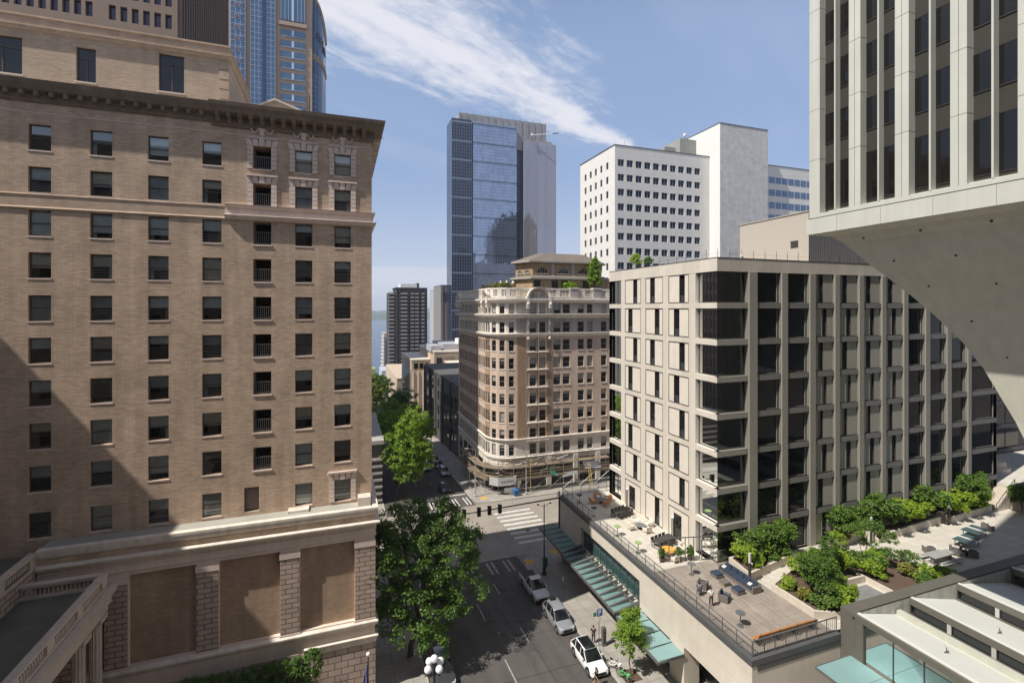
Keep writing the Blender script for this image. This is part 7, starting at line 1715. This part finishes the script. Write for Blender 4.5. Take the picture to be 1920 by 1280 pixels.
# ================================================================== TERRACE FURNITURE
wick = plain('orange_wicker', (.50, .24, .09), .8, .15, 8, fine=.2); wcream = plain('cream_wicker', (.68, .62, .52), .8, .1, 8, fine=.1); cush = plain('cream_cushion', (.68, .64, .58), .9, .05)
navy = plain('navy_cushion', (.028, .042, .072), .9, .12, 3); greyw = plain('grey_wicker', (.15, .13, .12), .85, .15, 8, fine=.2); dtop = plain('dark_tabletop', (.05, .045, .042), .6, .1); steel_t = plain('steel_top', (.20, .21, .22), .35, .05, metal=.4); palgr = plain('green_top', (.25, .36, .14), .6, .08)
def at_root(nm, cat): return root(nm, '', cat)
def armchair(nm, m, mc):
    r = at_root(nm, 'chair')
    for p in ((-.36, -.36), (.32, -.36), (-.36, .32), (.32, .32)): mb = MB(); mb.box(p[0], p[0]+.05, p[1], p[1]+.05, 0, .3, m); mb.build('leg', r)
    mb = MB(); mb.box(-.38, .38, -.38, .38, .28, .36, m); mb.box(-.30, .30, -.34, .28, .36, .46, mc); mb.build('seat', r, False, .02)
    mb = MB(); mb.hexa([(-.38, .28, .3), (.38, .28, .3), (.38, .38, .3), (-.38, .38, .3), (-.36, .38, .84), (.36, .38, .84), (.36, .46, .84), (-.36, .46, .84)], m); mb.build('backrest', r, False, .02)
    for s in (-.38, .30): mb = MB(); mb.box(s, s+.08, -.34, .36, .34, .60, m); mb.build('armrest', r, False, .02)
    return r
def placed(protos, key, maker, loc, rz, label, group=None, scale=None):
    if key not in protos:
        o = maker(); protos[key] = o; o.location = loc; o.rotation_euler = (0, 0, rz); o['label'] = label
        if group: o['group'] = group
        if scale: o.scale = (scale,)*3
        for c in list(COL.objects):
            if c.parent: CH.setdefault(c.parent.name, [])
            if c.parent and c not in CH[c.parent.name]: CH[c.parent.name].append(c)
        return o
    return dup(protos[key], loc, rz, label, group, scale=scale)
PR = {}
for (cx, cy, key, m, mc, gname, labs) in (
    (31.9, 55.6, 'wicker', wick, cush, 'orange wicker chairs round the far coffee table', ['orange wicker armchair on the street side of the far coffee table', 'orange wicker armchair nearest the camera at the far coffee table', 'orange wicker armchair nearest the office wall at the far coffee table', 'pale topped wicker armchair behind the far coffee table']),
    (32.4, 47.5, 'cream', wcream, cush, 'cream chairs round the middle coffee table', ['cream armchair left of the middle coffee table', 'cream armchair nearest the camera at the middle coffee table', 'cream armchair right of the middle coffee table', 'cream armchair behind the middle coffee table'])):
    for i, (dx, dy, rz) in enumerate(((-1.15, .1, -pi/2+pi), (.1, -1.15, pi), (1.15, .1, pi/2+pi), (.2, 1.2, 0))):
        placed(PR, key, lambda: armchair('wicker_chair', m, mc), (cx+dx, cy+dy, TZ+.001), rz, labs[i], gname)
    t = root('coffee_table', 'round dark coffee table between the %s' % ('orange wicker chairs' if key == 'wicker' else 'cream chairs'), 'table', (cx, cy, TZ))
    mb = MB(); mb.lathe((cx, cy, TZ), [(.6, .42), (.6, .46)], steel_t, 20); mb.build('table_top', t); mb = MB(); mb.lathe((cx, cy, TZ), [(.3, 0), (.05, .04), (.05, .42)], dtop, 12); mb.build('base', t)
def dtable():
    r = at_root('dining_table', 'table'); mb = MB(); mb.box(-1.35, 1.35, -.5, .5, .70, .75, dtop); mb.build('table_top', r, False, .01)
    for x in (-1.32, 1.26):
        for y in (-.48, .42): mb = MB(); mb.box(x, x+.06, y, y+.06, 0, .7, grey_metal); mb.build('leg', r)
    for x in (-1.32, 1.26): mb = MB(); mb.box(x, x+.06, -.42, .42, .02, .08, grey_metal); mb.build('stretcher', r)
    return r
def dchair():
    r = at_root('dining_chair', 'chair'); mb = MB(); mb.box(-.24, .24, -.24, .24, .42, .46, dtop); mb.build('seat', r, False, .01)
    mb = MB(); mb.box(-.24, .24, .21, .25, .55, .86, dtop); mb.build('backrest', r, False, .01)
    for x in (-.22, .19):
        for y in (-.22, .21): mb = MB(); mb.box(x, x+.03, y, y+.03, 0, .42 if y < 0 else .6, dtop); mb.build('leg', r)
    return r
for ti, (cx, cy, rz) in enumerate(((32.3, 51.2, .25), (32.5, 43.4, .25))):
    w = 'far' if ti == 0 else 'near'
    placed(PR, 'dt', dtable, (cx, cy, TZ), rz, 'long dark outdoor dining table, the %s one of two on the terrace' % w, 'dining tables')
    u = Vector((cos(rz), sin(rz))); n = Vector((-sin(rz), cos(rz)))
    for s, sn in ((-1, 'camera side'), (1, 'far side')):
        for i, a in enumerate((-.9, -.3, .3, .9)):
            p = Vector((cx, cy))+u*a+n*s*.52
            placed(PR, 'dc', dchair, (p.x, p.y, TZ), rz+(pi if s < 0 else 0), 'dark chair tucked in on the %s of the %s dining table, %s' % (sn, w, ('leftmost of four', 'second from left', 'third from left', 'rightmost of four')[i]), 'dining chairs')
def hitable(lab, x, y, m, h=1.05, r_=.38):
    r = root('bar_table', lab, 'table', (x, y, TZ+.02)); mb = MB(); mb.lathe((x, y, TZ+.02), [(r_, h-.04), (r_, h)], m, 20); mb.build('table_top', r); mb = MB(); mb.lathe((x, y, TZ+.02), [(.28, 0), (.28, .02), (.04, .05), (.04, h-.04)], grey_metal, 12); mb.build('base', r)
hitable('green topped tall round table by the street railing, nearer the deck', 29.0, 42.9, palgr); hitable('green topped tall round table by the street railing, next to the cream chairs', 29.0, 46.9, palgr)
hitable('dark tall round table by the street railing in the shade', 29.0, 52.2, dtop); hitable('dark tall round table in the far shaded corner of the terrace', 29.2, 56.4, dtop)
hitable('grey tall round table on the deck in front of the metal screen', 31.4, 37.7, steel_t); hitable('grey tall round table on the deck near the long bench', 30.0, 30.3, steel_t)
ot = root('round_table', 'round orange topped table with chairs behind the metal screen', 'table', (31.5, 41.2, TZ)); otm = plain('orange_top', (.62, .33, .06), .6, .1, 3); mb = MB(); mb.lathe((31.5, 41.2, TZ), [(.75, .72), (.75, .77)], otm, 22); mb.build('table_top', ot); mb = MB(); mb.lathe((31.5, 41.2, TZ), [(.3, 0), (.05, .05), (.05, .72)], grey_metal, 10); mb.build('base', ot)
for i, (dx, dy, rz) in enumerate(((1.2, .1, -pi/2), (-.1, -1.1, pi), (2.2, .3, .4), (-1.0, -.2, pi/2))): placed(PR, 'cream', None, (31.5+dx, 41.2+dy, TZ), rz, ['cream chair right of the orange round table', 'cream chair in front of the orange round table by the screen', 'cream chair nearest the screen gate', 'cream chair between the orange round table and the railing'][i], 'cream chairs by the screen', scale=.9)
for i, (x, y, s) in enumerate(((30.2, 40.6, 1.0), (31.9, 40.15, .9), (33.1, 39.95, 1.0))):
    p = root('potted_plant', ['dark potted plant at the railing end of the metal screen', 'potted plant in the middle of the metal screen', 'potted plant near the screen gate'][i], 'plant', (x, y, TZ)); mb = MB(); mb.lathe((x, y, TZ), [(.2, 0), (.28, .45), (.25, .45)], dtop, 12); mb.build('pot', p)
    leaves('foliage', foliage([(x, y, TZ+.95, .32*s, .32*s, .45*s)], 26, 30, .2, .08, 90+i), leaf_maple, p)
# navy sofa group
sf2 = root('corner_sofa', 'long navy cushioned outdoor sofa running along the planter', 'sofa', (34.6, 35.3, TZ+.02)); z = TZ+.02
mb = MB(); mb.box(34.3, 35.2, 33.3, 37.3, z+.05, z+.34, greyw); mb.box(35.1, 35.3, 33.3, 37.3, z+.05, z+.74, greyw); mb.box(34.3, 35.3, 37.2, 37.4, z+.05, z+.6, greyw); mb.box(34.3, 35.3, 33.2, 33.35, z+.05, z+.6, greyw); mb.build('frame', sf2, False, .02)
for i in range(5): mb = MB(); mb.box(34.25, 35.0, 33.4+i*.77, 34.13+i*.77, z+.34, z+.46, navy); mb.build('seat_cushion', sf2, False, .03); mb = MB(); mb.hexa([(34.95, 33.42+i*.77, z+.44), (35.12, 33.42+i*.77, z+.44), (35.12, 34.1+i*.77, z+.44), (34.95, 34.1+i*.77, z+.44), (35.0, 33.42+i*.77, z+.84), (35.14, 33.42+i*.77, z+.84), (35.14, 34.1+i*.77, z+.84), (35.0, 34.1+i*.77, z+.84)], navy); mb.build('back_cushion', sf2, False, .03)
for i, y in enumerate((33.7, 36.8)): mb = MB(); mb.hexa([(34.5, y, z+.47), (34.9, y+.1, z+.47), (34.85, y+.45, z+.47), (34.45, y+.35, z+.47), (34.52, y, z+.56), (34.9, y+.1, z+.58), (34.85, y+.45, z+.58), (34.47, y+.35, z+.56)], cush); mb.build('pillow', sf2, False, .03)
def ottoman(lab, x, y):
    r = root('ottoman', lab, 'footstool', (x, y, TZ+.02)); mb = MB(); mb.box(x-.42, x+.42, y-.42, y+.42, z+.04, z+.30, greyw); mb.build('base', r, False, .02); mb = MB(); mb.box(x-.42, x+.42, y-.42, y+.42, z+.30, z+.43, navy); mb.build('cushion', r, False, .03)
ottoman('navy square footstool at the far end of the sofa', 33.4, 36.6); ottoman('navy square footstool at the near end of the sofa', 33.3, 33.9)
ct = root('low_table', 'low wicker coffee table in front of the navy sofa', 'table', (33.1, 35.3, TZ)); mb = MB(); mb.box(32.7, 33.5, 34.9, 35.7, z+.32, z+.36, greyw); mb.build('table_top', ct); mb = MB(); mb.box(32.75, 33.45, 34.95, 35.65, z+.02, z+.32, plain('tan_wicker', (.26, .21, .15), .85, .15, 8)); mb.build('base', ct)
def club(): 
    r = at_root('club_chair', 'armchair'); mb = MB(); mb.box(-.42, .42, -.42, .42, .04, .34, greyw); mb.build('base', r, False, .03); mb = MB(); mb.box(-.30, .30, -.40, .26, .34, .46, navy); mb.build('seat_cushion', r, False, .03)
    mb = MB(); mb.box(-.42, .42, .26, .42, .34, .74, greyw); mb.build('backrest', r, False, .03)
    for s in (-.42, .30): mb = MB(); mb.box(s, s+.12, -.42, .27, .34, .60, greyw); mb.build('armrest', r, False, .03)
    mb = MB(); mb.hexa([(-.29, .18, .46), (.29, .18, .46), (.29, .27, .46), (-.29, .27, .46), (-.29, .25, .84), (.29, .25, .84), (.29, .34, .84), (-.29, .34, .84)], navy); mb.build('back_cushion', r, False, .03); return r
for x, y, rz, lab in ((30.9, 35.6, 2.2, 'grey wicker armchair on the deck, the one farther from the bench'), (31.3, 33.4, .5, 'grey wicker armchair with navy cushion beside the two people on the deck'), (57.4, 32.9, 2.6, 'dark lounge armchair at the shadow edge on the far terrace'), (59.6, 31.8, .6, 'dark lounge armchair in shade beside the low table'), (60.6, 30.9, 2.4, 'dark lounge armchair nearest the bronze parapet'), (69.6, 34.0, 1.2, 'dark armchair alone by the far shaded wall'), (71.4, 30.6, .5, 'dark armchair partly cut by the right edge of the picture')):
    placed(PR, 'club', club, (x, y, TZ+(.02 if x < 36 else .001)), rz, lab, 'wicker armchairs')
def pptable():
    r = at_root('games_table', 'table'); mb = MB(); mb.box(-1.37, 1.37, -.76, .76, .72, .76, plain('games_top', (.05, .09, .10), .5, .05)); mb.build('table_top', r); mb = MB(); mb.box(-.01, .01, -.85, .85, .76, .90, cush); mb.build('net', r)
    for x in (-1.1, 1.04):
        for y in (-.6, .55): mb = MB(); mb.box(x, x+.06, y, y+.06, 0, .72, grey_metal); mb.build('leg', r)
    mb = MB(); mb.box(-1.375, 1.375, -.77, -.74, .75, .764, white_paint); mb.box(-1.375, 1.375, .74, .77, .75, .764, white_paint); mb.build('edge_line', r); return r
placed(PR, 'pp', pptable, (62.9, 32.5, TZ), .12, 'dark table tennis table in shade, the one nearer the skylight roofs', 'table tennis tables'); placed(PR, 'pp', None, (66.4, 33.6, TZ), .12, 'dark table tennis table in shade, the one nearer the stairs', 'table tennis tables')
bt2 = root('picnic_table', 'long pale grey table with benches at the edge of the tower shadow', 'table', (56.6, 31.4, TZ)); mb = MB(); mb.box(55.0, 58.2, 30.9, 31.8, TZ+.72, TZ+.78, plain('grey_top', (.30, .30, .28), .7, .1)); mb.build('table_top', bt2)
for y in (30.3, 32.1): mb = MB(); mb.box(55.1, 58.1, y, y+.32, TZ+.42, TZ+.47, MT['grey_top']); mb.build('bench', bt2)
for x in (55.2, 57.9): mb = MB(); mb.box(x, x+.08, 30.4, 32.3, TZ, TZ+.06, grey_metal); mb.box(x, x+.08, 31.2, 31.5, TZ+.06, TZ+.72, grey_metal); mb.build('leg', bt2)
bn = root('timber_bench', 'very long orange brown timber bench with sloping back along the deck railing', 'bench', (32.4, 28.2, TZ)); wood = plain('orange_timber', (.42, .19, .07), .55, .15, 4, fine=.1); z = TZ+.02
for k in range(4): mb = MB(); mb.box(29.3, 35.3, 28.0+k*.13, 28.11+k*.13, z+.42, z+.46, wood); mb.build('seat_slat', bn)
for k in range(3): mb = MB(); mb.hexa([(29.3, 27.9-k*.03, z+.55+k*.13), (35.3, 27.9-k*.03, z+.55+k*.13), (35.3, 27.94-k*.03, z+.55+k*.13), (29.3, 27.94-k*.03, z+.55+k*.13), (29.3, 27.87-k*.03, z+.66+k*.13), (35.3, 27.87-k*.03, z+.66+k*.13), (35.3, 27.91-k*.03, z+.66+k*.13), (29.3, 27.91-k*.03, z+.66+k*.13)], wood); mb.build('back_slat', bn)
for x in (29.5, 31.4, 33.2, 35.0): mb = MB(); mb.box(x, x+.06, 28.0, 28.5, z, z+.42, dark_metal); mb.box(x, x+.06, 27.83, 27.9, z+.3, z+.95, dark_metal); mb.build('leg', bn)
def lampost(x, y, lab, h=2.8):
    r = root('terrace_lamp', lab, 'lamp post', (x, y, TZ), group='terrace lamps'); mb = MB(); mb.box(x-.09, x+.09, y-.09, y+.09, TZ, TZ+h*.68, dark_metal); mb.build('post', r); mb = MB(); mb.box(x-.085, x+.085, y-.085, y+.085, TZ+h*.68, TZ+h, plain('lamp_shade', (.62, .62, .60), .4, .03)); mb.build('lamp_head', r); mb = MB(); mb.sphere((x+.16, y-.1, TZ+h*.66), .07, white_paint, n=8, h=6); mb.build('camera_dome', r)
lampost(35.45, 34.7, 'grey square lamp post at the corner of the deck planter'); lampost(53.9, 36.3, 'grey square lamp post in the middle of the terrace by the boarded planter'); lampost(67.1, 36.4, 'grey square lamp post farthest away, by the gap in the long planter')
def heater(x, y, lab):
    r = root('patio_heater', lab, 'heater', (x, y, TZ)); mb = MB(); mb.box(x-.16, x+.16, y-.05, y+.05, TZ, TZ+.06, dark_metal); mb.box(x-.14, x-.06, y-.04, y+.04, TZ+.06, TZ+2.3, dark_metal); mb.box(x+.06, x+.14, y-.04, y+.04, TZ+.06, TZ+2.3, dark_metal); mb.build('frame', r); mb = MB(); mb.sphere((x, y, TZ+2.38), .15, white_paint, n=10, h=6); mb.build('head', r)
heater(34.25, 53.1, 'dark slim outdoor heater by the far terrace door'); heater(34.3, 44.2, 'dark slim outdoor heater by the near terrace door')

# ---- small street details
iron = plain('cast_iron', (.05, .045, .04), .6, .15, 6); patchm = plain('asphalt_patch', (.062, .056, .052), .85, .2, 1, fine=.1)
for i, (x, y) in enumerate(((16.1, 44.2), (12.4, 52.6), (19.6, 60.5), (13.0, 73.0), (27.5, 70.5), (18.2, 88.0), (15.0, 36.4))):
    mb = MB(); mb.lathe((x, y, gz(y)+.012), [(.38, 0), (.38, .008), (.30, .012)], iron, 18); tag(mb.build('manhole_cover'), ['round iron manhole cover in the lane beside the silver SUV', 'round iron manhole cover in the middle of the shaded lane', 'round iron manhole cover at the near edge of the crossing', 'round iron manhole cover in the sunny crossing, left side', 'round iron manhole cover beside the striped crosswalk', 'round iron manhole cover on the far crosswalk', 'round iron manhole cover at the bottom of the picture'][i], 'manhole cover', 'manhole covers')
mb = MB(); rr = random.Random(6)
for i in range(9):
    x = rr.uniform(9, 20); y = rr.uniform(32, 60); w = rr.uniform(.5, 1.4); l = rr.uniform(1, 4)
    mb.poly([(x, y, gz(y)+.006), (x+w, y, gz(y)+.006), (x+w, y+l, gz(y+l)+.0075), (x, y+l, gz(y+l)+.0075)], patchm)
struct(mb.build('road_patch'))
# ================================================================== PEOPLE
skin_m = plain('skin', (.50, .30, .21), .55, .03); skin_d = plain('skin_dark', (.30, .17, .11), .55, .03); hair_d = plain('hair_dark', (.025, .016, .012), .6, .1); hair_b = plain('hair_brown', (.10, .05, .025), .6, .1)
cl_black = plain('cloth_black', (.018, .018, .02), .9, .1); cl_white = plain('cloth_white', (.70, .70, .68), .9, .05); cl_navy = plain('cloth_navy', (.03, .04, .07), .9, .1); cl_grey = plain('cloth_grey', (.18, .18, .19), .9, .1); cl_tan = plain('cloth_tan', (.45, .32, .22), .9, .1); shoe = plain('shoe', (.05, .045, .04), .6, .1)
def skinmesh(name, verts, edges, m, parent, sub=1, rootv=0):
    me = bpy.data.meshes.new(name); me.from_pydata([v[:3] for v in verts], edges, []); me.materials.append(m); o = bpy.data.objects.new(name, me); COL.objects.link(o)
    o.modifiers.new('skin', 'SKIN'); layer = me.skin_vertices[0].data if me.skin_vertices else None
    if layer is None: return o
    for i, v in enumerate(verts): layer[i].radius = (v[3], v[4] if len(v) > 4 else v[3]); layer[i].use_root = (i == rootv)
    s = o.modifiers.new('sub', 'SUBSURF'); s.levels = sub; s.render_levels = sub
    for md in o.modifiers:
        if md.type == 'SKIN': md.use_smooth_shade = True
    if parent: o.parent = parent
    return o
def person(label, loc, rz, pose, top, bottom, skin=None, hair=None, long_hair=False, shorts=False, scale=1.0, group=None):
    """faces local -Y.  joints in metres, height about 1.72"""
    skin = skin or skin_m; hair = hair or hair_d
    p = root('person', label, 'person', loc, rz, group); p.scale = (scale,)*3
    J = dict(pel=(0, 0, .94), ch=(0, -.01, 1.28), nk=(0, 0, 1.46), hd=(0, -.02, 1.60), tp=(0, -.01, 1.71))
    if pose == 'stand': J.update(hl=(.10, 0, .90), kl=(.11, -.02, .49), al=(.11, .02, .08), tl=(.12, -.16, .03), hr=(-.10, 0, .90), kr=(-.11, -.02, .49), ar=(-.11, .02, .08), tr=(-.12, -.16, .03), sl=(.19, 0, 1.40), el=(.25, .03, 1.13), wl=(.24, -.10, .90), sr=(-.19, 0, 1.40), er=(-.26, .03, 1.13), wr=(-.20, -.16, .95))
    elif pose == 'walk': J.update(hl=(.10, 0, .90), kl=(.10, -.20, .52), al=(.10, -.30, .10), tl=(.10, -.45, .06), hr=(-.10, 0, .90), kr=(-.10, .06, .50), ar=(-.10, .38, .16), tr=(-.10, .30, .03), sl=(.18, 0, 1.40), el=(.24, .14, 1.16), wl=(.23, .12, .92), sr=(-.18, 0, 1.40), er=(-.24, -.12, 1.15), wr=(-.21, -.30, .98))
    else:           # sitting
        dz = -.40; J = {k: (v[0], v[1], v[2]+dz) for k, v in J.items()}; J.update(hl=(.10, 0, .52), kl=(.13, -.43, .50), al=(.13, -.45, .09), tl=(.13, -.62, .04), hr=(-.10, 0, .52), kr=(-.13, -.43, .50), ar=(-.13, -.40, .09), tr=(-.13, -.57, .04), sl=(.19, 0, 1.0), el=(.24, -.08, .74), wl=(.14, -.32, .66), sr=(-.19, 0, 1.0), er=(-.24, -.08, .74), wr=(-.12, -.34, .68))
    R = dict(pel=(.13, .10), ch=(.155, .11), nk=(.055, .055), hd=(.082, .10), tp=(.05, .06), hl=(.085, .085), kl=(.058, .058), al=(.038, .04), tl=(.035, .025), hr=(.085, .085), kr=(.058, .058), ar=(.038, .04), tr=(.035, .025), sl=(.055, .055), el=(.04, .04), wl=(.028, .028), sr=(.055, .055), er=(.04, .04), wr=(.028, .028))
    names = list(J); V = [J[n]+R[n] for n in names]; ix = {n: i for i, n in enumerate(names)}
    E = [(ix[a], ix[b]) for a, b in (('pel', 'ch'), ('ch', 'nk'), ('nk', 'hd'), ('hd', 'tp'), ('pel', 'hl'), ('hl', 'kl'), ('kl', 'al'), ('al', 'tl'), ('pel', 'hr'), ('hr', 'kr'), ('kr', 'ar'), ('ar', 'tr'), ('ch', 'sl'), ('sl', 'el'), ('el', 'wl'), ('ch', 'sr'), ('sr', 'er'), ('er', 'wr'))]
    nose = len(V); V.append((J['hd'][0], J['hd'][1]-.105, J['hd'][2]-.01, .016, .02)); E.append((ix['hd'], nose))
    for w, e, s in (('wl', 'el', 1), ('wr', 'er', -1)):
        d = (Vector(J[w])-Vector(J[e])).normalized(); pm = Vector(J[w])+d*.08; a = len(V); V.append(tuple(pm)+(.03, .018)); E.append((ix[w], a)); side = Vector((0, -1, 0)); side = (side-d*side.dot(d)).normalized(); inn = Vector((-s, 0, 0))
        for f in range(4):
            k = (f-1.5)*.02; q = pm+d*.035+side*k; q2 = q+d*(.045-.006*abs(f-1.3))+inn*.012; b = len(V); V.append(tuple(q)+(.009, .009)); V.append(tuple(q2)+(.007, .007)); E += [(a, b), (b, b+1)]
        th = len(V); V.append(tuple(Vector(J[w])+d*.045-side*.045+inn*.015)+(.010, .010)); E.append((a, th))
    skinmesh('body', V, E, skin, p)
    g = .016
    def sub(nm, keys, edges, m, extra=g, ov={}):
        VV = [J[k]+tuple(r+extra for r in ov.get(k, R[k])) for k in keys]; id_ = {k: i for i, k in enumerate(keys)}; return skinmesh(nm, VV, [(id_[a], id_[b]) for a, b in edges], m, p)
    J['ml'] = tuple((a+b)/2 for a, b in zip(J['sl'], J['el'])); J['mr'] = tuple((a+b)/2 for a, b in zip(J['sr'], J['er'])); R['ml'] = R['mr'] = (.046, .046)
    sub('shirt', ['pel', 'ch', 'sl', 'el', 'sr', 'er'], [('pel', 'ch'), ('ch', 'sl'), ('sl', 'el'), ('ch', 'sr'), ('sr', 'er')], top)
    if shorts:
        for s in 'lr': J['q'+s] = tuple(a+(b-a)*.45 for a, b in zip(J['h'+s], J['k'+s])); R['q'+s] = (.075, .075)
        sub('shorts', ['pel', 'hl', 'ql', 'hr', 'qr'], [('pel', 'hl'), ('hl', 'ql'), ('pel', 'hr'), ('hr', 'qr')], bottom)
    else: sub('trousers', ['pel', 'hl', 'kl', 'al', 'hr', 'kr', 'ar'], [('pel', 'hl'), ('hl', 'kl'), ('kl', 'al'), ('pel', 'hr'), ('hr', 'kr'), ('kr', 'ar')], bottom, .014)
    for s in 'lr': a = Vector(J['a'+s]); t = Vector(J['t'+s]); skinmesh('shoe', [tuple(a+(t-a)*-.2-Vector((0, 0, .03)))+(.045, .035), tuple(t-Vector((0, .02, 0)))+(.042, .03)], [(0, 1)], shoe, p)
    h = Vector(J['hd']); mb = MB(); mb.sphere(tuple(h+Vector((0, .022, .035))), .105, hair, (.92, 1.05, 1.0), 12, 8)
    if long_hair: mb.sphere(tuple(h+Vector((0, .06, -.10))), .10, hair, (.9, .6, 1.5), 10, 7)
    o = mb.build('hair'); o.parent = p
    mb = MB()
    for s in (-1, 1): mb.sphere((h.x+s*.034, h.y-.093, h.z+.012), .012, hair_d, n=6, h=4)
    mb.box(h.x-.024, h.x+.024, h.y-.099, h.y-.088, h.z-.052, h.z-.044, plain('lips', (.35, .12, .10), .5)); o = mb.build('face'); o.parent = p
    return p
person('man in dark jacket with white sleeve standing by the white crossover and the pay station', (23.5, 42.4, gz(42.4)+.15), -.6, 'stand', cl_black, cl_navy)
person('woman in black top with bare legs walking in front of the white crossover', (20.9, 37.2, gz(37.2)+.012), .35, 'walk', cl_black, cl_black, long_hair=True, shorts=True)
person('person with dark hair and grey top sitting beside the armchair on the deck', (29.75, 34.7, TZ+.02), 2.4, 'sit', cl_grey, cl_navy, skin_m, hair_d, True)
person('person in white shirt and dark trousers standing at the deck railing', (29.6, 33.1, TZ+.02), -.4, 'stand', cl_white, cl_black, scale=.95)
person('person in tan top with bare legs on the upper terrace at the far right', (83.4, 40.6, -22.6), .9, 'stand', cl_tan, cl_tan, long_hair=True, shorts=True, hair=hair_b)
person('person in dark clothes sitting in shade between the lounge chairs', (60.0, 31.5, TZ), .2, 'sit', cl_black, cl_black)
def stool(x, y, z, lab, m=None):
    r = root('stool', lab, 'stool', (x, y, z)); mb = MB(); mb.box(x-.2, x+.2, y-.2, y+.2, z+.38, z+.43, m or greyw); mb.build('seat', r)
    for a in (-.17, .13):
        for b2 in (-.17, .13): mb = MB(); mb.box(x+a, x+a+.04, y+b2, y+b2+.04, z, z+.38, m or greyw); mb.build('leg', r)
stool(29.75, 34.7, TZ+.02, 'low stool under the seated person on the deck'); stool(60.0, 31.5, TZ, 'low stool under the person sitting in the tower shadow')
mb = MB(); mb.lathe((86.4, 41.4, -22.6), [(1.5, 0), (1.6, .6), (1.2, .65), (1.1, 1.3), (.9, 1.35)], plm, 20); tag(mb.build('concrete_bench'), 'round pale concrete bench on the upper terrace at the right edge', 'bench')
# overhead wires across the scene
wm_ = plain('wire', (.03, .03, .03), .6)
def wire(lab, p, q, sag, r=.02):
    mb = MB(); p = Vector(p); q = Vector(q); a = p
    for i in range(1, 25): t = i/24; b2 = p.lerp(q, t)-Vector((0, 0, sag*4*t*(1-t))); mb.tube(a, b2, r, r, wm_, 4, False); a = b2
    tag(mb.build('wire'), lab, 'cable')

# ================================================================== AIR
hm = bpy.data.materials.new('haze_air'); hm.use_nodes = True; hn = hm.node_tree; hn.nodes.clear(); ho = hn.nodes.new('ShaderNodeOutputMaterial'); pv = hn.nodes.new('ShaderNodeVolumePrincipled')
pv.inputs['Color'].default_value = (.80, .87, 1.0, 1); pv.inputs['Density'].default_value = 1.3e-4; hn.links.new(pv.outputs[0], ho.inputs['Volume'])
mb = MB(); mb.box(-9500, 9500, -500, 12500, -140, 165, hm); struct(mb.build('haze'), 'stuff')
